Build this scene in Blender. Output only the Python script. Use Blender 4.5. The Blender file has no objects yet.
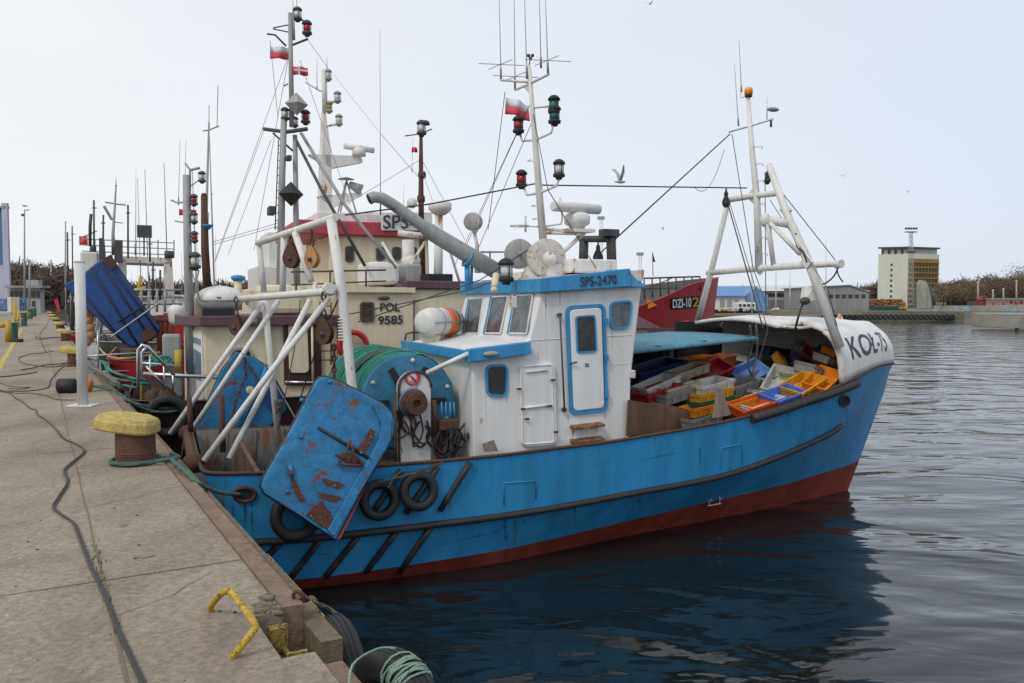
import bpy, bmesh, math, random
from mathutils import Vector, Matrix
R = math.radians
random.seed(7)
scene = bpy.context.scene
COL = scene.collection
# ---------------------------------------------------------------- camera
CAMH = 3.75; FPX = 826.0; PITCH = math.atan((341.5-302)/FPX)
cam_d = bpy.data.cameras.new('camera'); cam = bpy.data.objects.new('camera', cam_d); COL.objects.link(cam)
cam_d.sensor_width = 36; cam_d.lens = FPX/1024*36; cam_d.clip_start = .05; cam_d.clip_end = 8000
cam.location = (0, 0, CAMH); cam.rotation_euler = (math.pi/2-PITCH, 0, 0)
scene.camera = cam
# ---------------------------------------------------------------- world: thin overcast over a clear sky
SUN_EL, SUN_AZ = R(48), R(215)     # azimuth clockwise from +Y
w = bpy.data.worlds.new('World'); scene.world = w; w.use_nodes = True
nt = w.node_tree; nt.nodes.clear(); N = nt.nodes.new; Lk = nt.links.new
out = N('ShaderNodeOutputWorld'); bg = N('ShaderNodeBackground'); sky = N('ShaderNodeTexSky')
sky.sky_type = 'NISHITA'; sky.sun_disc = False; sky.sun_elevation = SUN_EL; sky.sun_rotation = SUN_AZ
sky.altitude = 0; sky.air_density = 1.0; sky.dust_density = 2.0
tc = N('ShaderNodeTexCoord'); mp = N('ShaderNodeMapping'); mp.inputs['Scale'].default_value = (1.2, 1.2, 5.0)
mp.inputs['Rotation'].default_value = (0, R(8), 0)
Lk(tc.outputs['Generated'], mp.inputs['Vector'])
no = N('ShaderNodeTexNoise'); no.inputs['Scale'].default_value = 1.3; no.inputs['Detail'].default_value = 4; no.inputs['Roughness'].default_value = .45
Lk(mp.outputs['Vector'], no.inputs['Vector'])
cr = N('ShaderNodeValToRGB'); cr.color_ramp.elements[0].position = .3; cr.color_ramp.elements[1].position = .75
cr.color_ramp.elements[0].color = (8.6, 8.8, 9.15, 1); cr.color_ramp.elements[1].color = (9.6, 9.7, 9.8, 1)
Lk(no.outputs['Fac'], cr.inputs['Fac'])
# cloud sheet is whiter to the left (-X) and thins to blue on the right
sx = N('ShaderNodeSeparateXYZ'); Lk(tc.outputs['Generated'], sx.inputs['Vector'])
mr = N('ShaderNodeMapRange'); mr.inputs['From Min'].default_value = -.6; mr.inputs['From Max'].default_value = .65
mr.inputs['To Min'].default_value = 0; mr.inputs['To Max'].default_value = 1.0; Lk(sx.outputs['X'], mr.inputs['Value'])
thin = N('ShaderNodeMix'); thin.data_type = 'RGBA'; thin.inputs['B'].default_value = (7.1, 7.75, 8.9, 1)
Lk(mr.outputs['Result'], thin.inputs['Factor']); Lk(cr.outputs['Color'], thin.inputs['A'])
mx = N('ShaderNodeMix'); mx.data_type = 'RGBA'; mx.inputs['Factor'].default_value = .9
Lk(sky.outputs['Color'], mx.inputs['A']); Lk(thin.outputs['Result'], mx.inputs['B'])
bg.inputs['Strength'].default_value = .1
Lk(mx.outputs['Result'], bg.inputs['Color']); Lk(bg.outputs['Background'], out.inputs['Surface'])
sd = bpy.data.lights.new('sun', 'SUN'); sun = bpy.data.objects.new('sun', sd); COL.objects.link(sun)
sd.energy = 1.3; sd.angle = R(14); sd.color = (1, .96, .9)
dirv = Vector((math.sin(SUN_AZ)*math.cos(SUN_EL), math.cos(SUN_AZ)*math.cos(SUN_EL), math.sin(SUN_EL)))
sun.rotation_euler = dirv.to_track_quat('Z', 'Y').to_euler()
vs = scene.view_settings; vs.view_transform = 'Standard'; vs.look = 'None'; vs.exposure = .08; vs.gamma = 1
# ---------------------------------------------------------------- frames
# The moored boats lie side by side in one direction: u runs stern to bow, v towards the far boats, z up from the water.
AB = R(23); AX, AY = math.cos(AB), math.sin(AB); BX, BY = -3.876, 11.841
cp, sp = math.cos(PITCH), math.sin(PITCH)
def ray(px, py):
    x = (px-512)/FPX; y = (341.5-py)/FPX
    return Vector((x, cp+y*sp, -sp+y*cp))
EYE = Vector((0, 0, CAMH))
def Z(px, py, z): r = ray(px, py); return EYE+r*((z-CAMH)/r.z)
def D(px, py, d): r = ray(px, py); return EYE+r*(d/r.y)
def V(px, py, v):
    r = ray(px, py); t = (v-(BX*AY-BY*AX))/(-r.x*AY+r.y*AX); return EYE+r*t
def U(px, py, u):
    r = ray(px, py); t = (u+(BX*AX+BY*AY))/(r.x*AX+r.y*AY); return EYE+r*t
def W(u, v, z=0): return Vector((BX+u*AX-v*AY, BY+u*AY+v*AX, z))
def uvz(p): dx, dy = p.x-BX, p.y-BY; return (dx*AX+dy*AY, -dx*AY+dy*AX, p.z)
EU = Vector((AX, AY, 0)); EV = Vector((-AY, AX, 0)); EZ = Vector((0, 0, 1))
QD = Vector((-.4978, .8673, 0)); QN = Vector((.8673, .4978, 0)); QE = 1.25; QZ = 2.05
def Q(n, q, z=QZ): return QN*n+QD*q+Vector((0, 0, z))     # quay frame: n across (edge at QE), q along
# ---------------------------------------------------------------- materials
MATS = {}
def nodes(m):
    m.use_nodes = True; t = m.node_tree; return t, t.nodes.new, t.links.new, t.nodes['Principled BSDF']
def paint(name, c, rough=.45, dirt=.35, rust=.0, metal=0, scale=3.0, bump=.15, rustc=(.16, .05, .02), streak=True, c2=None, bs=None):
    if name in MATS: return MATS[name]
    m = bpy.data.materials.new(name); t, N, L, b = nodes(m)
    tc = N('ShaderNodeTexCoord'); mp = N('ShaderNodeMapping'); L(tc.outputs['Object'], mp.inputs['Vector'])
    mp.inputs['Scale'].default_value = (1, 1, .22 if streak else 1)
    n1 = N('ShaderNodeTexNoise'); n1.inputs['Scale'].default_value = scale; n1.inputs['Detail'].default_value = 8; n1.inputs['Roughness'].default_value = .65
    L(mp.outputs['Vector'], n1.inputs['Vector'])
    r1 = N('ShaderNodeValToRGB'); r1.color_ramp.elements[0].position = .32; r1.color_ramp.elements[1].position = .68
    k = 1-dirt*.75; d = c2 or (c[0]*k, c[1]*k*.98, c[2]*k*.94)
    r1.color_ramp.elements[0].color = (*d, 1); r1.color_ramp.elements[1].color = (*c, 1)
    L(n1.outputs['Fac'], r1.inputs['Fac']); col = r1.outputs['Color']
    # finer runs and grime over the broad fading
    mp4 = N('ShaderNodeMapping'); L(tc.outputs['Object'], mp4.inputs['Vector']); mp4.inputs['Scale'].default_value = (1, 1, .1 if streak else 1); mp4.inputs['Location'].default_value = (7.7, 2.2, 4.1)
    n4 = N('ShaderNodeTexNoise'); n4.inputs['Scale'].default_value = max(3.5, scale*4); n4.inputs['Detail'].default_value = 9; n4.inputs['Roughness'].default_value = .72; L(mp4.outputs['Vector'], n4.inputs['Vector'])
    r4 = N('ShaderNodeValToRGB'); g_ = 1-min(.5, dirt*.62); r4.color_ramp.elements[0].position = .36; r4.color_ramp.elements[1].position = .56
    r4.color_ramp.elements[0].color = (g_, g_*.97, g_*.93, 1); r4.color_ramp.elements[1].color = (1, 1, 1, 1); L(n4.outputs['Fac'], r4.inputs['Fac'])
    m4 = N('ShaderNodeMix'); m4.data_type = 'RGBA'; m4.blend_type = 'MULTIPLY'; m4.inputs['Factor'].default_value = 1; L(col, m4.inputs['A']); L(r4.outputs['Color'], m4.inputs['B']); col = m4.outputs['Result']
    n2 = N('ShaderNodeTexNoise'); n2.inputs['Scale'].default_value = scale*2.3; n2.inputs['Detail'].default_value = 10; n2.inputs['Roughness'].default_value = .7
    if rust > 0:
        mp2 = N('ShaderNodeMapping'); L(tc.outputs['Object'], mp2.inputs['Vector']); mp2.inputs['Scale'].default_value = (1, 1, .35 if streak else 1); mp2.inputs['Location'].default_value = (3.1, 5.7, 1.3)
        L(mp2.outputs['Vector'], n2.inputs['Vector'])
        r2 = N('ShaderNodeValToRGB'); p = .69-.30*rust
        r2.color_ramp.elements[0].position = p; r2.color_ramp.elements[1].position = p+.05
        r2.color_ramp.elements[0].color = (0, 0, 0, 1); r2.color_ramp.elements[1].color = (1, 1, 1, 1)
        L(n2.outputs['Fac'], r2.inputs['Fac'])
        mx = N('ShaderNodeMix'); mx.data_type = 'RGBA'; L(r2.outputs['Color'], mx.inputs['Factor']); L(col, mx.inputs['A']); mx.inputs['B'].default_value = (*rustc, 1)
        col = mx.outputs['Result']
    else: L(tc.outputs['Object'], n2.inputs['Vector'])
    L(col, b.inputs['Base Color']); b.inputs['Metallic'].default_value = metal
    mr = N('ShaderNodeMapRange'); mr.inputs['To Min'].default_value = max(.05, rough-.12); mr.inputs['To Max'].default_value = min(1, rough+.2)
    L(n1.outputs['Fac'], mr.inputs['Value']); L(mr.outputs['Result'], b.inputs['Roughness'])
    if bump:
        n3 = N('ShaderNodeTexNoise'); n3.inputs['Scale'].default_value = bs or scale*6; n3.inputs['Detail'].default_value = 6; L(tc.outputs['Object'], n3.inputs['Vector'])
        bp = N('ShaderNodeBump'); bp.inputs['Strength'].default_value = bump; bp.inputs['Distance'].default_value = .02
        L(n3.outputs['Fac'], bp.inputs['Height']); L(bp.outputs['Normal'], b.inputs['Normal'])
    MATS[name] = m; return m
def flat(name, c, rough=.5, metal=0, emit=0, spec=.5):
    if name in MATS: return MATS[name]
    m = bpy.data.materials.new(name); t, N, L, b = nodes(m)
    b.inputs['Base Color'].default_value = (*c, 1); b.inputs['Roughness'].default_value = rough; b.inputs['Metallic'].default_value = metal
    b.inputs['Specular IOR Level'].default_value = spec
    if emit: b.inputs['Emission Color'].default_value = (*c, 1); b.inputs['Emission Strength'].default_value = emit
    MATS[name] = m; return m
mBLUE = paint('hull_blue', (.030, .295, .60), .36, .30, .2, scale=1.1, bump=.12, bs=3)
mBLUE2 = paint('trim_blue', (.04, .30, .60), .4, .25, .2, scale=4)
mBOARD = paint('board_blue', (.025, .24, .50), .5, .5, .42, scale=2.4, bump=.3, streak=False)
mTEAL = paint('roof_turquoise', (.09, .30, .40), .7, .45, .3, scale=3)
mRED = paint('bottom_red', (.30, .055, .035), .55, .5, .12, scale=1.5, rustc=(.07, .03, .02))
mWHITE = paint('white_paint', (.76, .77, .77), .42, .16, .13, scale=1.4, bump=.1, rustc=(.42, .26, .13), bs=4)
mWHITER = paint('white_paint_rusty', (.72, .71, .69), .45, .2, .42, scale=2.5, rustc=(.36, .17, .07))
mWHITEG = paint('gantry_white', (.72, .72, .70), .5, .2, .26, scale=5, rustc=(.28, .13, .07))
mCREAM = paint('cream_paint', (.72, .64, .47), .5, .18, .05, scale=1.5, rustc=(.35, .2, .1))
mGREY = paint('grey_paint', (.36, .37, .37), .5, .3, .08, scale=5)
mDGREY = paint('dark_steel', (.07, .072, .075), .55, .4, .15, scale=5)
mBLACK = paint('black_rubber', (.018, .018, .019), .6, .3, 0, scale=6)
mRAIL = paint('black_rail', (.03, .027, .026), .55, .3, .25, scale=4, rustc=(.09, .05, .035))
mRUST = paint('rusty_steel', (.12, .055, .035), .8, .5, .3, scale=7, rustc=(.05, .03, .025), bump=.4, streak=False)
mBROWN = paint('brown_board', (.16, .085, .05), .65, .5, .1, scale=4, rustc=(.05, .03, .02))
mWOOD = paint('grey_wood', (.30, .26, .21), .8, .5, 0, scale=5)
mPURPLE = paint('maroon_trim', (.12, .06, .075), .5, .3, .05, scale=2)
mMAROON = paint('dark_hull', (.035, .014, .016), .4, .4, .1, scale=2)
mREDP = paint('red_paint', (.42, .022, .028), .42, .25, .06, scale=1.5, rustc=(.14, .03, .02))
mPINK = paint('faded_red', (.46, .06, .085), .5, .3, .05, scale=2)
mYEL = paint('yellow_paint', (.62, .42, .04), .55, .45, .25, scale=9, rustc=(.12, .07, .03), bump=.3)
mPALEY = paint('pale_yellow_paint', (.60, .47, .14), .75, .5, .4, scale=8, rustc=(.3, .24, .12), bump=.5, streak=False)
mNET = paint('green_net', (.03, .34, .25), .85, .6, 0, scale=14, bump=1.0, streak=False)
mROPE = paint('green_rope', (.10, .20, .17), .85, .5, 0, scale=20, bump=.8, streak=False)
mROPEG = paint('grey_rope', (.20, .19, .16), .9, .5, 0, scale=20, bump=.8, streak=False)
mWIRE = flat('wire', (.045, .045, .05), .5, .3)
mWIREL = flat('pale_wire', (.28, .28, .29), .5, .3)
mSTEEL = flat('stainless', (.55, .56, .58), .28, .9)
mGLASS = paint('window_glass', (.012, .015, .018), .08, .8, 0, scale=2.5, bump=.05, streak=False, c2=(.05, .045, .045))
mGLASSL = paint('sky_lit_glass', (.16, .19, .21), .08, .8, 0, scale=2.2, bump=.04, streak=False, c2=(.03, .03, .035))  # sky reflection put into the base colour of these panes
mCABLE = flat('cable_black', (.03, .03, .032), .6)
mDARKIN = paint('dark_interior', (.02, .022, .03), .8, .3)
mTXT = flat('lettering_black', (.03, .035, .05), .5)
mTXTW = flat('lettering_white', (.8, .8, .78), .5)
mORANGE = paint('orange_plastic', (.70, .20, .02), .45, .3, 0, scale=6)
mREDG = flat('red_lamp_glass', (.35, .02, .03), .2)
mGREENG = flat('green_lamp_glass', (.02, .16, .14), .2)
mAMBER = flat('amber_glass', (.85, .30, .01), .2)
mCLEAR = flat('pale_lamp_glass', (.6, .62, .6), .15)
mGREENC = paint('dark_green', (.02, .10, .07), .5, .3)
def worn(name, c, lo=.42, hi=.62):     # a stain with ragged, broken edges over the paint below
    m = paint(name, c, .8, .5, 0, scale=16, bump=.1); t = m.node_tree; N, L = t.nodes.new, t.links.new; b = t.nodes['Principled BSDF']
    tc = N('ShaderNodeTexCoord'); mp = N('ShaderNodeMapping'); mp.inputs['Scale'].default_value = (1, 1, .3); L(tc.outputs['Object'], mp.inputs['Vector'])
    n = N('ShaderNodeTexNoise'); n.inputs['Scale'].default_value = 34; n.inputs['Detail'].default_value = 6; n.inputs['Roughness'].default_value = .7; L(mp.outputs['Vector'], n.inputs['Vector'])
    mr = N('ShaderNodeMapRange'); mr.inputs['From Min'].default_value = lo; mr.inputs['From Max'].default_value = hi; mr.inputs['To Max'].default_value = .75; L(n.outputs['Fac'], mr.inputs['Value']); L(mr.outputs['Result'], b.inputs['Alpha']); return m
mPLW = paint('white_plastic', (.72, .72, .70), .4, .15, 0, scale=3)
# ---------------------------------------------------------------- mesh builder (everything authored in world coordinates)
def frame(d):
    d = Vector(d).normalized(); a = Vector((0, 0, 1)) if abs(d.z) < .95 else Vector((1, 0, 0))
    x = d.cross(a).normalized(); return x, x.cross(d).normalized(), d
def catmull(P, n=6):
    P = [Vector(p) for p in P]; o = []
    for i in range(len(P)-1):
        a = P[max(i-1, 0)]; b = P[i]; c = P[i+1]; d = P[min(i+2, len(P)-1)]
        for k in range(n):
            t = k/n; o.append(.5*((2*b)+(c-a)*t+(2*a-5*b+4*c-d)*t*t+(3*b-a-3*c+d)*t*t*t))
    o.append(P[-1]); return o
TK = 1.0     # wall-to-wall thickness factor for the pipework being built
class MB:
    def __init__(s): s.v = []; s.f = []; s.sm = []; s.mi = []; s.cur = 0
    def add(s, vs, fs, sm=False):
        b = len(s.v); s.v += [Vector(p) for p in vs]
        for f in fs: s.f.append([b+i for i in f]); s.sm.append(sm); s.mi.append(s.cur)
        return s
    def hexa(s, p): return s.add(p, [(0, 3, 2, 1), (4, 5, 6, 7), (0, 1, 5, 4), (1, 2, 6, 5), (2, 3, 7, 6), (3, 0, 4, 7)])
    def box(s, c, size, X=(1, 0, 0), Y=(0, 1, 0), Zv=(0, 0, 1)):
        c = Vector(c); X = Vector(X)*size[0]/2; Y = Vector(Y)*size[1]/2; Zv = Vector(Zv)*size[2]/2
        return s.hexa([c-X-Y-Zv, c+X-Y-Zv, c+X+Y-Zv, c-X+Y-Zv, c-X-Y+Zv, c+X-Y+Zv, c+X+Y+Zv, c-X+Y+Zv])
    def ub(s, u0, u1, v0, v1, z0, z1): return s.hexa([W(u0, v0, z0), W(u1, v0, z0), W(u1, v1, z0), W(u0, v1, z0), W(u0, v0, z1), W(u1, v0, z1), W(u1, v1, z1), W(u0, v1, z1)])
    def tube(s, P, r, n=8, cap=True, closed=False):
        P = [Vector(p) for p in P]; m = len(P); rs = [q*TK for q in r] if isinstance(r, (list, tuple)) else [r*TK]*m
        vs = []; x = None
        for i, p in enumerate(P):
            if closed: d = P[(i+1) % m]-P[i-1]
            else: d = P[min(i+1, m-1)]-P[max(i-1, 0)]
            if d.length < 1e-9: d = Vector((0, 0, 1))
            d.normalize()
            if x is None: x = frame(d)[0]; y = d.cross(x)
            else:
                x = (x-d*x.dot(d)); x = x.normalized() if x.length > 1e-6 else frame(d)[0]
                y = d.cross(x)
            for k in range(n):
                a = 2*math.pi*k/n; vs.append(p+(x*math.cos(a)+y*math.sin(a))*rs[i])
        fs = []; q = m if closed else m-1
        for i in range(q):
            j = (i+1) % m
            for k in range(n): fs.append((i*n+k, i*n+(k+1) % n, j*n+(k+1) % n, j*n+k))
        s.add(vs, fs, n > 4)
        if cap and not closed:
            b = len(s.v)-m*n
            for rg in ([b+k for k in range(n)][::-1], [b+(m-1)*n+k for k in range(n)]): s.f.append(rg); s.sm.append(False); s.mi.append(s.cur)
        return s
    def lathe(s, o, ax, prof, n=20, sm=True):
        o = Vector(o); x, y, d = frame(ax); vs = []
        for r, h in prof:
            for k in range(n): a = 2*math.pi*k/n; vs.append(o+d*h+(x*math.cos(a)+y*math.sin(a))*max(r, .0005))
        fs = [(i*n+k, i*n+(k+1) % n, (i+1)*n+(k+1) % n, (i+1)*n+k) for i in range(len(prof)-1) for k in range(n)]
        fs += [tuple(range(n))[::-1], tuple((len(prof)-1)*n+k for k in range(n))]
        return s.add(vs, fs, sm)
    def ell(s, c, r, X=(1, 0, 0), Y=(0, 1, 0), Zv=(0, 0, 1), n=14, m=9, jit=0):
        c = Vector(c); X = Vector(X); Y = Vector(Y); Zv = Vector(Zv); vs = []
        for i in range(m+1):
            t = math.pi*i/m
            for k in range(n):
                a = 2*math.pi*k/n; j = 1+random.uniform(-jit, jit)
                vs.append(c+(X*math.cos(a)*r[0]+Y*math.sin(a)*r[1])*max(math.sin(t), .01)*j+Zv*math.cos(t)*r[2]*j)
        fs = [(i*n+k, i*n+(k+1) % n, (i+1)*n+(k+1) % n, (i+1)*n+k) for i in range(m) for k in range(n)]
        return s.add(vs, fs, True)
    def torus(s, c, ax, Rr, r, n=28, m=10, sy=1.0):
        x, y, d = frame(ax); c = Vector(c)
        return s.tube([c+(x*math.cos(2*math.pi*k/n)+y*sy*math.sin(2*math.pi*k/n))*Rr for k in range(n)], r, m, closed=True)
    def prism(s, P, ext):
        P = [Vector(p) for p in P]; e = Vector(ext); n = len(P)
        return s.add(P+[p+e for p in P], [tuple(range(n))[::-1], tuple(range(n, 2*n))]+[(i, (i+1) % n, n+(i+1) % n, n+i) for i in range(n)])
    def grid(s, rows, sm=True, close=False):
        n = len(rows[0]); vs = [p for r in rows for p in r]
        fs = [(i*n+k, i*n+(k+1) % n, (i+1)*n+(k+1) % n, (i+1)*n+k) for i in range(len(rows)-1) for k in range(n if close else n-1)]
        return s.add(vs, fs, sm)
    def quad(s, *P): return s.add(P, [tuple(range(len(P)))])
    def build(s, name, mat, parent=None, bevel=0, solid=0, rot=None, origin=None, sub=0, fixn=True):
        if parent is None:
            xs = [p.x for p in s.v]; ys = [p.y for p in s.v]; zs = [p.z for p in s.v]
            o = Vector(origin) if origin is not None else Vector(((min(xs)+max(xs))/2, (min(ys)+max(ys))/2, min(zs)))
            M = Matrix.Translation(o)@Matrix.Rotation(rot or 0, 4, 'Z')
        else: M = ROOTM[parent.name]
        Mi = M.inverted(); me = bpy.data.meshes.new(name)
        me.from_pydata([Mi@p for p in s.v], [], s.f)
        me.polygons.foreach_set('use_smooth', s.sm); me.polygons.foreach_set('material_index', s.mi)
        if fixn:
            bm = bmesh.new(); bm.from_mesh(me); bmesh.ops.recalc_face_normals(bm, faces=bm.faces); bm.to_mesh(me); bm.free()
        for m in (mat if isinstance(mat, (list, tuple)) else [mat]): me.materials.append(m)
        o = bpy.data.objects.new(name, me); COL.objects.link(o)
        if parent is None: o.matrix_world = M
        else: o.parent = parent
        ROOTM[o.name] = M
        if bevel: md = o.modifiers.new('bevel', 'BEVEL'); md.width = bevel; md.segments = 2; md.limit_method = 'ANGLE'; md.angle_limit = R(40)
        if solid: md = o.modifiers.new('thick', 'SOLIDIFY'); md.thickness = solid; md.offset = 0
        return o
ROOTM = {}
def tag(o, label=None, cat=None, group=None, kind=None):
    if label: o['label'] = label
    if cat: o['category'] = cat
    if group: o['group'] = group
    if kind: o['kind'] = kind
    return o
def thing(name, label, cat, loc, rot=0, group=None):
    o = bpy.data.objects.new(name, None); COL.objects.link(o); o.empty_display_size = .2
    o.location = loc; o.rotation_euler = (0, 0, rot); ROOTM[o.name] = Matrix.Translation(Vector(loc))@Matrix.Rotation(rot, 4, 'Z')
    return tag(o, label, cat, group)
def dup(o, loc, rot=None, label=None, group=None, scale=None, parent=None):
    c = o.copy(); COL.objects.link(c)
    if parent is not None: c.parent = parent
    else:
        c.location = loc
        if rot is not None: c.rotation_euler = (0, 0, rot)
        if scale: c.scale = (scale,)*3
        if label: c['label'] = label
        if group: c['group'] = group
    for ch in list(o.children): dup(ch, None, parent=c)
    return c
# writing: returns flattened glyph triangles in text units (cap height about 1)
def glyphs(txt, bold=0, squeeze=1.0, gap=1.0):
    cu = bpy.data.curves.new('t', 'FONT'); cu.body = txt; cu.size = 1.0; cu.offset = bold; cu.space_character = gap; cu.resolution_u = 6
    ob = bpy.data.objects.new('t', cu); COL.objects.link(ob); dg = bpy.context.evaluated_depsgraph_get()
    me = bpy.data.meshes.new_from_object(ob.evaluated_get(dg))
    bm = bmesh.new(); bm.from_mesh(me); bmesh.ops.triangulate(bm, faces=bm.faces)
    for _ in range(2): bmesh.ops.subdivide_edges(bm, edges=[e for e in bm.edges if e.calc_length() > .22], cuts=1)
    bmesh.ops.triangulate(bm, faces=bm.faces)
    vs = [(v.co.x, v.co.y) for v in bm.verts]; fs = [[v.index for v in f.verts] for f in bm.faces]; bm.free()
    bpy.data.objects.remove(ob); bpy.data.curves.remove(cu); bpy.data.meshes.remove(me)
    x0 = min(v[0] for v in vs); x1 = max(v[0] for v in vs); y0 = min(v[1] for v in vs); y1 = max(v[1] for v in vs)
    return [((v[0]-x0)/(x1-x0), (v[1]-y0)/(y1-y0)) for v in vs], fs
def text_on(mb, txt, f, bold=0, gap=1.0):
    """f(s,t) -> world point for s,t in 0..1 across the word's box"""
    vs, fs = glyphs(txt, bold, gap=gap); mb.add([f(a, b) for a, b in vs], fs); return mb
def bil(bl, br, tr, tl, lift):
    bl, br, tr, tl = map(Vector, (bl, br, tr, tl)); n = (br-bl).cross(tl-bl).normalized()*lift
    return lambda s, t: bl*(1-s)*(1-t)+br*s*(1-t)+tr*s*t+tl*(1-s)*t+n
# ================================================================ SETTING
def mat_water():
    m = bpy.data.materials.new('harbour_water'); t, N, L, b = nodes(m)
    b.inputs['Base Color'].default_value = (.008, .012, .013, 1); b.inputs['Roughness'].default_value = .03; b.inputs['IOR'].default_value = 1.43
    tc = N('ShaderNodeTexCoord'); h = None
    for sc, st, dist, loc in (((.28, .5, 1), .75, .29, 0), ((.9, 2.0, 1), .35, .07, 4), ((4, 8, 1), .25, .008, 9)):
        mp = N('ShaderNodeMapping'); mp.inputs['Scale'].default_value = sc; mp.inputs['Location'].default_value = (loc, loc*2, 0); mp.inputs['Rotation'].default_value = (0, 0, R(14))
        L(tc.outputs['Object'], mp.inputs['Vector'])
        n = N('ShaderNodeTexNoise'); n.inputs['Scale'].default_value = 1; n.inputs['Detail'].default_value = 2.5; n.inputs['Roughness'].default_value = .5; n.inputs['Distortion'].default_value = .6
        L(mp.outputs['Vector'], n.inputs['Vector'])
        bp = N('ShaderNodeBump'); bp.inputs['Strength'].default_value = st; bp.inputs['Distance'].default_value = dist
        L(n.outputs['Fac'], bp.inputs['Height'])
        if h: L(h, bp.inputs['Normal'])
        h = bp.outputs['Normal']
    L(h, b.inputs['Normal']); return m
def mat_concrete(name, c1, c2, c3, sc=1.0, wet=.0):
    m = bpy.data.materials.new(name); t, N, L, b = nodes(m); tc = N('ShaderNodeTexCoord')
    mp = N('ShaderNodeMapping'); L(tc.outputs['Object'], mp.inputs['Vector']); mp.inputs['Rotation'].default_value = (0, 0, R(-29.85)); mp.inputs['Scale'].default_value = (1, .55, 1)
    a = N('ShaderNodeTexNoise'); a.inputs['Scale'].default_value = .9*sc; a.inputs['Detail'].default_value = 9; a.inputs['Roughness'].default_value = .68; a.inputs['Distortion'].default_value = .4; L(mp.outputs['Vector'], a.inputs['Vector'])
    f = N('ShaderNodeTexNoise'); f.inputs['Scale'].default_value = 24*sc; f.inputs['Detail'].default_value = 12; f.inputs['Roughness'].default_value = .8; L(tc.outputs['Object'], f.inputs['Vector'])
    r = N('ShaderNodeValToRGB'); e = r.color_ramp.elements; e[0].position = .34; e[0].color = (*c1, 1); e[1].position = .67; e[1].color = (*c3, 1)
    q = r.color_ramp.elements.new(.5); q.color = (*c2, 1); L(a.outputs['Fac'], r.inputs['Fac'])
    r2 = N('ShaderNodeValToRGB'); r2.color_ramp.elements[0].position = .36; r2.color_ramp.elements[1].position = .62; r2.color_ramp.elements[0].color = (.34, .32, .30, 1); r2.color_ramp.elements[1].color = (1.12, 1.12, 1.1, 1); L(f.outputs['Fac'], r2.inputs['Fac'])
    mx = N('ShaderNodeMix'); mx.data_type = 'RGBA'; mx.blend_type = 'MULTIPLY'; mx.inputs['Factor'].default_value = .75; L(r.outputs['Color'], mx.inputs['A']); L(r2.outputs['Color'], mx.inputs['B'])
    # pale droppings and dark specks
    vo = N('ShaderNodeTexNoise'); vo.inputs['Scale'].default_value = 26*sc; vo.inputs['Detail'].default_value = 2; L(tc.outputs['Object'], vo.inputs['Vector'])
    r3 = N('ShaderNodeValToRGB'); r3.color_ramp.elements[0].position = .72; r3.color_ramp.elements[1].position = .76; r3.color_ramp.elements[0].color = (0, 0, 0, 1); L(vo.outputs['Fac'], r3.inputs['Fac'])
    m2 = N('ShaderNodeMix'); m2.data_type = 'RGBA'; L(r3.outputs['Color'], m2.inputs['Factor']); L(mx.outputs['Result'], m2.inputs['A']); m2.inputs['B'].default_value = (.42, .40, .37, 1)
    r4 = N('ShaderNodeValToRGB'); r4.color_ramp.elements[0].position = .24; r4.color_ramp.elements[1].position = .29; r4.color_ramp.elements[0].color = (1, 1, 1, 1); r4.color_ramp.elements[1].color = (0, 0, 0, 1); L(vo.outputs['Fac'], r4.inputs['Fac'])
    m3 = N('ShaderNodeMix'); m3.data_type = 'RGBA'; L(r4.outputs['Color'], m3.inputs['Factor']); L(m2.outputs['Result'], m3.inputs['A']); m3.inputs['B'].default_value = (.05, .045, .04, 1)
    L(m3.outputs['Result'], b.inputs['Base Color']); b.inputs['Roughness'].default_value = .85
    bp = N('ShaderNodeBump'); bp.inputs['Strength'].default_value = .6; bp.inputs['Distance'].default_value = .012; L(f.outputs['Fac'], bp.inputs['Height'])
    bp2 = N('ShaderNodeBump'); bp2.inputs['Strength'].default_value = .5; bp2.inputs['Distance'].default_value = .03; L(a.outputs['Fac'], bp2.inputs['Height']); L(bp.outputs['Normal'], bp2.inputs['Normal'])
    L(bp2.outputs['Normal'], b.inputs['Normal']); return m
mCON = mat_concrete('quay_concrete', (.205, .165, .122), (.30, .248, .188), (.385, .328, .257))
mCONE = mat_concrete('quay_edge_concrete', (.15, .115, .09), (.22, .18, .14), (.29, .24, .19), 1.6)
mCONF = mat_concrete('far_concrete', (.24, .22, .19), (.34, .32, .28), (.42, .40, .35), .4)
mLAND = mat_concrete('far_ground', (.10, .09, .06), (.16, .15, .11), (.22, .20, .16), .1)
MB().quad((-3000, -200, 0), (3000, -200, 0), (3000, 4000, 0), (-3000, 4000, 0)).build('water', mat_water()); tag(bpy.data.objects['water'], kind='structure')
# quay slab, with a ladder recess cut into its edge
g = MB(); NE = QE-.12
r0, r1 = 3.90, 4.50      # recess along the quay; RN is how deep it goes
RN = .97
def slab(n0, n1, q0, q1, z0, z1): g.hexa([Q(n0, q0, z0), Q(n1, q0, z0), Q(n1, q1, z0), Q(n0, q1, z0), Q(n0, q0, z1), Q(n1, q0, z1), Q(n1, q1, z1), Q(n0, q1, z1)])
slab(-60, RN, -12, 150, -3, QZ); slab(RN, NE, -12, r0, -3, QZ); slab(RN, NE, r1, 150, -3, QZ)
tag(g.build('quay', mCON), kind='structure')
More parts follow.
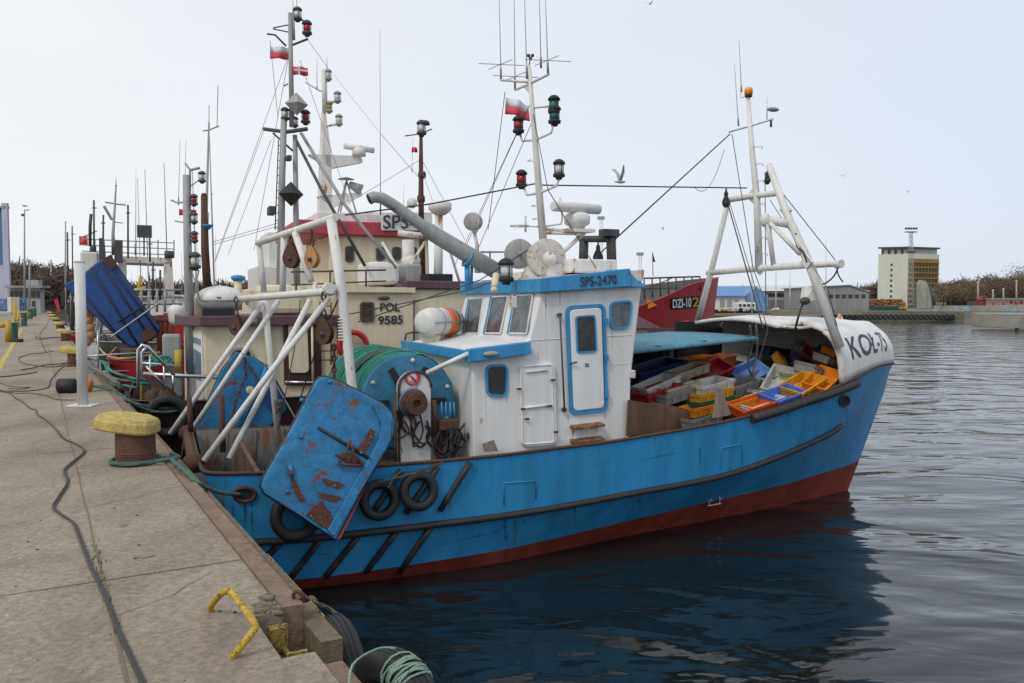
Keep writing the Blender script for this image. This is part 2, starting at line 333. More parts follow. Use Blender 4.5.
# expansion joints (sunken dark grout lines lie as 4 mm sheets)
g = MB()
def strip(n0, q0, n1, q1, wd, z=QZ+.004, mb=None):
    a = Q(n0, q0, z); b = Q(n1, q1, z); d = (b-a).normalized(); s = Vector((-d.y, d.x, 0))*wd/2
    (mb or g).quad(a-s, b-s, b+s, a+s)
for n in (.31, -3.9, -7.2):
    q = -2
    while q < 60:
        strip(n+random.uniform(-.006, .006), q, n+random.uniform(-.006, .006), q+1.2, random.uniform(.006, .018)); q += 1.2
for q in (5.55, 10.6, 16.0, 21.4, 26.5, 31.6, 36.7, 45, 55):
    for k in range(9): strip(-8+k, q+random.uniform(-.006, .006), -7+k if k < 8 else NE, q+random.uniform(-.006, .006), random.uniform(.006, .014))
tag(g.build('quay_joint', flat('joint_dark', (.16, .125, .095), .95)), kind='structure')
# slab repairs and dark stains lie on the concrete as thin sheets with ragged outlines
def blotch(m, n, q, a, b_, z):
    c = Q(n, q, z); P = []
    for k in range(26): t = 2*math.pi*k/26; r_ = random.uniform(.8, 1.15); P.append(c+QN*math.cos(t)*a*r_+QD*math.sin(t)*b_*r_)
    m.add(P, [tuple(range(26))])
g = MB()
for k in range(16):
    blotch(g, random.uniform(-3.5, 1.0), random.uniform(4, 26), random.uniform(.015, .07), random.uniform(.02, .11), QZ+.0042+.00005*k)
tag(g.build('quay_stain', flat('stain_dark', (.22, .175, .125), .8)), kind='structure')
# hairline cracks
g = MB()
for (n, q, dn, dq, k) in ((-.3, 5.4, -.25, .04, 9), (.2, 7.5, .12, .1, 7), (-1.6, 6.4, -.2, -.05, 9), (-2.2, 9.5, -.3, .1, 9), (.35, 4.9, .12, .12, 5), (-.1, 12, -.2, .2, 8)):
    for i in range(k):
        n2 = n+dn+random.uniform(-.05, .05); q2 = q+dq+random.uniform(-.06, .06); strip(n, q, n2, q2, random.uniform(.004, .010)); n, q = n2, q2
tag(g.build('quay_crack', flat('crack_dark', (.20, .16, .115), .95)), kind='structure')
# edge: rusty steel angle, timber waling, broken near the recess
g = MB()
def edge(q0, q1, n0, n1, z0, z1, mb): mb.hexa([Q(n0, q0, z0), Q(n1, q0, z0), Q(n1, q1, z0), Q(n0, q1, z0), Q(n0, q0, z1), Q(n1, q0, z1), Q(n1, q1, z1), Q(n0, q1, z1)])
edge(r1+.02, 150, NE+.004, QE, 1.6, QZ+.015, g); edge(-12, r0-.12, NE+.004, QE-.02, 1.6, QZ-.02, g)
tag(g.build('quay_edge_beam', paint('edge_rust', (.25, .17, .12), .85, .45, .35, scale=5, rustc=(.09, .05, .04), bump=.5, streak=False)), kind='structure')
g = MB(); edge(r1-.3, 150, QE+.003, QE+.12, 1.5, QZ-.09, g); edge(-12, r0-.3, QE-.01, QE+.10, 1.35, QZ-.1, g)
tag(g.build('quay_waling', paint('waling_timber', (.20, .155, .105), .9, .55, .2, scale=5, rustc=(.07, .05, .035), bump=.6, streak=False)), kind='structure')
g = MB(); edge(4.55, 5.9, QE+.123, QE+.130, QZ-.16, QZ-.088, g); tag(g.build('quay_yellow_edge_line', paint('worn_yellow', (.45, .36, .08), .8, .5, .75, scale=12, rustc=(.14, .11, .07), streak=False)), kind='structure')
# broken concrete and stones at the recess
g = MB()
for k in range(46):
    c = Q(random.uniform(RN+.05, QE-.1), random.choice([r1+abs(random.gauss(0, .12)), r1+.05]), QZ+random.uniform(-.02, .012)); g.ell(c, (random.uniform(.02, .06), random.uniform(.02, .05), random.uniform(.008, .025)), n=7, m=4, jit=.3)
tag(g.build('quay_rubble', mCONE), kind='structure')
# yellow guide line, left side of the path
g = MB()
for k in range(16): strip(-.9+random.uniform(-.01, .01), 19.5+k*2.6, -.9+random.uniform(-.01, .01), 22+k*2.6, .14, mb=g)
tag(g.build('painted_line', paint('line_yellow', (.60, .50, .10), .8, .5, .3, scale=8, rustc=(.25, .21, .15), streak=False)), kind='structure')
# ---- far land
g = MB()
P = [(-900, 150), (-95, 150), (-72, 155), (68, 155), (72, 128), (1500, 118), (2500, 3500), (-2500, 3500)]
P = [(-2500, 150), (-85, 150), (-60, 156), (70, 156), (106, 150), (1800, 150), (2500, 3800), (-2500, 3800)]
g.add([Vector((x, y, 2.0)) for x, y in P]+[Vector((x, y, -2)) for x, y in P], [tuple(range(8))]+[(i, (i+1) % 8, 8+(i+1) % 8, 8+i) for i in range(8)])
tag(g.build('far_ground', mLAND), kind='structure')
g = MB(); g.box((6, 154.8, .8), (116, 2.0, 2.7)); g.box((106, 152.5, .7), (44, 5, 2.3))
tag(g.build('far_quay', mCONF), kind='structure')
# far quay tyres: a black fender row under the coping
g0 = None
for k in range(26):
    x = 58+k*.95
    if g0 is None:
        m = MB(); m.torus((x, 153.55, .95), (0, 1, 0), .36, .2, 12, 6); g0 = m.build('tyre_fender', mBLACK); tag(g0, 'black tyre fender in the long row along the far quay wall', 'tyre', 'tyre fenders on the far quay wall'); zb = g0.location.copy()
    else: dup(g0, (x, zb.y, zb.z))
# sloping slipway and block pier at right
g = MB(); g.hexa([(84, 140, -.5), (98, 128, -.5), (140, 128, -.5), (140, 150, -.5), (84, 140, .1), (98, 128, .15), (140, 128, 1.2), (140, 150, 1.4)])
tag(g.build('slipway', mCONF), kind='structure')
pb = thing('concrete_pier', 'pale concrete block pier standing in the water at the right edge', 'pier', (70, 112, 0))
g = MB()
for k in range(6): g.box((66.4+k*3.2, 112+k*.4, 1.25), (3.15, 9, 1.9))
g.build('block', mCONF, pb, bevel=.08)
g = MB()
for k in range(10): g.tube([(66+k*1.9, 107.9+k*.25, -1), (66+k*1.9, 107.9+k*.25, .45)], .22, 8)
g.build('pile', mDGREY, pb)
# ---- hills behind and woods
def hill(P, d, z0=1.9, thick=60):
    m = MB(); rows = [[], [], [], []]
    for px, py in P:
        t = D(px, py, d); rows[0].append((t.x, d-2, z0)); rows[1].append(t); rows[2].append((t.x*1.1, d+thick, t.z)); rows[3].append((t.x*1.2, d+2*thick, z0))
    m.grid(rows); return m
mWOODF = paint('wood_floor', (.085, .062, .05), .95, .5, 0, scale=.12, bump=0)
tag(hill([(-60, 268), (30, 272), (75, 282), (170, 287), (300, 287), (400, 285), (430, 288)], 210).build('hill', mWOODF), kind='structure')
tag(hill([(600, 298), (700, 297), (860, 297), (960, 291), (1110, 287)], 330).build('hill', mWOODF), kind='structure')
def bare_tree(m, base, h, wd, n, sz, trunk=True, droop=0):
    """bare winter crown: limbs, then many twig slivers spread through the crown volume"""
    bx, by, bz = base
    if trunk:
        m.tube([(bx, by, bz), (bx+wd*.03, by, bz+h*.35), (bx-wd*.02, by, bz+h*.8)], [h*.022, h*.016, h*.004], 5)
        for k in range(7):
            a = random.uniform(0, 6.28); s = bz+h*random.uniform(.22, .5)
            m.tube([(bx, by, s), (bx+math.cos(a)*wd*.25, by+math.sin(a)*wd*.25, s+h*.18), (bx+math.cos(a)*wd*.42, by+math.sin(a)*wd*.42, s+h*.36)], [h*.010, h*.006, h*.002], 4)
    cl = [(random.gauss(0, .2)*wd, random.gauss(0, .2)*wd, h*random.uniform(.38, .86)) for _ in range(max(6, n//28))]
    for k in range(n):
        c = random.choice(cl); rr = wd*.13
        p = Vector((bx+c[0]+random.gauss(0, rr), by+c[1]+random.gauss(0, rr), bz+min(h*1.02, c[2]+random.gauss(0, h*.08))))
        d = Vector((random.gauss(0, 1), random.gauss(0, 1), random.gauss(.7-droop*2, .7))).normalized(); s = d.cross(Vector((random.gauss(0, 1), random.gauss(0, 1), .2))).normalized()
        l = sz*random.uniform(.8, 2.4); ww = sz*random.uniform(.06, .22)
        m.add([p-s*ww, p+s*ww, p+d*l+s*ww*.2, p+d*l-s*ww*.2], [(0, 1, 2, 3)]); m.mi[-1] = random.choice((0, 0, 1))
mTW = [paint('twigs_brown', (.14, .095, .07), .95, .5, 0, scale=.08, bump=0, streak=False), paint('twigs_grey', (.18, .14, .11), .95, .4, 0, scale=.1, bump=0, streak=False)]
mTW2 = [paint('twigs_olive', (.22, .17, .10), .95, .4, 0, scale=.1, bump=0, streak=False), paint('twigs_tan', (.28, .21, .13), .95, .4, 0, scale=.1, bump=0, streak=False)]
def wood(prof, d0, d1, n, tw, sz, name='bare_wood', mats=None):
    m = MB()
    for k in range(n):
        t = random.random(); i = t*(len(prof)-1); a = int(i); f = i-a; px = prof[a][0]*(1-f)+prof[min(a+1, len(prof)-1)][0]*f; py = prof[a][1]*(1-f)+prof[min(a+1, len(prof)-1)][1]*f
        d = random.uniform(d0, d1); top = D(px, py+random.uniform(-2.5, 5), d); h = top.z-2
        bare_tree(m, (top.x, d, 2), max(4, h), h*random.uniform(.7, 1.1), tw, sz, trunk=False)
    return m
o = wood([(-30, 262), (30, 263), (50, 266), (60, 277), (110, 283), (200, 282), (330, 283), (400, 283), (470, 290)], 150, 215, 150, 420, .9).build('bare_wood', mTW, fixn=False); tag(o, 'dark brown bare winter wood on the hill behind the left boats', 'wood', kind='stuff')
o = wood([(600, 299), (645, 294), (700, 294), (800, 291), (860, 289), (885, 286), (930, 287), (980, 277), (1060, 272)], 300, 420, 170, 240, 1.5).build('bare_wood', mTW, fixn=False); tag(o, 'low line of bare brown woodland beyond the warehouses and hotel', 'wood', kind='stuff')
tl = [(962, 283, 15, mTW2, 'tan bare willow tree right of the grey office block'), (975, 279, 13, mTW2, 'second tan willow tree in the group right of the office block'), (944, 287, 10, mTW, 'small bare brown tree just right of the hotel'), (990, 281, 14, mTW, 'dark bare tree behind the tan willows'), (1000, 277, 15, mTW, 'dark brown bare tree above the red railing'), (1012, 280, 12, mTW, 'low bare tree between lamp post and picture edge'), (1022, 264, 18, mTW2, 'tallest pale tree at the right picture edge'), (952, 284, 12, mTW2, 'tan round tree nearest the hotel'), (982, 284, 11, mTW2, 'low tan tree behind the grey lamp posts')]
for px, py, wpx, mt, lb in tl:
    d = random.uniform(205, 225); top = D(px, py, d); h = top.z-2
    r_ = thing('bare_tree', lb, 'tree', (top.x, d, 2), group='bare trees behind the far quay')
    m = MB(); bare_tree(m, (top.x, d, 2), h, wpx*2.0/826*d, 0, 1, True); m.build('trunk', mTW[0], r_)
    m = MB(); bare_tree(m, (top.x, d, 2), h, wpx*2.0/826*d, 1900, .42, False, droop=.4); m.build('crown', mt, r_, fixn=False)
# ================================================================ BOAT TOOLS
def rr(quad, inset=0, r=.08, k=5):
    """rounded outline inside a quad given bl, br, tr, tl (metres)"""
    bl, br, tr, tl = map(Vector, quad); Wd = ((br-bl).length+(tr-tl).length)/2; Hh = ((tl-bl).length+(tr-br).length)/2
    r = max(r-inset, .004); P = []
    for cx, cy, a0 in ((Wd-inset-r, inset+r, -90), (Wd-inset-r, Hh-inset-r, 0), (inset+r, Hh-inset-r, 90), (inset+r, inset+r, 180)):
        for i in range(k+1):
            a = R(a0+90*i/k); s = (cx+r*math.cos(a))/Wd; t = (cy+r*math.sin(a))/Hh
            P.append(bl*(1-s)*(1-t)+br*s*(1-t)+tr*s*t+tl*(1-s)*t)
    return P
def nrm(quad): bl, br, tr, tl = map(Vector, quad); return (br-bl).cross(tl-bl).normalized()
def ring(m, A, B, n, d):
    k = len(A); e = n*d; vs = A+B+[p+e for p in A]+[p+e for p in B]; fs = []
    for i in range(k):
        j = (i+1) % k; fs += [(2*k+i, 2*k+j, 3*k+j, 3*k+i), (i, j, 2*k+j, 2*k+i), (k+j, k+i, 3*k+i, 3*k+j)]
    return m.add(vs, fs)
def window(parent, quad, wd=.05, d=.03, r=.08, fm=None, gm=None, name='window', lab=None, pane='pane'):
    n = nrm(quad); m = MB(); ring(m, rr(quad, 0, r), rr(quad, wd, r), n, d); f = m.build(name, fm or mBLUE2, parent)
    if lab: f['label'] = lab
    m = MB(); P = rr(quad, wd*.9, r); m.prism([p+n*.006 for p in P], n*.004); m.build(pane, gm or mGLASS, f); return f
def plate(parent, quad, d, r, mat, name, inset=0, bevel=.012):
    n = nrm(quad); m = MB(); m.prism(rr(quad, inset, r), n*d); return m.build(name, mat, parent, bevel=bevel)
def VQ(v, *pp): return [V(x, y, v) for x, y in pp]      # bl, br, tr, tl pixels on a fore-and-aft plane
class Hull:
    def __init__(s, lines, n=8):
        s.L = [catmull([Vector(p) for p in l], n) for l in lines]     # rail, knuckle, paint line, waterline, keel
        s.n = len(s.L[0])
    def pt(s, i, t, side=-1, f=0.0):      # t = station index, between line i and i+1 by f
        a = s.L[i][t]; p = a if f == 0 else a.lerp(s.L[i+1][t], f); return Vector((p.x, side*p.y, p.z))
    def samples(s):
        if not hasattr(s, 'S'): s.S = [s.pt(i, t, 1, f/6) for i in range(0, 4) for t in range(s.n) for f in range(6)]
        return s.S
    def b(s, u, z):
        best = sorted(s.samples(), key=lambda p: (p.x-u)**2+(p.z-z)**2)[:3]; ws = [1/(((p.x-u)**2+(p.z-z)**2)+1e-4) for p in best]
        return sum(p.y*q for p, q in zip(best, ws))/sum(ws)
    def hit(s, px, py, off=0):
        v = -1.8
        for _ in range(5): u_, v_, z_ = uvz(V(px, py, v)); v = -(s.b(u_, z_)+off)
        return V(px, py, v)
def hull_meshes(H, root, v0, mats, names=('topside', 'bottom', 'bulwark_inside', 'deck', 'rail_cap', 'transom'), deck=.9, thick=.06, split=2, du=0, capr=.024, capm=None, decku=1.0):
    def w(p): return W(p.x+du, p.y+v0, p.z)
    top, bot = MB(), MB()
    for sd in (-1, 1):
        for i in range(4):
            rows = [[w(H.pt(i, t, sd, f/3)) for f in range(4)] for t in range(H.n)]
            (top if i < split else bot).grid(rows)
    # transom closes the first station
    P = [w(H.pt(i, 0, -1)) for i in range(5)]; Q_ = [w(H.pt(i, 0, 1)) for i in range(5)]
    tr = MB()
    for i in range(4): (tr if i < split else bot).quad(P[i], Q_[i], Q_[i+1], P[i+1])
    top.build(names[0], mats[0], root); bot.build(names[1], mats[1], root); tr.build(names[5], mats[0], root)
    ins, dk, cap = MB(), MB(), MB(); A = []
    for sd in (-1, 1):
        rows = []
        for t in range(H.n):
            p = H.pt(0, t, sd); q = p.copy(); q.y = sd*max(0, abs(p.y)-thick); k = H.pt(1, t, sd); dz = max(deck, p.z-.8); f_ = min(1, (p.z-dz)/max(.01, p.z-k.z))
            r_ = p.lerp(k, f_); r_.y = sd*max(0, abs(r_.y)-thick-.02); r_.z = dz
            if t > H.n-8: q.x -= .05; r_.x -= .12
            if t == 0: q.x += thick; r_.x += thick
            rows.append([w(p), w(q), w(r_)])
        ins.grid(rows); A.append([r[2] for r in rows])
        cap.tube([w(H.pt(0, t, sd)) for t in range(H.n)], capr, 6)
    cap.tube([w(H.pt(0, 0, -1)), w(H.pt(0, 0, 1))], capr, 6)
    a, b_ = H.pt(0, 0, -1), H.pt(0, 0, 1); ins.quad(w(a+Vector((thick, thick, 0))), w(b_+Vector((thick, -thick, 0))), w(Vector((b_.x+thick, b_.y-thick, deck))), w(Vector((a.x+thick, a.y+thick, deck))))
    dk.grid([[A[0][t], A[1][t]] for t in range(H.n)], sm=False)
    ins.build(names[2], mats[2], root); dk.build(names[3], mats[3], root); cap.build(names[4], capm or mRUST, root)
RAIL = [(-.65, 1.55, 1.72), (-.44, 1.88, 1.67), (1, 1.95, 1.63), (2.9, 1.98, 1.64), (4, 1.97, 1.68), (5.3, 1.95, 1.74), (7.6, 1.85, 1.95), (9.75, 1.62, 2.36), (10.9, 1.2, 2.57), (11.9, .65, 2.57), (12.6, 0, 2.49)]
KNUC = [(-.5, 1.55, .82), (-.2, 1.85, .79), (1, 1.9, .76), (2.9, 1.92, .78), (4, 1.92, .82), (5.3, 1.88, .9), (7.3, 1.75, 1.03), (9.4, 1.42, 1.40), (10.5, 1.05, 1.68), (11.5, .58, 1.88), (12.42, 0, 1.94)]
REDL = [(-.3, 1.45, .2), (0, 1.65, .2), (1, 1.78, .2), (2.9, 1.72, .22), (4, 1.62, .26), (5.4, 1.45, .34), (7.3, 1.15, .42), (9.2, .85, .5), (10.4, .5, .54), (11.2, .25, .56), (11.78, 0, .58)]
WATL = [(-.25, 1.35, 0), (.1, 1.5, 0), (1, 1.58, 0), (2.9, 1.6, 0), (4, 1.45, 0), (5.3, 1.18, 0), (7.2, .86, 0), (9.0, .58, 0), (10, .35, 0), (10.9, .15, 0), (11.5, 0, 0)]
KEEL = [(0, 1.0, -.6), (.3, 1.1, -.6), (1, 1.2, -.6), (2.9, 1.2, -.6), (4, 1.0, -.6), (5.3, .8, -.6), (7.2, .5, -.6), (9.0, .3, -.6), (10, .15, -.6), (10.6, .06, -.6), (11.2, 0, -.6)]
HM = Hull([RAIL, KNUC, REDL, WATL, KEEL])
# ================================================================ THE BLUE BOAT
boat = thing('fishing_boat', 'blue and white fishing boat with red bottom lying stern to the quay in the foreground', 'fishing boat', (BX, BY, 0), AB)
mDECK = paint('deck_paint', (.14, .12, .10), .8, .5, .2, scale=3)
mINS = paint('bulwark_grey', (.17, .17, .165), .75, .5, .5, scale=3)
hull_meshes(HM, boat, 0, [mBLUE, mRED, mINS, mDECK], deck=.95)
def P_(*a): return MB().tube(*a)
# long black rub rail along the knuckle, and the slanted skid rails
k0, k1 = 3, 66
m = MB()
pts = [HM.pt(1, t, -1) for t in range(2, 61)]; m.tube([W(p.x, p.y-.03, p.z) for p in pts], .05, 8); m.build('rub_rail', mRAIL, boat)
m = MB(); pts = [HM.pt(1, t, 1) for t in range(2, 64)]; m.tube([W(p.x, p.y+.03, p.z) for p in pts], .05, 8); m.build('rub_rail', mRAIL, boat)
for a, b_ in (((470.5, 462), (440, 510.6)), ((438, 466.6), (406, 513.5)), ((401.6, 470), (371, 515)), ((431, 527), (399, 573)), ((396, 532.5), (365, 573)), ((357.7, 537), (325.5, 577)), ((321, 539), (289, 580)), ((280, 543), (262, 562))):
    pp = [HM.hit(a[0]*(1-k/4)+b_[0]*k/4, a[1]*(1-k/4)+b_[1]*k/4, .025) for k in range(5)]; MB().tube(pp, .042, 8).build('skid_rail', mRAIL, boat)
# rubber edge on the rail by the fish deck
m = MB(); pp = [HM.hit(x, y, .05) for x, y in ((752, 419), (780, 410.5), (805, 402), (830, 394), (857, 383.5))]; m.tube(catmull(pp, 4), .075, 10); m.build('rail_fender', mRAIL, boat)
# freeing-port outlines (welded plates) and draught mark
for q in ((504, 505, 536, 499, 536, 481, 504, 483), (721, 471, 742, 466, 742, 444, 721, 448)):
    c = [HM.hit(q[i], q[i+1], .006) for i in (0, 2, 4, 6)]; m = MB()
    m.tube([c[0], c[3], c[2], c[1]], .008, 5); m.build('port_flap', mBLUE2, boat)
m = MB()
for a, b_ in (((708, 506), (721, 503.5)), ((709, 500), (709, 505)), ((709.5, 500), (712, 500)), ((719.5, 497), (719.5, 503)), ((719.5, 497), (721.5, 499.5))): m.tube([HM.hit(*a, .01), HM.hit(*b_, .01)], .008, 4)
m.build('load_mark', mTXTW, boat)
def oval(m, px, py, rx, ry, off, r):
    m.tube([HM.hit(px+rx*math.cos(a*math.pi/10), py+ry*math.sin(a*math.pi/10), off) for a in range(20)], r, 6, closed=True)
m = MB(); oval(m, 244.5, 494.5, 11, 7, .01, .025); h_ = m.build('hawse_ring', mRUST, boat)
m = MB(); m.add([HM.hit(244.5+11*math.cos(a*math.pi/10), 494.5+7*math.sin(a*math.pi/10), .012) for a in range(20)], [tuple(range(20))]); m.build('opening', mDARKIN, h_)
m = MB(); oval(m, 844.5, 401, 5, 5.5, .01, .018); h_ = m.build('hawse_ring', mRUST, boat)
m = MB(); m.add([HM.hit(844.5+5*math.cos(a*math.pi/10), 401+5.5*math.sin(a*math.pi/10), .012) for a in range(20)], [tuple(range(20))]); m.build('opening', mDARKIN, h_)
# whaleback
WB = [[(9.7, 1.62, 2.36), (10.9, 1.2, 2.57), (11.9, .65, 2.57), (12.6, 0, 2.49)],
      [(9.62, 1.63, 2.85), (10.85, 1.2, 2.95), (11.86, .64, 2.92), (12.56, 0, 2.85)],
      [(9.5, 1.52, 3.18), (10.75, 1.06, 3.22), (11.7, .52, 3.16), (12.42, 0, 3.08)],
      [(9.35, 1.22, 3.34), (10.6, .8, 3.36), (11.5, .36, 3.3), (12.15, 0, 3.25)],
      [(9.2, .7, 3.44), (10.5, .42, 3.43), (11.4, .2, 3.37), (12.0, 0, 3.33)],
      [(9.15, 0, 3.48), (10.4, 0, 3.45), (11.3, 0, 3.38), (11.9, 0, 3.36)]]
WL_ = [catmull(l, 8) for l in WB]; m = MB()
WT = [catmull([WL_[j][t] for j in range(6)], 3) for t in range(len(WL_[0]))]
for sd in (-1, 1): m.grid([[W(p.x, sd*p.y, p.z) for p in row] for row in WT])
wbk = m.build('whaleback', mWHITE, boat, solid=.03)
m = MB(); m.tube([W(p.x, -p.y, p.z) for p in WT[0]], .04, 8); m.tube([W(p.x-.02, -p.y+.0, p.z) for p in WT[0]][:8], .055, 8); m.build('arch_rim', mWHITER, boat)
# bow lettering, following the curved side
def wsurf(s, t):   # bilinear lookup on the starboard side grid
    s = max(0, min(len(WT)-1.001, s)); t = max(0, min(len(WT[0])-1.001, t)); i, j = int(s), int(t); a, b_ = s-i, t-j
    p = WT[i][j]*(1-a)*(1-b_)+WT[i+1][j]*a*(1-b_)+WT[i+1][j+1]*a*b_+WT[i][j+1]*(1-a)*b_
    return W(p.x, -p.y, p.z)
def proj(p):
    y = p.y; z = p.z-CAMH; d = y*cp-z*sp; u_ = y*sp+z*cp; return (512+FPX*p.x/d, 341.5-FPX*u_/d)
def wfind(px, py):
    best = None
    for i in range(0, 240):
        for j in range(0, 110):
            q = proj(wsurf(i/10, j/10)); e = (q[0]-px)**2+(q[1]-py)**2
            if best is None or e < best[0]: best = (e, i/10, j/10)
    return best[1:]
cs = [wfind(*q) for q in ((852, 360.5), (886.5, 352), (878, 333), (843.5, 338.5))]
def wtxt(s, t):
    S = cs[0][0]*(1-s)*(1-t)+cs[1][0]*s*(1-t)+cs[2][0]*s*t+cs[3][0]*(1-s)*t; T = cs[0][1]*(1-s)*(1-t)+cs[1][1]*s*(1-t)+cs[2][1]*s*t+cs[3][1]*(1-s)*t
    p = wsurf(S, T); e = (wsurf(S+.3, T)-p).cross(wsurf(S, T+.3)-p).normalized(); c = Vector((0, 0, 1)); 
    if e.dot(W(0, -1, .3)-W(0, 0, 0)) < 0: e = -e
    return p+e*.022
text_on(MB(), 'KOŁ-75', wtxt, .012).build('bow_number', mTXT, boat)
# raised white deck running aft from the whaleback; turquoise shelter roof; near-black port side wall added to darken the inside
def crown(u0, u1, va, vb, z0, z1, rise, n=8, th=.05):
    rows = []
    for i in range(6):
        f = i/5; rows.append([W(u0+(u1-u0)*f, va+(vb-va)*j/n, z0+(z1-z0)*f+rise*(1-(2*j/n-1)**2)) for j in range(n+1)])
    m = MB(); m.grid(rows); return m
crown(8.75, 9.35, -1.04, 1.35, 3.33, 3.37, .10).build('upper_deck', mWHITE, boat, solid=.07)
m = MB(); m.tube([W(8.77, -1.04, 3.33), V(800, 328, -1.1), W(9.36, -1.25, 3.33)], .03, 6); m.build('deck_edge', mWHITER, boat)
crown(5.55, 8.3, -1.12, 1.75, 2.93, 3.13, .03).build('shelter_roof', mTEAL, boat, solid=.05)
m = MB(); m.ub(5.5, 8.4, 1.70, 1.76, .95, 2.98); m.ub(8.4, 9.5, 1.45, 1.55, 1.1, 3.36) ; m.build('shelter_shade_wall', mDARKIN, boat)
m = MB()
for u_ in (6.4, 7.3, 8.2, 9.0): m.tube([W(u_, 1.7, 1.0), W(u_, 1.66, 2.9), W(u_, -1.0, 2.98+.08*(u_-6))], .03, 6)
m.build('shelter_frame', mDGREY, boat)
# ---- deckhouse and wheelhouse
HV = 1.6
m = MB(); prof = [(2.95, .95), (2.92, 3.05), (3.80, 3.2), (4.02, 4.02), (5.69, 4.06), (5.50, 2.6), (5.47, .95)]
m.prism([W(u_, -HV, z_) for u_, z_ in prof], EV*2*HV); house = m.build('deckhouse', mWHITE, boat, bevel=.03)
# weld seam lines on the house side
m = MB()
for a, b_ in (((528, 341), (536, 340)), ((536, 340), (632, 335))): m.tube([V(*a, -HV-.002), V(*b_, -HV-.002)], .006, 4)
for a, b_ in (((613, 365), (631, 363)),((545, 300), (547, 445))): m.tube([V(*a, -HV-.002), V(*b_, -HV-.002)], .005, 4)
m.build('weld_seam', mWHITER, boat)
# blue fascia boards of the wheelhouse roof
def wedge(name, quad, back, mat, bev=.01): m = MB(); m.prism(quad, back); return m.build(name, mat, boat, bevel=bev)
fa = [V(540, 292.5, -1.72), V(632, 286.5, -1.72), V(630, 268.5, -1.72), V(540, 278.5, -1.72)]
wedge('roof_fascia', fa, EV*.1, mBLUE2)
c0 = uvz(fa[0]); c3 = uvz(fa[3])
wedge('roof_fascia', [W(c0[0], 1.72, c0[2]), fa[0]+EV*.101, fa[3]+EV*.101, W(c3[0], 1.72, c3[2])], EU*.08, mBLUE2)
c1 = uvz(fa[1]); c2 = uvz(fa[2]); m = MB(); m.hexa([fa[1], W(c1[0]+.32, -1.6, c1[2]), W(c1[0]+.32, 1.6, c1[2]), W(c1[0], 1.72, c1[2]), fa[2], W(c1[0]+.04, -1.6, c2[2]-.02), W(c1[0]+.04, 1.6, c2[2]-.02), W(c2[0], 1.72, c2[2])]); m.build('roof_visor', mBLUE2, boat)
m = MB(); m.hexa([W(4.02, -1.62, 4.03), W(5.7, -1.62, 4.07), W(5.7, 1.62, 4.07), W(4.02, 1.62, 4.03), W(4.02, -1.62, 4.12), W(5.7, -1.62, 4.24), W(5.7, 1.62, 4.24), W(4.02, 1.62, 4.12)]); m.build('wheelhouse_roof', mWHITER, boat)
text_on(MB(), 'SPS-2470', bil(V(580.5, 287, -1.728), V(617, 284, -1.728), V(616, 274.5, -1.728), V(580, 277, -1.728), .006), .014).build('name_lettering', mTXT, boat)
# aft windows of the wheelhouse (three), side windows, doors
for i, q in enumerate((((464, 334), (479, 334), (484, 297.5), (470, 299)), ((485, 334), (501, 334), (509, 295.5), (492.5, 296.5)), ((509, 334), (527, 334.5), (534, 294), (516, 295)))):
    P = [U(*q[0], 3.80), U(*q[1], 3.80), U(*q[2], 3.97), U(*q[3], 3.97)]; window(boat, P, .022, .02, .03, mWHITE, mGLASSL); MB().tube([P[0]-EU*.02, P[3]-EU*.02], .022, 6).build('window_jamb', mBLUE2, boat)
window(boat, VQ(-HV-.004, (609.5, 330), (629, 328.5), (632.5, 299.5), (609, 302)), .032, .025, .09, None, mGLASSL)
window(boat, VQ(-HV-.004, (485.5, 396), (507, 397.5), (508, 364), (485, 364.5)), .035, .025, .10)
dq = VQ(-HV-.004, (569.5, 415.5), (607.5, 411), (604.5, 303.5), (565, 306)); n = nrm(dq); m = MB(); ring(m, rr(dq, 0, .1), rr(dq, .05, .08), n, .03); df = m.build('door_frame', mBLUE2, boat)
di = VQ(-HV-.012, (573, 411), (603.5, 407.5), (600.5, 307.5), (569, 310)); pd = plate(boat, di, .035, .07, mWHITE, 'door')
window(pd, VQ(-HV-.05, (576.5, 353.5), (597, 352), (595, 314.5), (575, 316)), .025, .015, .05)
m = MB(); m.tube([V(569.5, 364, -HV-.07), V(577, 362, -HV-.09)], .012, 6); m.build('handle', mDGREY, pd)
m = MB()
for y in (322, 358, 394): m.box(V(606.5, y, -HV-.05), (.05, .05, .1), EU, EV)
m.build('hinge', mBLUE2, pd)
m = MB()
for dx, dy in ((-1.6, -1.6), (1.6, 1.6), (1.6, -1.6), (-1.6, 1.6)): m.tube([V(587+dx*.3, 365+dy*.3, -HV-.052), V(587+dx, 365+dy, -HV-.052)], .01, 4)
m.build('door_mark', mRUST, pd)
hd = plate(boat, VQ(-HV-.003, (521, 447), (556, 444.5), (554, 362), (518.5, 364.5)), .045, .09, mWHITE, 'weathertight_door')
m = MB(); P = rr(VQ(-HV-.05, (521, 447), (556, 444.5), (554, 362), (518.5, 364.5)), .035, .07); m.tube(P, .012, 6, closed=True)
m.tube([V(524, 408, -HV-.06), V(550, 405, -HV-.06)], .018, 6); m.tube([V(526, 372, -HV-.06), V(547, 370, -HV-.06)], .016, 6); m.build('pressed_rib', mWHITE, hd)
m = MB()
for x, y in ((519, 389), (553, 380), (523, 409), (550, 406), (556, 432), (527, 419)): m.tube([V(x-2, y, -HV-.08), V(x+2, y, -HV-.08)], .016, 6)
m.build('dog_clip', mRUST, hd)
m = MB(); m.tube([V(559.5, 315, -HV-.02), V(560, 315, -HV-.08), V(564.5, 409, -HV-.08), V(564, 409.5, -HV-.02)], .014, 6)
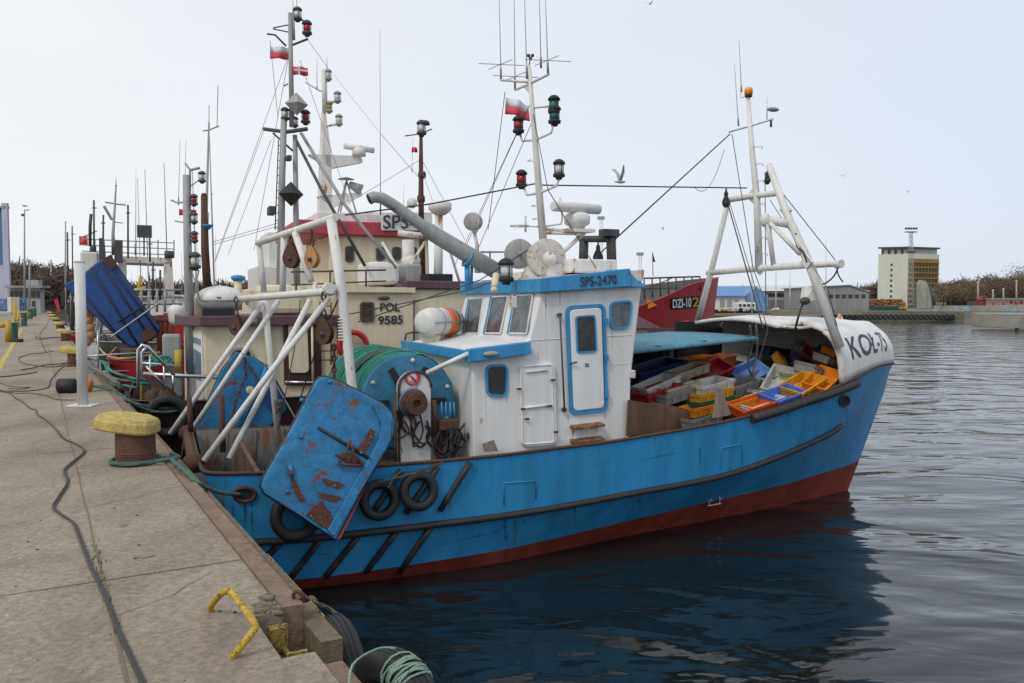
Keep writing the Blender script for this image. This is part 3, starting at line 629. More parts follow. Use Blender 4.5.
for x, y in ((559.5, 315), (564, 409.5)): m.lathe(V(x, y, -HV-.04), EV, [(.035, -.02), (.035, .02)], 10)
m.build('grab_rail', mDGREY, boat)
for y in (427, 441):
    m = MB(); a = V(570, y+1.5, -HV-.003); b_ = V(600, y-2, -HV-.003); m.hexa([a, b_, b_-EV*.16, a-EV*.16, a+EZ*.05, b_+EZ*.05, b_-EV*.16+EZ*.03, a-EV*.16+EZ*.03]); m.build('step', paint('step_rust', (.42, .31, .12), .7, .5, .85, scale=9, streak=False), boat)
# blue eave over the lower deckhouse
e = [V(469, 362.5, -1.75), V(531.5, 354, -1.75), V(531, 342, -1.75), V(469, 349.5, -1.75)]; m = MB(); m.prism(e, EV*.16); m.build('eave', mBLUE2, boat, bevel=.01)
a = uvz(e[0]); m = MB(); m.hexa([W(a[0], -1.59, a[2]+.02), W(a[0]+.1, -1.59, a[2]+.02), W(a[0]+.1, 1.75, a[2]+.02), W(a[0], 1.75, a[2]+.02), W(a[0], -1.59, a[2]+.15), W(a[0]+.1, -1.59, a[2]+.15), W(a[0]+.1, 1.75, a[2]+.15), W(a[0], 1.75, a[2]+.15)]); m.build('eave', mBLUE2, boat)
m = MB(); m.ell(V(491, 354, -1.76), (.12, .04, .04), EU, EV); m.build('deck_light', mGREY, boat)
m = MB(); m.tube([V(427, 373, -1.35), V(470, 353, -1.7)], .035, 8); m.build('brace_pipe', mWHITE, boat)
m = MB(); m.prism(VQ(-1.72, (485, 452), (498, 451), (494, 440), (482.5, 444)), EV*.02); m.build('loose_board', mWOOD, boat)
# weathering: rust runs and scrapes on hull and house
mRUN = worn('rust_run', (.18, .08, .04)); mRUNP = worn('pale_rust_run', (.42, .28, .16)); mSCUFF = worn('scuff_dark', (.02, .08, .12), .4, .7); mSCUFL = worn('scuff_pale', (.14, .38, .55))
def run(x, y, h, w_, mat, name='rust_run', house_=False, slant=0):
    f = (lambda a, b_: V(a, b_, -HV-.0035)) if house_ else (lambda a, b_: HM.hit(a, b_, .005))
    P = []; k = 5
    for i in range(k+1): t = i/k; P.append((x+slant*t-w_*.5*(1-t*.7)*random.uniform(.6, 1.2), y+h*t))
    for i in range(k, -1, -1): t = i/k; P.append((x+slant*t+w_*.5*(1-t*.7)*random.uniform(.6, 1.2), y+h*t))
    m = MB(); pts = [f(*p) for p in P]
    m.add(pts, [(i, i+1, 2*k-i, 2*k+1-i) for i in range(k)]); m.build(name, mat, boat, fixn=False)
for a in ((506, 513, 30, 7, mSCUFF), (515, 514, 34, 4, mRUN), (506, 526, 3, 4, mRUN), (517, 529, 3, 4, mRUN), (524, 520, 4, 3, mRUN), (742, 470, 16, 1.5, mRUN), (700, 448, 24, 2, mSCUFF), (600, 442, 20, 1.5, mRUN), (655, 437, 12, 1.2, mRUN), (477, 457, 16, 2, mRUN), (340, 470, 14, 2, mRUN), (245, 502, 26, 5, mSCUFF), (252, 503, 34, 3, mSCUFF), (233, 505, 22, 3, mSCUFF), (226, 478, 24, 3, mRUN), (847, 408, 18, 1.5, mRUN), (560, 446, 10, 1.5, mRUN), (450, 500, 14, 2, mSCUFF), (575, 505, 24, 2, mSCUFF), (788, 412, 14, 2, mSCUFF), (640, 494, 22, 2.4, mSCUFF), (770, 455, 12, 1.6, mRUN)): run(*a)
for x0, y0, x1, y1 in ((438, 545, 500, 530), (452, 548, 476, 543), (640, 460, 676, 452), (560, 470, 610, 462), (720, 500, 790, 480), (800, 440, 836, 424), (430, 486, 470, 480), (300, 556, 330, 553), (545, 528, 600, 517)):
    m = MB(); m.add([HM.hit(x0, y0, .005), HM.hit(x1, y1, .005), HM.hit(x1, y1+.9, .005), HM.hit((x0+x1)/2, (y0+y1)/2+1.3, .005), HM.hit(x0, y0+.6, .005)], [(0, 1, 2, 3, 4)]); m.build('scrape', random.choice((mSCUFL, mSCUFF)), boat, fixn=False)
for a in ((524, 411, 16, 1.5, mRUNP), (555, 434, 12, 2.2, mRUN), (551, 383, 12, 1.3, mRUNP), (573, 430, 9, 3, mRUNP), (596, 428, 8, 2, mRUNP), (574, 444, 5, 3, mRUN), (486, 396, 22, 1.2, mRUNP), (507, 396, 16, 1, mRUNP), (568, 415, 14, 1.5, mRUNP), (605, 411, 16, 1.2, mRUNP), (612, 331, 18, 1.2, mRUNP), (628, 330, 14, 1, mRUNP), (546, 292, 26, 1.6, mRUNP), (560, 291, 14, 1.4, mRUNP), (625, 287, 8, 1.2, mRUNP), (519, 388, 10, 1, mRUNP), (538, 352, 8, 1.2, mRUNP)): run(*a, house_=True)
m = MB(); m.box(V(512.5, 302, -HV-.05), (.1, .1, .16), EU, EV); m.tube([V(513, 296, -HV-.02), V(513, 303, -HV-.08)], .012, 6); m.build('side_light', mWHITER, boat, bevel=.015)
m = MB(); m.box(V(632, 374, -HV+.0), (.06, .12, .12), EU, EV); m.build('deck_socket', mWHITER, boat, bevel=.01)
# ---- roof gear: searchlight, drum winch, coaming, exhaust, lamps
m = MB(); m.ub(4.75, 5.6, -1.0, .8, 4.2, 4.42); m.ub(4.1, 4.6, -.6, .5, 4.1, 4.22); m.build('roof_coaming', mWHITER, boat, bevel=.03)
ex = [V(369, 199, .5), V(374, 197, .5), V(382, 198, .5), V(392, 204, .5), V(420, 224, .5), V(432, 233, .5), V(465, 253, .5), V(505, 276, .5)]
m = MB(); m.tube(ex, [.085, .085, .085, .088, .09, .125, .135, .135], 16, cap=False); m.tube([ex[0], ex[1]], .07, 12)
ep = m.build('exhaust_pipe', mGREY, boat, solid=.012); MB().lathe(ex[0]+(ex[0]-ex[1]).normalized()*.004, ex[0]-ex[1], [(.078, 0), (.078, .004)], 16).build('shaded_mouth', mDARKIN, ep)  # dark disc over the pipe end, painted for the shade inside
m = MB(); m.tube([V(467, 262, .5), V(467.5, 290, .5)], .045, 8); m.tube([V(472, 262, .62), V(471, 290, .62)], .025, 8); m.torus(V(468, 258, .5), V(478, 264, .5)-V(458, 250, .5), .145, .022); m.build('exhaust_support', mBLUE2, boat)
mREEL = paint('reel_rusty', (.60, .59, .56), .6, .3, .5, scale=4, rustc=(.36, .22, .12), streak=False)
def reel(c, r, w_, ax, mat, parent, name='wire_reel'):
    m = MB(); ax = Vector(ax).normalized(); a = c-ax*w_/2; b_ = c+ax*w_/2
    for p in (a, b_): m.lathe(p-ax*.015, ax, [(r*.3, 0), (r*.97, 0), (r, .008), (r, .022), (r*.97, .03), (r*.3, .03)], 28)
    m.lathe(a, ax, [(r*.14, -.1), (r*.14, w_+.1)], 12); o = m.build(name, mat, parent)
    m = MB()
    for k in range(int(w_/.025)): m.torus(a+ax*(.02+k*.025), ax, r*.72, .014, 20, 5)
    m.build('wire_turn', mDGREY, o); return o
reel(V(519, 254, -.0), .24, .18, W(-.35, -1, 0)-W(0, 0, 0), mGREY, boat); reel(V(546, 258, -.6), .3, .2, W(-.35, -1, 0)-W(0, 0, 0), mREEL, boat)
m = MB(); m.lathe(V(549, 259, -.76), -EV, [(.12, 0), (.11, .08), (.06, .1), (.06, .16), (.04, .18)], 12); m.box(V(552, 271, -.6), (.3, .4, .2), EU, EV); m.build('winch_gear', mWHITER, boat)
def lamp(parent, p, s, glass, cap=mBLACK, name='navigation_lamp'):
    p = Vector(p); m = MB(); m.lathe(p, EZ, [(.045*s, -.16*s), (.055*s, -.13*s), (.09*s, -.12*s), (.095*s, -.08*s), (.06*s, -.06*s)], 14); m.lathe(p, EZ, [(.065*s, .065*s), (.10*s, .075*s), (.085*s, .11*s), (.05*s, .14*s), (.02*s, .15*s)], 14)
    for k in range(4): a = k*math.pi/2+.5; m.tube([p+Vector((math.cos(a)*.08*s, math.sin(a)*.08*s, z*s)) for z in (-.09, .08)], .006*s, 4)
    o = m.build(name, cap, parent); MB().lathe(p, EZ, [(.062*s, -.065*s), (.07*s, 0), (.062*s, .07*s)], 14).build('lens', glass, o); return o
lamp(boat, V(506, 271, -.9), 1.3, mCLEAR); m = MB(); m.tube([V(496, 275, -1.3), V(494, 288, -1.5)], .05, 8); m.ell(V(494, 290, -1.52), (.05, .05, .05)); m.build('side_lamp_bracket', mCREAM, boat)
m = MB(); m.lathe(V(474, 222, .6), W(-.7, -.8, .0)-W(0, 0, 0), [(.02, -.15), (.10, -.13), (.14, -.05), (.145, .08), (.15, .1), (.14, .11)], 18); sl = m.build('searchlight', mGREY, boat)
m = MB(); m.tube([V(474, 231, .6), V(477, 245, .6), V(477, 262, .6)], [.03, .03, .05], 8); m.torus(V(475, 223, .6), EU, .17, .015, 20, 6); m.build('yoke', mWHITER, sl)
m = MB(); m.lathe(V(478, 255, .6), EZ, [(.06, -.3), (.08, 0), (.05, .02)], 10); m.build('pedestal', mWHITER, boat)
m = MB(); m.tube([V(481, 270, .9), V(481, 252, .9), V(507, 252, .9), V(507, 270, .9)], .02, 6); m.tube([V(490, 252, .9), V(490, 270, .9)], .018, 6); m.build('roof_rail', mGREY, boat)
# ---- main mast
mv = 0.0
mt = V(529, 66, mv); mb_ = V(546, 276, mv)
def MP(y): f = (y-66)/(276-66); return mt.lerp(mb_, f)
m = MB(); m.tube([MP(66), MP(120), MP(160), MP(276)], [.035, .042, .055, .075], 10); mast = m.build('mast', mWHITEG, boat)
m = MB(); m.tube([V(501, 80, .5), MP(82)], .022, 6); m.tube([MP(83), V(549, 74, -.5)], .022, 6); m.tube([MP(83), V(515, 90, .3)], .02, 6); m.tube([MP(107), V(553, 106, -.3)], .02, 6)
m.tube([V(520, 133, .35), V(522, 141, .3), MP(139), V(551, 133, -.35), V(554, 122, -.35)], .02, 6)
m.tube([V(523, 186, .4), V(527, 195, .3), MP(192), V(556, 186, -.4), V(560, 177, -.4)], .022, 6)
m.prism([MP(84), MP(94), V(522, 85, .15)], EV*.02)
for y in (160, 205, 218): m.tube([MP(y), MP(y)-EU*.17-EZ*.01, MP(y)-EU*.15-EV*.1], .008, 4)
m.build('crosstree', mWHITEG, mast)
for x, y, v_, g_ in ((518.5, 125, .35, mREDG), (554, 105, -.35, mGREENG), (521.5, 179, .4, mREDG), (559, 169, -.4, mCLEAR)): lamp(mast, V(x, y, v_), 1.05, g_)
lamp(mast, V(554.5, 115, -.35), 1.1, mGREENG)
def antenna(parent, base, top, r0=.012, r1=.004, name='antenna'): MB().tube([base, base.lerp(top, .12), base.lerp(top, .13), top], [r0*1.7, r0*1.7, r0, r1], 6).build(name, mWIREL, parent)
for a, b_, v_ in (((501, 80), (499, -14), .5), ((515, 90), (514, -14), .3), ((527, 79), (524, -20), 0), ((548, 73), (545, -14), -.5), ((541, 68), (539, -20), -.2)): antenna(mast, V(*a, v_), V(*b_, v_))
m = MB()
for x, y, v_ in ((500.5, 64.5, .5), (515, 76.5, .3), (547, 60.5, -.5)):
    for dx, dy in ((24, 1), (-22, -1), (12, -5), (-12, 5)): m.tube([V(x, y, v_), V(x+dx, y+dy, v_)], .006, 4)
m.build('whip_radial', mWIREL, mast)
m = MB(); m.tube([MP(66), V(530.5, 58, 0)], .01, 5)
for dx, dy in ((-2, -1), (2, -1), (0, 2)): m.ell(V(530.5+dx, 56.5+dy, 0), (.03, .03, .03), n=8, m=5)
m.build('wind_cups', mDGREY, mast)
m = MB(); m.tube([V(519, 226, .3), MP(226)], .014, 6); m.torus(V(520, 226, .3), EZ, .16, .012, 16, 5); m.tube([V(525.5, 216, .2), V(525.5, 232, .2)], .02, 6); m.build('loop_antenna', mWHITER, mast)
# radar on its arm
m = MB(); m.tube([MP(228), V(580, 232, -.15)], .03, 6); m.tube([MP(232), V(582, 234, -.3)], .03, 6); m.tube([V(562, 253, -.3), V(584, 233, -.2)], .035, 6); m.box(V(577, 231, -.2), (.5, .35, .05), EU, EV); m.tube([MP(226), V(561, 224, -.4), V(562.5, 218, -.4), V(560, 198, -.4)], .016, 6)
ra = m.build('radar_arm', mWHITER, boat)
m = MB(); m.lathe(V(577, 230, -.2), EZ, [(.12, 0), (.13, .05), (.21, .1), (.22, .22), (.17, .27), (.08, .30), (.07, .36)], 20); m.build('radar_pedestal', mWHITE, ra)
m = MB(); a = V(553, 206, -.45); b_ = V(599, 209.5, -.05); m.tube([a, a.lerp(b_, .02), a.lerp(b_, .98), b_], [.06, .085, .085, .06], 12); m.build('radar_scanner', mPLW, ra)
# dark gallows frame with block, ahead of the wheelhouse roof
m = MB(); gv = 0.6; m.tube([V(583, 272, .9), V(584, 240, .9)], .085, 8); m.tube([V(612, 274, .2), V(611, 238, .2)], .085, 8); m.tube([V(581, 239, .95), V(614, 239, .15)], .06, 8)
for k in range(5):
    m.tube([V(613, 246+k*6, .2), V(616, 246+k*6, .18)], .012, 4); m.tube([V(580, 246+k*6, .93), V(583, 246+k*6, .93)], .012, 4)
m.build('gallows', mDGREY, boat)
lb = MB(); lb.box(V(609, 233, .2), (.3, .2, .12), EU, EV); lb.build('work_light', mDGREY, boat)
# ---- stern gantry
TK = .82
m = MB(); tS, tP = V(332, 221, -1.45), V(258, 243, 1.5)
m.tube([V(336, 217, -1.5), tP], .062, 10); g_ = m.build('stern_gantry', mWHITEG, boat)
m = MB(); m.tube([V(331, 219, -1.45), V(343, 300, -1.5), V(352.5, 392, -1.55), V(357, 448, -1.6)], .078, 10)
for k in range(8): m.tube([V(338, 319+k*3, -1.55), V(343, 319+k*3, -1.55)], .012, 4)
m.build('post', mWHITEG, g_)
m = MB(); m.tube([V(259, 243, 1.5), V(264, 292, 1.5)], .06, 8); m.tube([V(264, 298, 1.3), V(271, 365, 1.35), V(279, 446, 1.4)], .065, 8); m.build('post', mWHITEG, g_)
m = MB(); m.tube([V(284, 236, .4), V(282.5, 292, .4)], .06, 8); m.build('post', mWHITEG, g_)
m = MB(); m.tube([V(335, 291, -1.5), V(238, 299, 1.6)], .066, 10); m.lathe(V(330, 288, -1.58), EV, [(.075, 0), (.075, .16)], 14, False); m.build('crossbar', mWHITEG, g_)
m = MB(); m.tube([V(295, 233, -.2), V(311, 281, -.6)], .06, 8); m.tube([V(315, 283, -.6), V(315, 292, -.7)], .04, 6); m.build('inner_brace', mWHITEG, g_)
for pts in (((263, 302, 1.2), (170, 434, 1.45)), ((279, 300, .9), (194, 427, 1.2)), ((310, 300, -.9), (273, 373, -1.1), (229, 459, -1.5)), ((329, 298, -1.3), (272, 370, -1.35), (204, 461, -1.45)), ((249, 300, 1.4), (255, 322, 1.35))):
    MB().tube([V(*p) for p in pts], .048, 8).build('stay_leg', mWHITEG, g_)
m = MB(); m.tube([V(189, 397, .8), V(191, 432, .8)], .05, 8); m.tube([V(221, 394, -.5), V(223, 452, -.5)], .055, 8); m.build('stern_post', mRUST, boat)
m = MB(); a = W(-.72, -1.28, 1.70); b_ = W(-.72, 1.35, 1.70); m.tube([a, b_], .085, 14); m.lathe(a-EV*.1, EV, [(.15, 0), (.15, .06)], 12); m.lathe(b_, EV, [(.13, 0), (.13, .06)], 12); m.build('stern_roller', mRUST, boat)
m = MB(); m.ub(.0, .06, -1.75, 1.7, .95, 1.6); m.ub(1.15, 1.19, -1.0, 1.7, .95, 1.5); m.build('pound_board', mBROWN, boat)
m = MB()
for u_ in (-.1, .35, .8, 1.25, 1.7): m.tube([W(u_, 1.86, .95), W(u_, 1.86, 1.62)], .035, 5)
m.build('bulwark_stay', mINS, boat)
TK = 1.0
# ---- net drum
dc = V(408, 402, -1.1); du_, dz_ = uvz(dc)[0], uvz(dc)[2]
def DC(v): return W(du_, v, dz_)
m = MB(); m.lathe(DC(-1.14), EV, [(.12, 0), (.66, 0), (.685, .01), (.685, .04), (.66, .05), (.1, .05)], 40); m.lathe(DC(1.34), EV, [(.12, 0), (.66, 0), (.685, .01), (.685, .04), (.66, .05), (.1, .05)], 40)
m.lathe(DC(-1.3), EV, [(.12, 0), (.12, 2.6)], 12); nd = m.build('net_drum', paint('drum_blue', (.03, .22, .36), .5, .4, .22, scale=3, streak=False), boat)
m = MB(); rows = []
for i in range(49):
    v_ = -1.08+2.4*i/48; row = []
    for k in range(56):
        a = 2*math.pi*k/56; rr_ = .665+.035*math.sin(i*.55+1.7*math.sin(a*2))+.018*random.uniform(-1, 1); row.append(W(du_+rr_*math.cos(a), v_, dz_+rr_*math.sin(a)))
    rows.append(row)
m.grid(rows, close=True); m.build('net', mNET, nd)
m = MB()
for j in range(9):
    v0_ = -.95+j*.23; pp = []
    for k in range(60):
        a = 2*math.pi*k/60*1.0; pp.append(W(du_+.715*math.cos(a), v0_+.16*math.sin(a*1+j)+.1*k/60, dz_+.715*math.sin(a)))
    m.tube(pp, .012, 4, closed=False)
m.build('net_rope', paint('pale_green_rope', (.10, .36, .28), .9, .4, 0, scale=18, bump=.8), nd)
m = MB()
for j in range(3): m.torus(DC(-.35+j*.06), W(.1, 1, 0)-W(0, 0, 0), .70, .03, 50, 6)
m.build('ground_rope', paint('brown_rope', (.10, .085, .06), .9, .5, 0, scale=18, bump=.8), nd)
m = MB()
for a in (0, 62, 118, 180, 242, 298):
    c = W(du_+.42*math.cos(R(a)), -1.155, dz_+.42*math.sin(R(a))); d = (W(math.cos(R(a)), 0, math.sin(R(a)))-W(0, 0, 0)); m.box(c, (.26, .04, .09), d, EV, d.cross(EV))
m.build('flange_slot', mDARKIN, nd)
m = MB()
for a in (85, 20, 150, 335): m.lathe(W(du_+.6*math.cos(R(a)), -1.16, dz_+.6*math.sin(R(a))), -EV, [(.03, 0), (.03, .02)], 10)
m.build('flange_bolt', mWHITER, nd)
# motor housing with the prohibition sign
hu, hz = uvz(V(415, 390, -1.3))[0], 0
pl = []; zt = uvz(V(415, 388, -1.3))[2]
for k in range(13): a = math.pi*k/12; pl.append(W(hu+.235*math.cos(a), -1.3, zt+.235*math.sin(a)))
pl = [W(hu+.235, -1.3, 1.0)]+pl+[W(hu-.235, -1.3, 1.0)]
m = MB(); m.prism(pl, EV*.14); mh = m.build('drum_housing', mCREAM if False else mWHITER, boat, bevel=.015)
m = MB(); m.tube([p-EV*.01 for p in pl[1:-1]]+[pl[-1]-EV*.01], .02, 6); m.build('housing_rim', mDGREY, mh)
hc = V(412, 402, -1.32)
m = MB(); m.lathe(hc, -EV, [(.19, 0), (.19, .1), (.16, .12), (.12, .13), (.12, .2), (.15, .21), (.15, .26), (.06, .262), (.05, .2)], 20, False); m.build('hub', mRUST, mh); MB().lathe(hc-EV*.02, -EV, [(.2, 0), (.2, .04)], 24).build('hub_ring', mBLUE2, mh)
sc_ = V(412.5, 378, -1.312)
m = MB(); m.torus(sc_, EV, .095, .013, 24, 6); m.tube([sc_+EU*-.055+EZ*.055, sc_+EU*.055-EZ*.055], .010, 6); m.build('prohibition_ring', flat('sign_red', (.55, .03, .05), .5), mh)
m = MB(); m.lathe(sc_+EV*.008, EV, [(.08, 0), (.08, .004)], 24); m.build('sign_face', mTXTW, mh)
m = MB(); m.tube([sc_-EZ*.03-EV*.002, sc_+EZ*.03-EV*.002], .004, 4); m.tube([sc_-EU*.02-EV*.002, sc_+EU*.02+EZ*.01-EV*.002], .004, 4); m.build('pictogram', mTXT, mh)
m = MB(); m.box(V(412.5, 390, -1.308), (.14, .008, .06), EU, EV); m.build('warning_plate', flat('sign_red', (1, 0, 0)), mh)
# hydraulic hoses
def loops(m, c, w_, h_, n, r=.014, dv=.12):
    for k in range(n):
        a = c+EU*random.uniform(-w_, w_)+EV*random.uniform(-dv, dv)+EZ*random.uniform(-.05, .05)*3; b_ = a+EU*random.uniform(-.1, .1)*2
        d = random.uniform(.5, 1)*h_; m.tube(catmull([a, a-EZ*d*.6+EU*random.uniform(-.12, .12), a.lerp(b_, .5)-EZ*d, b_-EZ*d*.5+EU*random.uniform(-.1, .1), b_], 5), r, 5)
m = MB(); loops(m, V(447, 433, -1.4), .18, .36, 16, .017); m.build('hose_bundle', mCABLE, boat)
m = MB(); loops(m, V(414, 416, -1.36), .22, .5, 9, .014, .05); m.build('hose_bundle', paint('hose_dark', (.05, .035, .03), .7, .5, .3, scale=12), boat)
m = MB(); m.box(V(448, 424, -1.4), (.28, .2, .14), EU, EV); m.box(V(441, 445, -1.3), (.12, .1, .6), EU, EV); vb = m.build('valve_block', mRUST, boat, bevel=.01)
m = MB()
for k in range(4): m.tube([V(442+k*4.2, 421, -1.42), V(441.5+k*4.2, 402, -1.42)], .012, 5)
m.build('lever', mBLUE2, vb)
m = MB(); m.tube([V(395, 392, -1.36), V(396, 462, -1.5)], .025, 6); m.tube([V(434, 400, -1.3), V(437, 455, -1.3)], .04, 6); m.build('frame_post', mRUST, boat)
# ---- fore gantry in one cross-section on the whaleback
GU = 9.15; TK = .85
m = MB(); m.tube([U(748, 97, GU), U(752, 150, GU), U(757, 200, GU), U(759, 270, GU)], [.045, .06, .075, .085], 12); fm = m.build('fore_mast', mWHITEG, boat)
MB().tube([U(769, 165, GU), U(786, 212, GU), U(811, 268, GU+.1), U(840, 348, GU+.4)], [.07, .08, .095, .095], 10).build('gantry_leg', mWHITEG, fm)
MB().tube([U(728, 202, GU), U(711, 272, GU), U(696, 328, GU)], [.06, .07, .075], 10).build('gantry_leg', mWHITEG, fm)
m = MB(); m.tube([U(708, 273, GU), U(740, 270, GU), U(778, 267, GU), U(811, 265, GU+.1), U(838, 264, GU+.4)], [.07, .07, .075, .07, .055], 10); m.lathe(U(837, 264, GU+.4)-EV*.1, EV, [(.075, 0), (.075, .12)], 10, False); m.build('gantry_crossbar', mWHITEG, fm)
m = MB(); m.tube([U(728, 200, GU), U(752, 196, GU), U(779, 193, GU)], .065, 10); m.build('gantry_crossbar', mWHITEG, fm)
m = MB(); m.tube([U(764, 219, GU-.2), U(789, 224, GU)], .09, 8); m.ell(U(765, 220, GU-.22), (.09, .09, .13)); m.tube([U(768, 224, GU-.2), U(774, 268, GU)], .055, 8); m.tube([U(770, 223, GU-.2), U(800, 254, GU)], .05, 8); m.build('davit_arm', mWHITEG, fm)
m = MB(); m.tube([U(729, 132, GU), U(750, 126, GU), U(773, 119, GU)], .022, 6); m.tube([U(767, 120, GU), U(767, 97, GU)], .014, 5); m.tube([U(744, 97, GU), U(741, 98, GU), U(741, 90, GU)], .014, 5); m.build('yard', mWHITEG, fm)
m = MB()
for y in (147, 164, 181, 204, 222, 238, 254): m.tube([U(754+(y-147)*.05, y, GU), U(762+(y-147)*.05, y-.5, GU), U(762+(y-147)*.05, y+2, GU)], .012, 5)
m.build('mast_rung', mWHITEG, fm)
m = MB(); m.lathe(U(748.5, 97, GU), EZ, [(.07, 0), (.07, .03), (.06, .04)], 12); bl = m.build('beacon', mBLACK, fm); MB().lathe(U(748.5, 96.5, GU)+EZ*.03, EZ, [(.075, 0), (.08, .1), (.06, .13), (.02, .14)], 14).build('beacon_glass', mAMBER, bl)
m = MB(); m.ell(U(773, 109.5, GU), (.13, .07, .04), EU, EV); m.build('mast_lamp', mGREY, fm)
m = MB(); m.tube([U(771, 120, GU), U(771, 127, GU)], .025, 6); m.build('small_block', mDGREY, fm)
antenna(fm, U(738.5, 126, GU), U(734.5, 64, GU)); antenna(fm, U(741.5, 92, GU), U(739, 40, GU))
m = MB(); m.prism([U(805, 288, GU+.2), U(816, 285, GU+.3), U(822, 298, GU+.4), U(803, 303, GU+.1)], EV*.08); m.build('fairlead_bracket', mWHITEG, fm)
MB().ell(U(805, 301, GU), (.1, .08, .07), EU, EV).build('fairlead', mDGREY, fm)
for x, y, s in ((752, 262, .22), (757, 262, .22), (800, 262, .2)): pass
# stepped gusset plates where the crossbars meet the mast
m = MB()
for cx, cy in ((752, 196), (759, 268), (806, 262), (785, 210)): m.prism([U(cx-6, cy, GU-.0), U(cx, cy-7, GU-.0), U(cx+6, cy, GU-.0), U(cx, cy+7, GU-.0)], EU*.04)
m.build('gusset', mWHITEG, fm)
m = MB(); m.lathe(U(885, 317, 10.3) if False else W(11.2, 0, 3.36), EZ, [(.05, 0), (.07, .05), (.02, .16)], 8); m.build('bow_cleat', mWHITER, boat)
TK = 1.0
# ---- rigging
def wire(mb, *P, r=.009, sag=0):
    for i in range(len(P)-1):
        a, b_ = P[i], P[i+1]; mb.tube([a.lerp(b_, k/8)-EZ*sag*4*(k/8)*(1-k/8) for k in range(9)] if sag else [a, b_], r, 4)
m = MB(); wire(m, U(730, 134, GU), V(614, 240, .15), r=.012); wire(m, U(730, 134, GU), V(560, 290, .3), r=.012); wire(m, U(724, 150, GU), U(694, 187, GU-1), r=.006, sag=.35)
wire(m, MP(184), U(747, 188, GU), r=.012); wire(m, MP(182), V(430, 204, .6), V(345, 215, .2), r=.012)
wire(m, U(726, 197, GU), V(763, 328, -1.0), r=.013); wire(m, U(728, 197, GU), V(768, 330, -1.0), V(747, 400, -1.0), r=.008); wire(m, U(732, 134, GU), U(753, 268, GU-.1), V(768, 310, -1.0), r=.008)
wire(m, U(765, 172, GU), U(766, 330, GU), r=.008); wire(m, U(770, 200, GU), U(828, 290, GU), U(838, 330, GU+.4), r=.008); wire(m, U(784, 195, GU), U(836, 261, GU+.4), r=.008)
wire(m, MP(110), V(548, 190, -.7), V(596, 268, -1.2), r=.007); wire(m, MP(118), V(470, 268, 1.4), r=.007); wire(m, MP(100), V(462, 255, 1.2), r=.006); wire(m, MP(100), V(455, 265, 1.5), r=.006); wire(m, V(505, 92, .5), V(488, 230, .9), r=.006)
wire(m, V(505, 277, -.6), V(470, 290, -.1), V(345, 315, .2), r=.009); wire(m, V(528, 250, -.5), V(480, 280, .2), V(358, 322, .4), r=.009)
m.build('rigging_wire', mWIRE, boat)
m = MB(); m.tube(catmull([U(803, 303, GU), U(798, 318, GU-.2), V(795, 335, -1.0), V(800, 350, -.9), V(815, 362, -.9), V(835, 366, -1.1), V(842, 378, -1.3)], 6), .02, 6); m.build('hanging_hose', mCABLE, boat)
m = MB(); m.tube(catmull([V(750, 325, -1), V(752, 345, -.9), V(748, 365, -.9), V(755, 380, -.8)], 5), .018, 5); m.tube(catmull([V(756, 325, -1), V(757, 350, -.95), V(752, 375, -.9)], 5), .02, 5); m.build('hanging_hose', mROPEG, boat)
m = MB(); m.tube(catmull([U(839, 266, GU+.4), U(834, 276, GU+.4), U(826, 283, GU+.3), U(818, 285, GU+.3)], 5), .014, 5); m.tube(catmull([U(836, 262, GU+.4), U(838, 274, GU+.5), U(843, 282, GU+.6)], 5), .012, 5); m.tube(catmull([U(796, 233, GU), U(797, 246, GU), U(803, 252, GU), U(807, 262, GU)], 5), .02, 5); m.build('hanging_hose', mCABLE, boat)
# ================================================================ THE OTHER MOORED BOATS
def scaled(su, sb, sz, u0, zadd=(0, 0)):
    o = []
    for i, l in enumerate((RAIL, KNUC, REDL, WATL, KEEL)):
        o.append([(u0+(p[0]+.65)*su, p[1]*sb, p[2]*sz+(zadd[0]+zadd[1]*max(0, k-5)/5 if i == 0 else 0)) for k, p in enumerate(l)])
    return Hull(o, 5)
def mbx(parent, name, mat, *a, bev=.02): m = MB(); m.ub(*a); return m.build(name, mat, parent, bevel=bev)
# ---- second boat: cream and dark maroon, v 4.0 .. 8.6
B2 = thing('fishing_boat', 'cream fishing boat with dark maroon hull and POL 9585 on its deckhouse', 'fishing boat', W(0, 6.3, 0), AB)
H2 = scaled(1.12, 1.18, 1.16, -1.65); hull_meshes(H2, B2, 6.3, [mMAROON, mMAROON, mMAROON, mDECK], deck=1.45, capm=mMAROON)
m = MB(); m.prism([W(2.3, 4.6, 1.2), W(5.2, 4.6, 1.2), W(5.2, 4.6, 4.03), W(2.3, 4.6, 4.03)], EV*3.2); m.build('deckhouse', mCREAM, B2, bevel=.03)
mbx(B2, 'roof_trim', mPURPLE, 3.7, 5.5, 4.5, 7.9, 4.03, 4.2)
m = MB(); m.prism([W(-.30, 4.7, 1.3), W(2.29, 4.7, 1.3), W(2.29, 7.6, 1.3), W(-.6, 7.6, 1.3), W(-.6, 5.5, 1.3)], EZ*2.0); m.build('aft_house', mCREAM, B2, bevel=.03)
m = MB(); m.prism([W(-.38, 4.5, 3.28), W(2.3, 4.5, 3.28), W(2.3, 7.8, 3.28), W(-.78, 7.8, 3.28), W(-.78, 5.45, 3.28)], EZ*.2); m.build('aft_roof', mPURPLE, B2, bevel=.02)
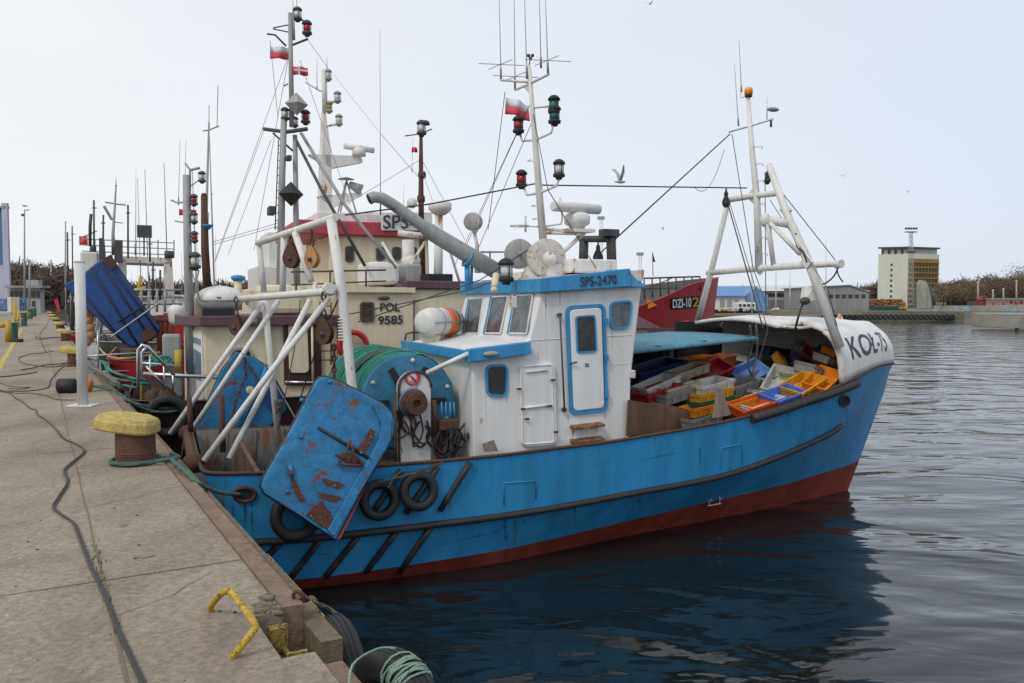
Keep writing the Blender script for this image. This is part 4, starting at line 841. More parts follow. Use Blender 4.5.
# poster sheet on the aft face, port holes, door
nC = (W(-.6, 5.5)-W(-.30, 4.7)).cross(EZ).normalized(); nC = nC if nC.x < 0 else -nC
def CF(s_, z_, o_=.0): return W(-.30, 4.7, z_).lerp(W(-.6, 5.5, z_), s_)+nC*o_
m = MB(); P = [CF(.05, 1.4, .003), CF(.95, 1.4, .003), CF(.95, 3.2, .003), CF(.05, 3.2, .003)]; m.prism(P, nC*.02); m.build('notice_board', mPLW, B2)
m = MB(); m.prism([CF(.12, 2.2, .025), CF(.88, 2.3, .025), CF(.88, 2.9, .025), CF(.12, 2.75, .025)], nC*.008); m.prism([CF(.12, 2.9, .025), CF(.88, 3.0, .025), CF(.88, 3.1, .025), CF(.12, 3.02, .025)], nC*.008); m.build('printed_panel', paint('poster_blue', (.22, .33, .42), .5, .6, .3, scale=6, rustc=(.5, .1, .1)), B2)
window(B2, VQ(4.69, (230, 375), (254, 375), (253, 347), (229, 348)), .05, .03, .15, mGREY)
window(B2, VQ(4.59, (360, 322), (374, 322), (374, 302), (360, 302)),   .05, .03, .06, mDGREY, paint('curtain_pane', (.12, .045, .035), .15, .7, 0, scale=4))
d2 = plate(B2, VQ(4.66, (284, 385), (322, 385), (320, 318), (283, 318)), .03, .05, paint('dark_brown_door', (.06, .02, .018), .5, .4, 0, scale=4), 'door_recess')
plate(d2, VQ(4.62, (289, 373), (309, 373), (307, 322), (288, 322)), .03, .1, mCREAM, 'door_panel')
m = MB(); m.tube([V(268, 383, 4.6), V(268, 312, 4.6)], .04, 6); m.tube([V(313, 383, 4.55), V(312, 320, 4.55)], .025, 6); m.build('door_post', mCREAM, B2)
text_on(MB(), 'POL', bil(V(380, 311.5, 4.59), V(400, 311.5, 4.59), V(400, 303, 4.59), V(380, 303, 4.59), .012), .03).build('name_lettering', mTXT, B2)
text_on(MB(), '9585', bil(V(378, 325, 4.59), V(403, 324, 4.59), V(403, 315, 4.59), V(378, 316, 4.59), .012), .03).build('number_lettering', mTXT, B2)
m = MB(); m.tube([V(414, 385, 4.55), V(414, 300, 4.55)], .02, 5); m.tube([V(404, 345, 4.5), V(406, 334, 4.5), V(413, 332, 4.5), V(425, 333, 4.5)], .02, 5); m.ell(V(384, 298, 4.56), (.13, .05, .04), EU, EV); m.build('pipe_run', mDGREY, B2)
m = MB(); m.torus(V(353, 346, 4.45), EV, .28, .06, 24, 8); lb = m.build('lifebuoy', mREDP); tag(lb, 'red lifebuoy hanging low on the cream deckhouse above the green net', 'lifebuoy')
m = MB(); m.tube([V(320, 365, 4.45), V(320, 302, 4.45)], .015, 5); m.tube([V(331, 365, 4.45), V(331, 302, 4.45)], .015, 5)
for y in range(306, 364, 9): m.tube([V(320, y, 4.45), V(331, y, 4.45)], .012, 4)
m.build('ladder', mRUST, B2)
# tops of the houses
m = MB(); m.tube([V(291, 272, 5), V(386, 270, 4.6)], .02, 5); m.tube([V(291, 285, 5), V(386, 281, 4.6)], .016, 5); m.tube([V(295, 293, 5), V(386, 290, 4.6)], .016, 5)
for x in (296, 330, 366): m.tube([V(x, 296, 4.8), V(x, 270, 4.8)], .02, 5)
m.build('black_railing', mDGREY, B2)
m = MB(); a = V(337, 296, 4.6); m.ub(1.9, 3.9, 4.5, 4.75, 3.95, 4.06); m.build('gutter', mCREAM, B2)
def boxpx(parent, name, mat, v0, v1, x0, y0, x1, y1, bev=.03, **k):
    a = uvz(V(x0, y1, v0)); b_ = uvz(V(x1, y0, v0)); m = MB(); m.ub(a[0], b_[0], v0, v1, min(a[2], b_[2]), max(a[2], b_[2])); return m.build(name, mat, parent, bevel=bev)
tb = boxpx(B2, 'deck_locker', mPLW, 5.0, 6.1, 368, 262, 400, 285, .1); boxpx(B2, 'deck_locker', mGREY, 5.2, 5.9, 406, 264, 422, 286, .05)
boxpx(B2, 'dark_ventilator', mDARKIN, 4.7, 5.4, 428, 274, 453, 296, .02); boxpx(B2, 'ventilator_base', mCREAM, 4.8, 5.3, 430, 296, 450, 335, .02)
m = MB(); g2 = uvz(V(410, 270, 5)); m.hexa([V(395, 291, 4.6), V(428, 291, 4.6), V(428, 291, 4.6)+EV*2, V(395, 291, 4.6)+EV*2, V(400, 283, 4.8), V(428, 283, 4.8), V(428, 283, 4.8)+EV*1.8, V(400, 283, 4.8)+EV*1.8]); m.build('roof_trim', mPURPLE, B2)
m = MB(); m.tube([V(438, 292, 5.5), V(439, 215, 5.5)], [.11, .09], 10); rp = m.build('radar_pole', mWHITER, B2)
m = MB(); m.lathe(V(440, 215, 5.5), EZ, [(.12, 0), (.2, .06), (.26, .12), (.27, .26), (.2, .3)], 18); m.build('radome', mPLW, rp)
m = MB(); m.lathe(V(411, 270, 6), EZ, [(.12, -.6), (.1, 0), (.2, .05), (.22, .25), (.16, .32), (.05, .33)], 14); m.tube([V(398, 233, 6.1), V(424, 236, 5.9)], .07, 8); m.tube([V(408, 240, 6), V(409, 275, 6)], .14, 10); m.build('radar_stand', mWHITER, B2)
for a, b_ in (((382, 242), (408, 285)), ((425, 242), (398, 285)), ((445, 235), (462, 290))): MB().tube([V(*a, 5.9), V(*b_, 5.7)], .035, 6).build('pole_stay', mWHITER, B2)
m = MB(); m.ub(.75, 1.7, 4.9, 6.4, 3.5, 4.1); m.build('tarpaulin_box', mCREAM, B2, bevel=.12)
boxpx(B2, 'dark_grille_box', mDARKIN, 4.7, 5.2, 203, 308, 235, 323, .02)
m = MB(); m.tube([V(238, 310, 6.5), V(238, 280, 6.5)], .09, 8); m.tube([V(238, 290, 6.5), V(228, 305, 6.5)], .03, 5); m.tube([V(238, 290, 6.5), V(248, 305, 6.5)], .03, 5); rp = m.build('antenna_tripod', mCREAM, B2)
m = MB(); m.lathe(V(238, 281, 6.5), EZ, [(.09, 0), (.14, .04), (.15, .1), (.07, .13)], 14); m.build('blue_antenna_dome', mBLUE2, rp)
boxpx(B2, 'stern_tank', mCREAM, 5.4, 6.2, 188, 296, 204, 330, .04)
# forward trunk seen past the wheelhouse
m = MB(); m.hexa([W(6.5, 4.9, 1.3), W(10.1, 4.9, 1.5), W(10.1, 7.6, 1.5), W(6.5, 7.6, 1.3), W(6.5, 4.9, 3.25), W(9.9, 4.9, 3.18), W(9.9, 7.6, 3.18), W(6.5, 7.6, 3.25)]); m.build('forward_house', mCREAM, B2, bevel=.03)
m = MB(); m.hexa([W(6.4, 4.7, 3.16), W(10.2, 4.7, 3.1), W(10.2, 7.8, 3.1), W(6.4, 7.8, 3.16), W(6.4, 5.0, 3.55), W(9.3, 5.0, 3.58), W(9.3, 7.5, 3.58), W(6.4, 7.5, 3.55)]); m.build('forward_roof', mPURPLE, B2, bevel=.02)
m = MB(); m.ub(6.4, 9.2, 5.05, 7.4, 3.57, 3.68); m.build('roof_top', mCREAM, B2, bevel=.02)
m = MB(); m.tube([V(681, 331, 4.8), V(682, 322, 4.8), V(688, 321, 4.8), V(690, 330, 4.8)], .03, 6); m.build('grab_rail', mREDP, B2)
TK = .75
# tall aft mast tower with platform, ladder, lamps
mv = 6.3
m = MB(); m.tube([V(290, 13, mv), V(292, 127, mv)], [.06, .08], 8); m.tube([V(293, 14, mv), V(294, 40, mv)], .04, 6); T = m.build('mast_tower', mGREY, B2)
MB().tube([V(284, 118, mv), V(282, 180, mv), V(280, 300, mv)], [.09, .1, .12], 8).build('tower_leg', mGREY, T); MB().tube([V(295, 135, mv), V(297, 290, mv)], [.07, .1], 8).build('tower_leg', mGREY, T)
MB().tube([V(301, 133, mv), V(345, 205, 5.6), V(396, 268, 5.0)], .05, 6).build('tower_stay', mGREY, T); MB().tube([V(296, 140, mv), V(320, 187, 5.6), V(365, 266, 4.9)], .045, 6).build('tower_stay', mDGREY, T)
m = MB(); m.tube([V(264, 129, mv+.5), V(286, 132, mv), V(307, 129, mv-.4)], .06, 6); m.tube([V(273, 133, mv+.2), V(293, 151, mv)], .03, 5); m.build('platform_beam', mDGREY, T)
m = MB(); m.tube([V(275, 230, mv), V(278.5, 140, mv)], .018, 5); m.tube([V(280, 231, mv), V(282, 141, mv)], .018, 5)
for k in range(12): y = 228-k*7.5; m.tube([V(275.2+k*.3, y, mv), V(280.2+k*.15, y, mv)], .012, 4)
m.build('ladder', mDGREY, T)
m = MB(); m.tube([V(267, 34, mv), V(275, 35, mv), V(286, 46, mv)], .03, 5); m.tube([V(273, 28, mv), V(288, 25, mv)], .02, 5); m.tube([V(273, 29, mv), V(288, 32, mv)], .02, 5); m.tube([V(290, 46, mv), V(308, 39, mv)], .035, 5); m.tube([V(293, 20, mv), V(302, 20, mv), V(307, 24, mv)], .03, 5); m.tube([V(284, 86, mv), V(288, 84, mv)], .02, 5); m.build('yard_arm', mDGREY, T)
lamp(T, V(297.5, 14, mv), 1.05, mCLEAR, mDGREY); lamp(T, V(307, 28, mv), 1.15, mREDG, mDGREY); lamp(T, V(305.5, 117, mv), 1.1, mREDG, mDGREY); lamp(T, V(285, 114, mv), 1.0, mCLEAR, mDGREY); lamp(T, V(295, 122, mv), .8, mCLEAR, mDGREY)
def octa(parent, c, r, mat): c = Vector(c); P = [c+EZ*r, c+EU*r, c+EV*r, c-EU*r, c-EV*r, c-EZ*r]; return MB().add(P, [(0, 1, 2), (0, 2, 3), (0, 3, 4), (0, 4, 1), (5, 2, 1), (5, 3, 2), (5, 4, 3), (5, 1, 4)]).build('day_shape', mat, parent)
octa(T, V(296.5, 104, mv-.2), .25, mGREY); octa(T, V(291, 194, mv-.2), .27, mBLACK)
antenna(T, V(293, 14, mv), V(293, -20, mv)); antenna(T, V(297, 13, mv), V(296, -20, mv))
boxpx(T, 'loudhailer', mDGREY, mv-.2, mv, 287, 155, 292, 160, .02); boxpx(T, 'flood_light', mDGREY, mv, mv+.4, 269, 206, 276, 214, .02)
# tall brown foremast
m = MB(); m.tube([V(423, 290, 7), V(421, 200, 7), V(421, 127, 7)], [.1, .09, .05], 8); fmb = m.build('fore_mast', mRUST, B2); lamp(fmb, V(421.5, 128, 7), 1.3, mCLEAR, mDGREY); MB().lathe(V(425, 123, 7), EZ, [(.13, -.04), (.1, .04), (.02, .07)], 10).build('lamp_cap', mDGREY, fmb)
m = MB(); m.tube([V(405, 136, 7), V(420, 134, 7), V(432, 129, 7)], .02, 5); m.tube([V(419, 175, 7), V(425, 175, 7)], .12, 8); m.tube([V(418, 199, 7), V(424, 199, 7)], .12, 8); m.build('mast_band', mRUST, fmb)
MB().lathe(V(412, 203, 6.8), EZ, [(.06, -.12), (.12, -.05), (.12, .05), (.06, .12)], 12).build('mast_light', mPLW, fmb)
antenna(fmb, V(412, 172, 7), V(413, 137, 7), .008); antenna(fmb, V(403, 215, 7), V(404, 185, 7), .01); antenna(fmb, V(380.5, 215, 7), V(380, 30, 7), .016, .006)
TK = .9
# stern rails in stainless tube
m = MB()
def railing(m, P, hts=(0,), r=.02, post=None):
    for h in hts: m.tube([p-EZ*h for p in P], r, 6)
m.tube([V(138, 405, 4.3), V(138, 350, 4.3), V(142, 345, 4.3), V(148, 347, 4.3), V(174, 375, 4.4)], .035, 8); m.tube([V(142, 400, 4.6), V(142, 352, 4.6), V(146, 347, 4.6)], .03, 8)
m.tube([V(143, 374, 4.4), V(230, 378, 4.5)], .045, 8); m.tube([V(142, 363, 4.5), V(180, 366, 4.6)], .025, 6); m.tube([V(150, 355, 4.4), V(150, 390, 4.4)], .02, 6); m.tube([V(146, 366, 4.4), V(166, 388, 4.4)], .03, 6); m.tube([V(173, 374, 4.4), V(173, 392, 4.4)], .025, 6); m.tube([V(164, 365, 4.4), V(164, 390, 4.4)], .02, 6)
m.tube([V(285, 382, 4.2), V(330, 383, 4.2)], .03, 6); m.tube([V(320, 383, 4.2), V(320, 395, 4.2)], .03, 6)
m.build('stern_rail', mSTEEL, B2)
m = MB()
for k in range(5): a = uvz(V(140.5, 388+k*6, 4.35)); m.box(W(a[0], a[1]-.0, a[2]), (.05, .05, .11), EU, EV)
m.build('hazard_mark', mYEL, B2)
m = MB(); m.tube([V(186, 175, 5.2), V(188, 260, 5.2), V(191, 372, 5.2)], [.07, .09, .11], 10); AM = m.build('aft_mast', mGREY, B2)
m = MB(); m.tube([V(171, 200, 5.4), V(178, 203, 5.3), V(186, 202, 5.2)], .02, 5); m.tube([V(175, 221, 5.4), V(187, 223, 5.2)], .016, 5); m.tube([V(188, 188, 5.2), V(202, 178, 5.1)], .015, 5); m.tube([V(185, 163, 5.2), V(190, 170, 5.2), V(190, 300, 5.2)], .025, 5); m.tube([V(190, 170, 5.2), V(200, 168, 5.2)], .03, 5); m.build('yard_arm', mGREY, AM)
for x, y, gl in ((202, 177, mCLEAR), (194, 200, mREDG), (194, 218, mCLEAR), (194.5, 237, mREDG)): lamp(AM, V(x, y, 5.1), .8, gl, mDGREY)
for x in (178.5, 184.5): antenna(AM, V(x, 205, 5.3), V(x+1.5, 140, 5.3), .008)
lamp(AM, V(195, 261, 5.1), 1.2, mCLEAR, mDGREY); m = MB(); m.tube([V(192, 270, 5.1), V(200, 300, 5.1)], .015, 5); m.tube([V(199, 270, 5.1), V(193, 300, 5.1)], .015, 5); m.build('lamp_stay', mGREY, AM)
m = MB(); m.tube([V(208, 300, 7.2), V(205, 250, 7.2), V(204, 196, 7.2)], [.11, .1, .08], 8); m.lathe(V(204, 196, 7.2), EZ, [(.07, 0), (.05, .06)], 8); BM = m.build('brown_mast', mRUST, B2); m = MB(); m.lathe(V(208, 226, 7.1), EZ, [(.03, -.08), (.11, 0), (.12, .03)], 12); m.build('deck_light', mBLUE2, BM); antenna(BM, V(206, 225, 7.2), V(209, 122, 7.2), .035, .02); m = MB(); m.tube([V(203, 131, 7.2), V(209, 130, 7.2), V(219, 126, 7.2)], .018, 5); m.tube([V(209, 130, 7.2), V(209, 105, 7.2)], .01, 4); m.tube([V(217, 126, 7.2), V(218, 85, 7.2)], .01, 4); m.build('yard_arm', mGREY, BM)
# wires of the second boat
m = MB()
for P in ((V(288, 60, mv), V(254, 250, 7)), (V(287, 60, mv), V(215, 260, 7.6)), (V(270, 40, mv), V(278, 118, mv)), (V(264, 130, mv), V(215, 262, 8)), (V(271, 140, mv), V(228, 255, 7.8)), (V(420, 160, 7), V(345, 205, 6.3)), (V(422, 160, 7), V(465, 240, 7)), (V(305, 36, mv), V(328, 68, 8)), (V(213, 242, 7.2), V(282, 222, mv)), (V(282, 225, mv), V(212, 245, 7)), (V(420, 165, 7), V(462, 285, 6)), (V(300, 60, mv), V(350, 205, 8)), (V(334, 75, 9), V(380, 133, 7)), (V(380, 133, 7), V(421, 180, 7))): wire(m, *P, r=.007)
m.build('rigging_wire', mWIREL, B2)
TK = .85
# ---- third boat: red hull
B3 = thing('fishing_boat', 'red-hulled fishing boat lettered DZI-102 at the bow, third from the foreground', 'fishing boat', W(0, 12.3, 0), AB)
H3 = scaled(1.5, 1.44, 1.4, -2.3, (0, 1.15)); hull_meshes(H3, B3, 12.3, [mREDP, mREDP, mDGREY, mDECK], deck=1.9, capm=mREDP)
def hit3(px, py, off=0):
    v = 9.5
    for _ in range(6): u_, v_, z_ = uvz(V(px, py, v)); v = 12.3-(H3.b(u_, z_)+off)
    return V(px, py, v)
q = [hit3(671, 309.3, .03), hit3(698.8, 308, .03), hit3(699.3, 295.7, .03), hit3(671, 298, .03)]
m = MB(); n_ = nrm(q); m.prism([p-n_*.01 for p in q], n_*.02); pn = m.build('number_panel', mBLACK, B3)
q2 = [hit3(672, 308, .06), hit3(690.5, 307, .06), hit3(690.5, 297.3, .06), hit3(672, 299.3, .06)]
text_on(MB(), 'DZI-10', bil(*q2, .03), .02).build('bow_lettering', mTXTW, pn)
q2 = [hit3(691.5, 306.9, .06), hit3(698.2, 306.5, .06), hit3(698.4, 296.7, .06), hit3(691.5, 297.3, .06)]
text_on(MB(), '2', bil(*q2, .03), .02).build('bow_lettering', mYEL, pn)
m = MB(); q = [hit3(648, 309, .05), hit3(657, 305, .05), hit3(648, 299, .05)]; m.prism(q, EV*.05); m.build('pennant_mark', flat('flame_orange', (.85, .25, .02), .5), B3)
# dark forward railing
m = MB(); tp = [V(x, 276+(720-x)*.03, 11) for x in (640, 660, 680, 700)]; m.tube(tp, .035, 5); m.tube([p-EZ*.35 for p in tp], .02, 4)
for x in range(636, 704, 8): m.tube([V(x, 276.5+(720-x)*.03, 11), V(x+.5, 300-(x-636)*.14, 11)], .03, 5)
m.tube([V(640, 292, 11), V(672, 278, 11)], .02, 4); m.build('fore_railing', mDGREY, B3)
m = MB(); m.tube([V(653, 276, 11), V(652.5, 252, 11)], .015, 4); fs_ = m.build('jack_staff', mDGREY, B3); MB().prism([V(652.5, 252, 11), V(655.5, 262, 11), V(653, 262, 11)], EV*.01).build('pennant', mBLACK, fs_)
m = MB(); a = uvz(V(330, 262, 10.2)); b_ = uvz(V(432, 262, 10.2)); zt_ = uvz(V(380, 236, 10.2))[2]
m.prism([W(a[0], 10.2, 1.9), W(b_[0], 10.2, 1.9), W(b_[0]-.1, 10.2, zt_), W(a[0]+.0, 10.2, zt_)], EV*4.0); m.build('superstructure', mCREAM, B3, bevel=.04)
m = MB(); m.ub(a[0]-2.1, a[0]+.02, 10.5, 14, 1.9, 4.1); m.build('aft_superstructure', mCREAM, B3, bevel=.04)
m = MB(); a1 = uvz(V(318, 240, 10.0)); m.ub(a[0]-.9, b_[0]+.15, 10.0, 14.4, zt_-.02, zt_+.36); m.build('bridge_band', mPINK, B3, bevel=.03)
m = MB(); m.ub(a[0]-.3, b_[0]-.1, 10.3, 14, zt_+.36, zt_+.62); m.build('bridge_top', mPLW, B3, bevel=.03)
for x in (376, 392, 408): window(B3, VQ(10.19, (x, 261), (x+9, 260), (x+9, 247), (x, 247)), .06, .03, .08, mDGREY)
window(B3, VQ(10.19, (345, 262), (354, 262), (354, 246), (345, 246)), .05, .03, .08, mDGREY)
sg = plate(B3, VQ(9.95, (381, 230.5), (432, 230.5), (432, 213.5), (381, 213.5)), .03, .04, mPLW, 'name_board', bevel=.005)
text_on(MB(), 'SPS-9', bil(V(383, 229, 9.9), V(423, 229, 9.9), V(423, 215, 9.9), V(383, 215, 9.9), .02), .015).build('name_lettering', mTXT, sg)
m = MB(); m.tube([V(365, 213, 10.2), V(440, 213, 10.2)], .02, 5); m.tube([V(340, 222, 10.2), V(385, 222, 10.2)], .02, 5)
for x in (366, 384, 402, 420, 438): m.tube([V(x, 235, 10.2), V(x, 213, 10.2)], .02, 5)
m.build('bridge_rail', mPLW, B3)
wv = 11.5
m = MB(); m.prism([V(318, 240, wv), V(334, 240, wv), V(331, 150, wv), V(325.5, 110, wv), V(323.5, 110, wv), V(322, 150, wv)], EV*.4); WM = m.build('white_mast', mWHITER, B3)
m = MB(); m.tube([V(324, 70, wv), V(325, 112, wv)], .09, 8); m.build('top_mast', mWHITER, WM)
m = MB(); m.prism([V(309, 154, wv), V(361, 156, wv), V(363, 162, wv), V(331, 168, wv)], EV*.3); m.prism([V(318, 196, wv), V(362, 192, wv), V(362, 196, wv), V(333, 208, wv)], EV*.3); m.build('radar_platform', mPLW, WM)
m = MB(); m.lathe(V(359, 156, wv), EZ, [(.2, 0), (.18, .2), (.1, .25), (.1, .3)], 14); m.tube([V(344, 146, wv), V(374, 150.5, wv)], .1, 8); m.build('radar_scanner', mPLW, WM)
m = MB(); m.tube([V(347, 180, wv), V(340, 215, wv)], .03, 5); m.tube([V(346, 182, wv), V(337, 216, wv)], .03, 5); m.tube([V(347, 182, wv), V(357, 215, wv)], .03, 5); m.lathe(V(346, 180, wv), EZ, [(.05, 0), (.25, .02), (.05, .08)], 12); m.tube([V(349, 184, wv), V(361, 190, wv)], [.1, .2], 10); m.build('horn_tripod', mGREY, WM)
m = MB(); m.tube([V(305, 82, wv), V(320, 91, wv), V(326, 91, wv)], .03, 5)
for y in (101, 124): m.tube([V(326, y+2, wv), V(338, y, wv), V(339, y-4, wv)], .05, 6)
m.build('mast_bracket', mWHITER, WM)
for x, y in ((328, 75), (337.5, 97), (339, 120), (329, 107)): lamp(WM, V(x, y, wv), 1.15, mCLEAR if x != 329 else mYEL, mGREY)
antenna(WM, V(317, 90, wv), V(317, 58, wv), .015); antenna(WM, V(327, 70, wv), V(327, 56, wv), .015)
# stern of the red boat: red winch pipes, orange nets
m = MB()
for x in (160, 165, 171): m.tube([V(x, 315, 9.8), V(x-1, 372, 9.8)], .09, 8)
m.tube([V(150, 322, 9.8), V(182, 318, 9.8)], .1, 8); m.tube([V(130, 318, 10.2), V(185, 316, 10.2)], .06, 6); m.build('stern_frame', paint('rust_red', (.22, .05, .035), .7, .5, .5, scale=5), B3)
m = MB(); m.tube([V(85, 388, 9.6), V(86, 356, 9.6), V(160, 352, 9.6)], .03, 6); m.tube([V(86, 372, 9.6), V(160, 370, 9.6)], .02, 6); m.tube([V(98, 380, 9.6), V(98, 330, 9.6)], .03, 6)
m.build('stern_rail', mSTEEL, B3)
m = MB(); m.lathe(V(176, 313, 9.2), EZ, [(.1, -.3), (.17, -.2), (.19, .05), (.16, .15), (.06, .2)], 16); m.build('white_buoy_tank', mPLW, B3)
# ---- fourth boat
B4 = thing('fishing_boat', 'grey and white stern trawler, fourth from the foreground, with a railed white gallows', 'fishing boat', W(0, 19, 0), AB)
H4 = scaled(1.5, 1.4, 1.5, -3.0); hull_meshes(H4, B4, 19, [mDGREY, mREDP, mINS, mDECK], deck=1.9, capm=mGREY)
v4 = 17.5
m = MB(); m.prism([V(118, 256, v4), V(172, 258, v4), V(172, 264, v4), V(140, 263, v4), V(118, 262, v4)], EV*2.2); m.prism([V(163, 300, v4), V(175, 300, v4), V(172, 262, v4), V(164, 262, v4)], EV*.6); m.prism([V(118, 300, v4), V(126, 300, v4), V(126, 260, v4), V(118, 260, v4)], EV*.6); m.build('stern_gallows', mWHITER, B4)
m = MB(); m.ub(2, 5.5, 17.3, 20.6, 1.9, 5.0); m.ub(2.4, 5, 17.6, 20, 5.0, 6.2); m.build('superstructure', mPLW, B4, bevel=.05)
boxpx(B4, 'wheelhouse', mPLW, 17.2, 19.2, 81, 252, 98, 300, .05)
m = MB()
for y in (241, 247, 253): m.tube([V(82, y-2, v4), V(174, y+2, v4)], .02, 4)
for x in (95, 112, 136, 158, 174): m.tube([V(x, 258, v4), V(x, 240, v4)], .025, 4)
m.build('top_rail', mGREY, B4)
m = MB(); m.tube([V(114, 255, v4), V(113, 235, v4), V(116, 186, v4)], [.09, .06, .03], 7); mm = m.build('mast', mGREY, B4); m = MB(); m.tube([V(105, 202, v4), V(116, 204, v4), V(126, 205, v4)], .03, 4); m.tube([V(104, 206, v4), V(112, 220, v4)], .05, 4); m.tube([V(113, 222, v4), V(123, 223, v4)], .02, 4); m.build('yard_arm', mGREY, mm)
antenna(mm, V(135.5, 255, v4), V(136, 168, v4), .02); antenna(mm, V(116, 186, v4), V(116, 176, v4), .02)
m = MB(); m.tube([V(144, 256, v4), V(144, 233, v4)], .03, 5); m.box(V(144.5, 231.5, v4), (.45, .2, .4), EU, EV); m.tube([V(169, 258, v4), V(169, 251, v4)], .18, 8); m.tube([V(93, 252, v4), V(93, 246, v4)], .12, 8); m.build('deck_light', mDGREY, B4)
m = MB(); m.tube([V(90, 246, v4), V(90, 226, v4), V(91, 214, v4)], .06, 5); m.tube([V(83, 237, v4), V(97, 231, v4)], .02, 4); m.build('signal_mast', mDGREY, B4)
m = MB(); m.prism([V(99, 264, 16.6), V(105, 262, 16.6), V(103, 238, 16.6), V(99, 238, 16.6)], EV*.8); m.prism([V(114, 262, 16.6), V(122, 262, 16.6), V(122, 240, 16.6), V(115, 240, 16.6)], EV*.6); m.build('winch_head', mDGREY, B4)
m = MB()
for k in range(7): m.tube([V(125+k*8, 290, 15.9), V(125+k*8, 312, 15.9)], .05, 5)
for y in (290, 297, 304): m.tube([V(118, y, 15.9), V(182, y, 15.9)], .045, 5)
m.build('side_rail', mGREY, B4)
m = MB(); m.ub(-1, 1.6, 15.9, 16.5, 2.1, 3.4); m.build('orange_fish_bin', mREDP, B4, bevel=.03)
m = MB(); m.tube([V(137, 298, 16), V(141, 276, 16)], .07, 8); m.tube([V(131, 292, 16), V(146, 288, 16)], .09, 8); m.build('yellow_winch', mYEL, B4)
# ---- further boats along the quay
def far_boat(v0, L, Bm, hullm, housem, label, hx=.35, mast=6):
    r_ = thing('fishing_boat', label, 'fishing boat', W(-.8-.12*v0, v0, 0), AB); u0 = -.8-.12*v0
    H = scaled(L/13.25, Bm/3.9, 1.25, u0); hull_meshes(H, r_, v0, [hullm, mREDP, mINS, mDECK], deck=1.4, capm=mWHITE)
    a = u0+L*hx; b_ = Bm*.3
    m = MB(); m.ub(a, a+L*.22, v0-b_, v0+b_, 1.4, 4.0); hs = m.build('wheelhouse', housem, r_, bevel=.05)
    for k in range(3):
        c = v0-b_*.8+k*b_*.6; window(hs, [W(a-.01, c+b_*.45, 3.0), W(a-.01, c, 3.0), W(a-.01, c, 3.6), W(a-.01, c+b_*.45, 3.6)], .05, .03, .05, mGREY)
    m = MB(); m.ub(a-.15, a+L*.22+.15, v0-b_-.15, v0+b_+.15, 4.0, 4.12); m.build('roof', mPLW, r_)
    m = MB(); m.tube([W(a+1, v0, 4.1), W(a+.9, v0, 4.1+mast)], [.05, .025], 6); m.tube([W(a+.95, v0-.7, 3.6+mast*.7), W(a+.95, v0+.7, 3.6+mast*.7)], .02, 4); m.build('mast', mGREY, r_)
    m = MB(); m.tube([W(u0+.5, v0-b_, 2.0), W(u0+.6, v0-b_, 4.2), W(u0+.6, v0+b_, 4.2), W(u0+.5, v0+b_, 2.0)], .07, 6); m.build('stern_gallows', mREDP if hullm is mBLUE else mGREY, r_)
    for k in range(2): antenna(r_, W(a+.3+k*.8, v0+.4, 4.1), W(a+.3+k*.8, v0+.4, 6.4+.4*k), .012, .008)
    return r_
far_boat(27, 12, 4, mWHITE, mPLW, 'white fishing boat lying fifth along the quay, past the big blue trawl board', mast=7)
far_boat(34, 13, 4, mBLUE, mPLW, 'small blue fishing boat with white wheelhouse, sixth along the quay', mast=6.5)
far_boat(42, 12, 4, mREDP, mPLW, 'distant red boat with a plain grey mast, seventh along the quay', mast=8)
far_boat(52, 12, 4, mWHITE, mGREY, 'distant white boat moored eighth along the quay', mast=9)
far_boat(64, 14, 4.4, mDGREY, mPLW, 'farthest grey boat moored at the end of the quay', mast=10)
TK = 1.0
# ================================================================ THINGS HANGING ON OR LYING ON THE BOATS
def otter_board(P, ext, label, ribs, extra=None, mat=mBOARD, edge=mRAIL):
    """P outline in world points, ext thickness vector"""
    m = MB(); m.prism(P, ext); o = m.build('trawl_board', mat, bevel=.015); tag(o, label, 'trawl board')
    m = MB(); m.tube([p+ext*.5 for p in P], .022, 6, closed=True); m.build('edge_bar', edge, o)
    for a, b_, r in ribs: m = MB(); m.tube([a, b_], r, 6); m.build('rib', mat, o)
    return o
def quadround(px, v, k=4):
    P = [Vector((x, y, 0)) for x, y in px]; out_ = []
    for p in P: out_.append(V(p.x, p.y, v if not callable(v) else v(p.x, p.y)))
    return out_
vb_ = lambda x, y: -2.12-.35*((y-380)/160)   # the board leans outwards at its foot
ob = quadround([(326, 377), (340, 382), (362, 393), (383, 404), (391, 412), (395, 421), (394, 433), (389, 446), (363, 489), (336, 540), (300, 516), (265, 494), (261, 487), (264, 478), (293, 426), (316, 382), (320, 378)], vb_)
o1 = otter_board(ob, EV*.10, 'big scraped blue trawl board hung outside the near side by the net drum', [])
def BB(x, y, off=-.02): return V(x, y, vb_(x, y)+off)
m = MB(); m.tube([BB(318, 427), BB(372, 460)], .02, 5); m.build('slot_bar', mRAIL, o1)
m = MB(); m.prism([BB(372, 404, .0), BB(392, 415, .0), BB(390, 440, .0), BB(334, 536, .0), BB(327, 530, .0), BB(378, 440, .0), BB(381, 425, .0)], -EV*.035); m.build('raised_strip', mBOARD, o1, bevel=.01)
m = MB(); m.prism([BB(363, 491, -.01), BB(368, 482, -.01), BB(341, 538, -.01), BB(337, 540, -.01)], EV*.12); m.build('keel_shoe', mRED, o1)
mSCR = paint('scraped_rust', (.13, .05, .03), .85, .5, .3, scale=14, rustc=(.55, .5, .45), bump=.6, streak=False)
m = MB()
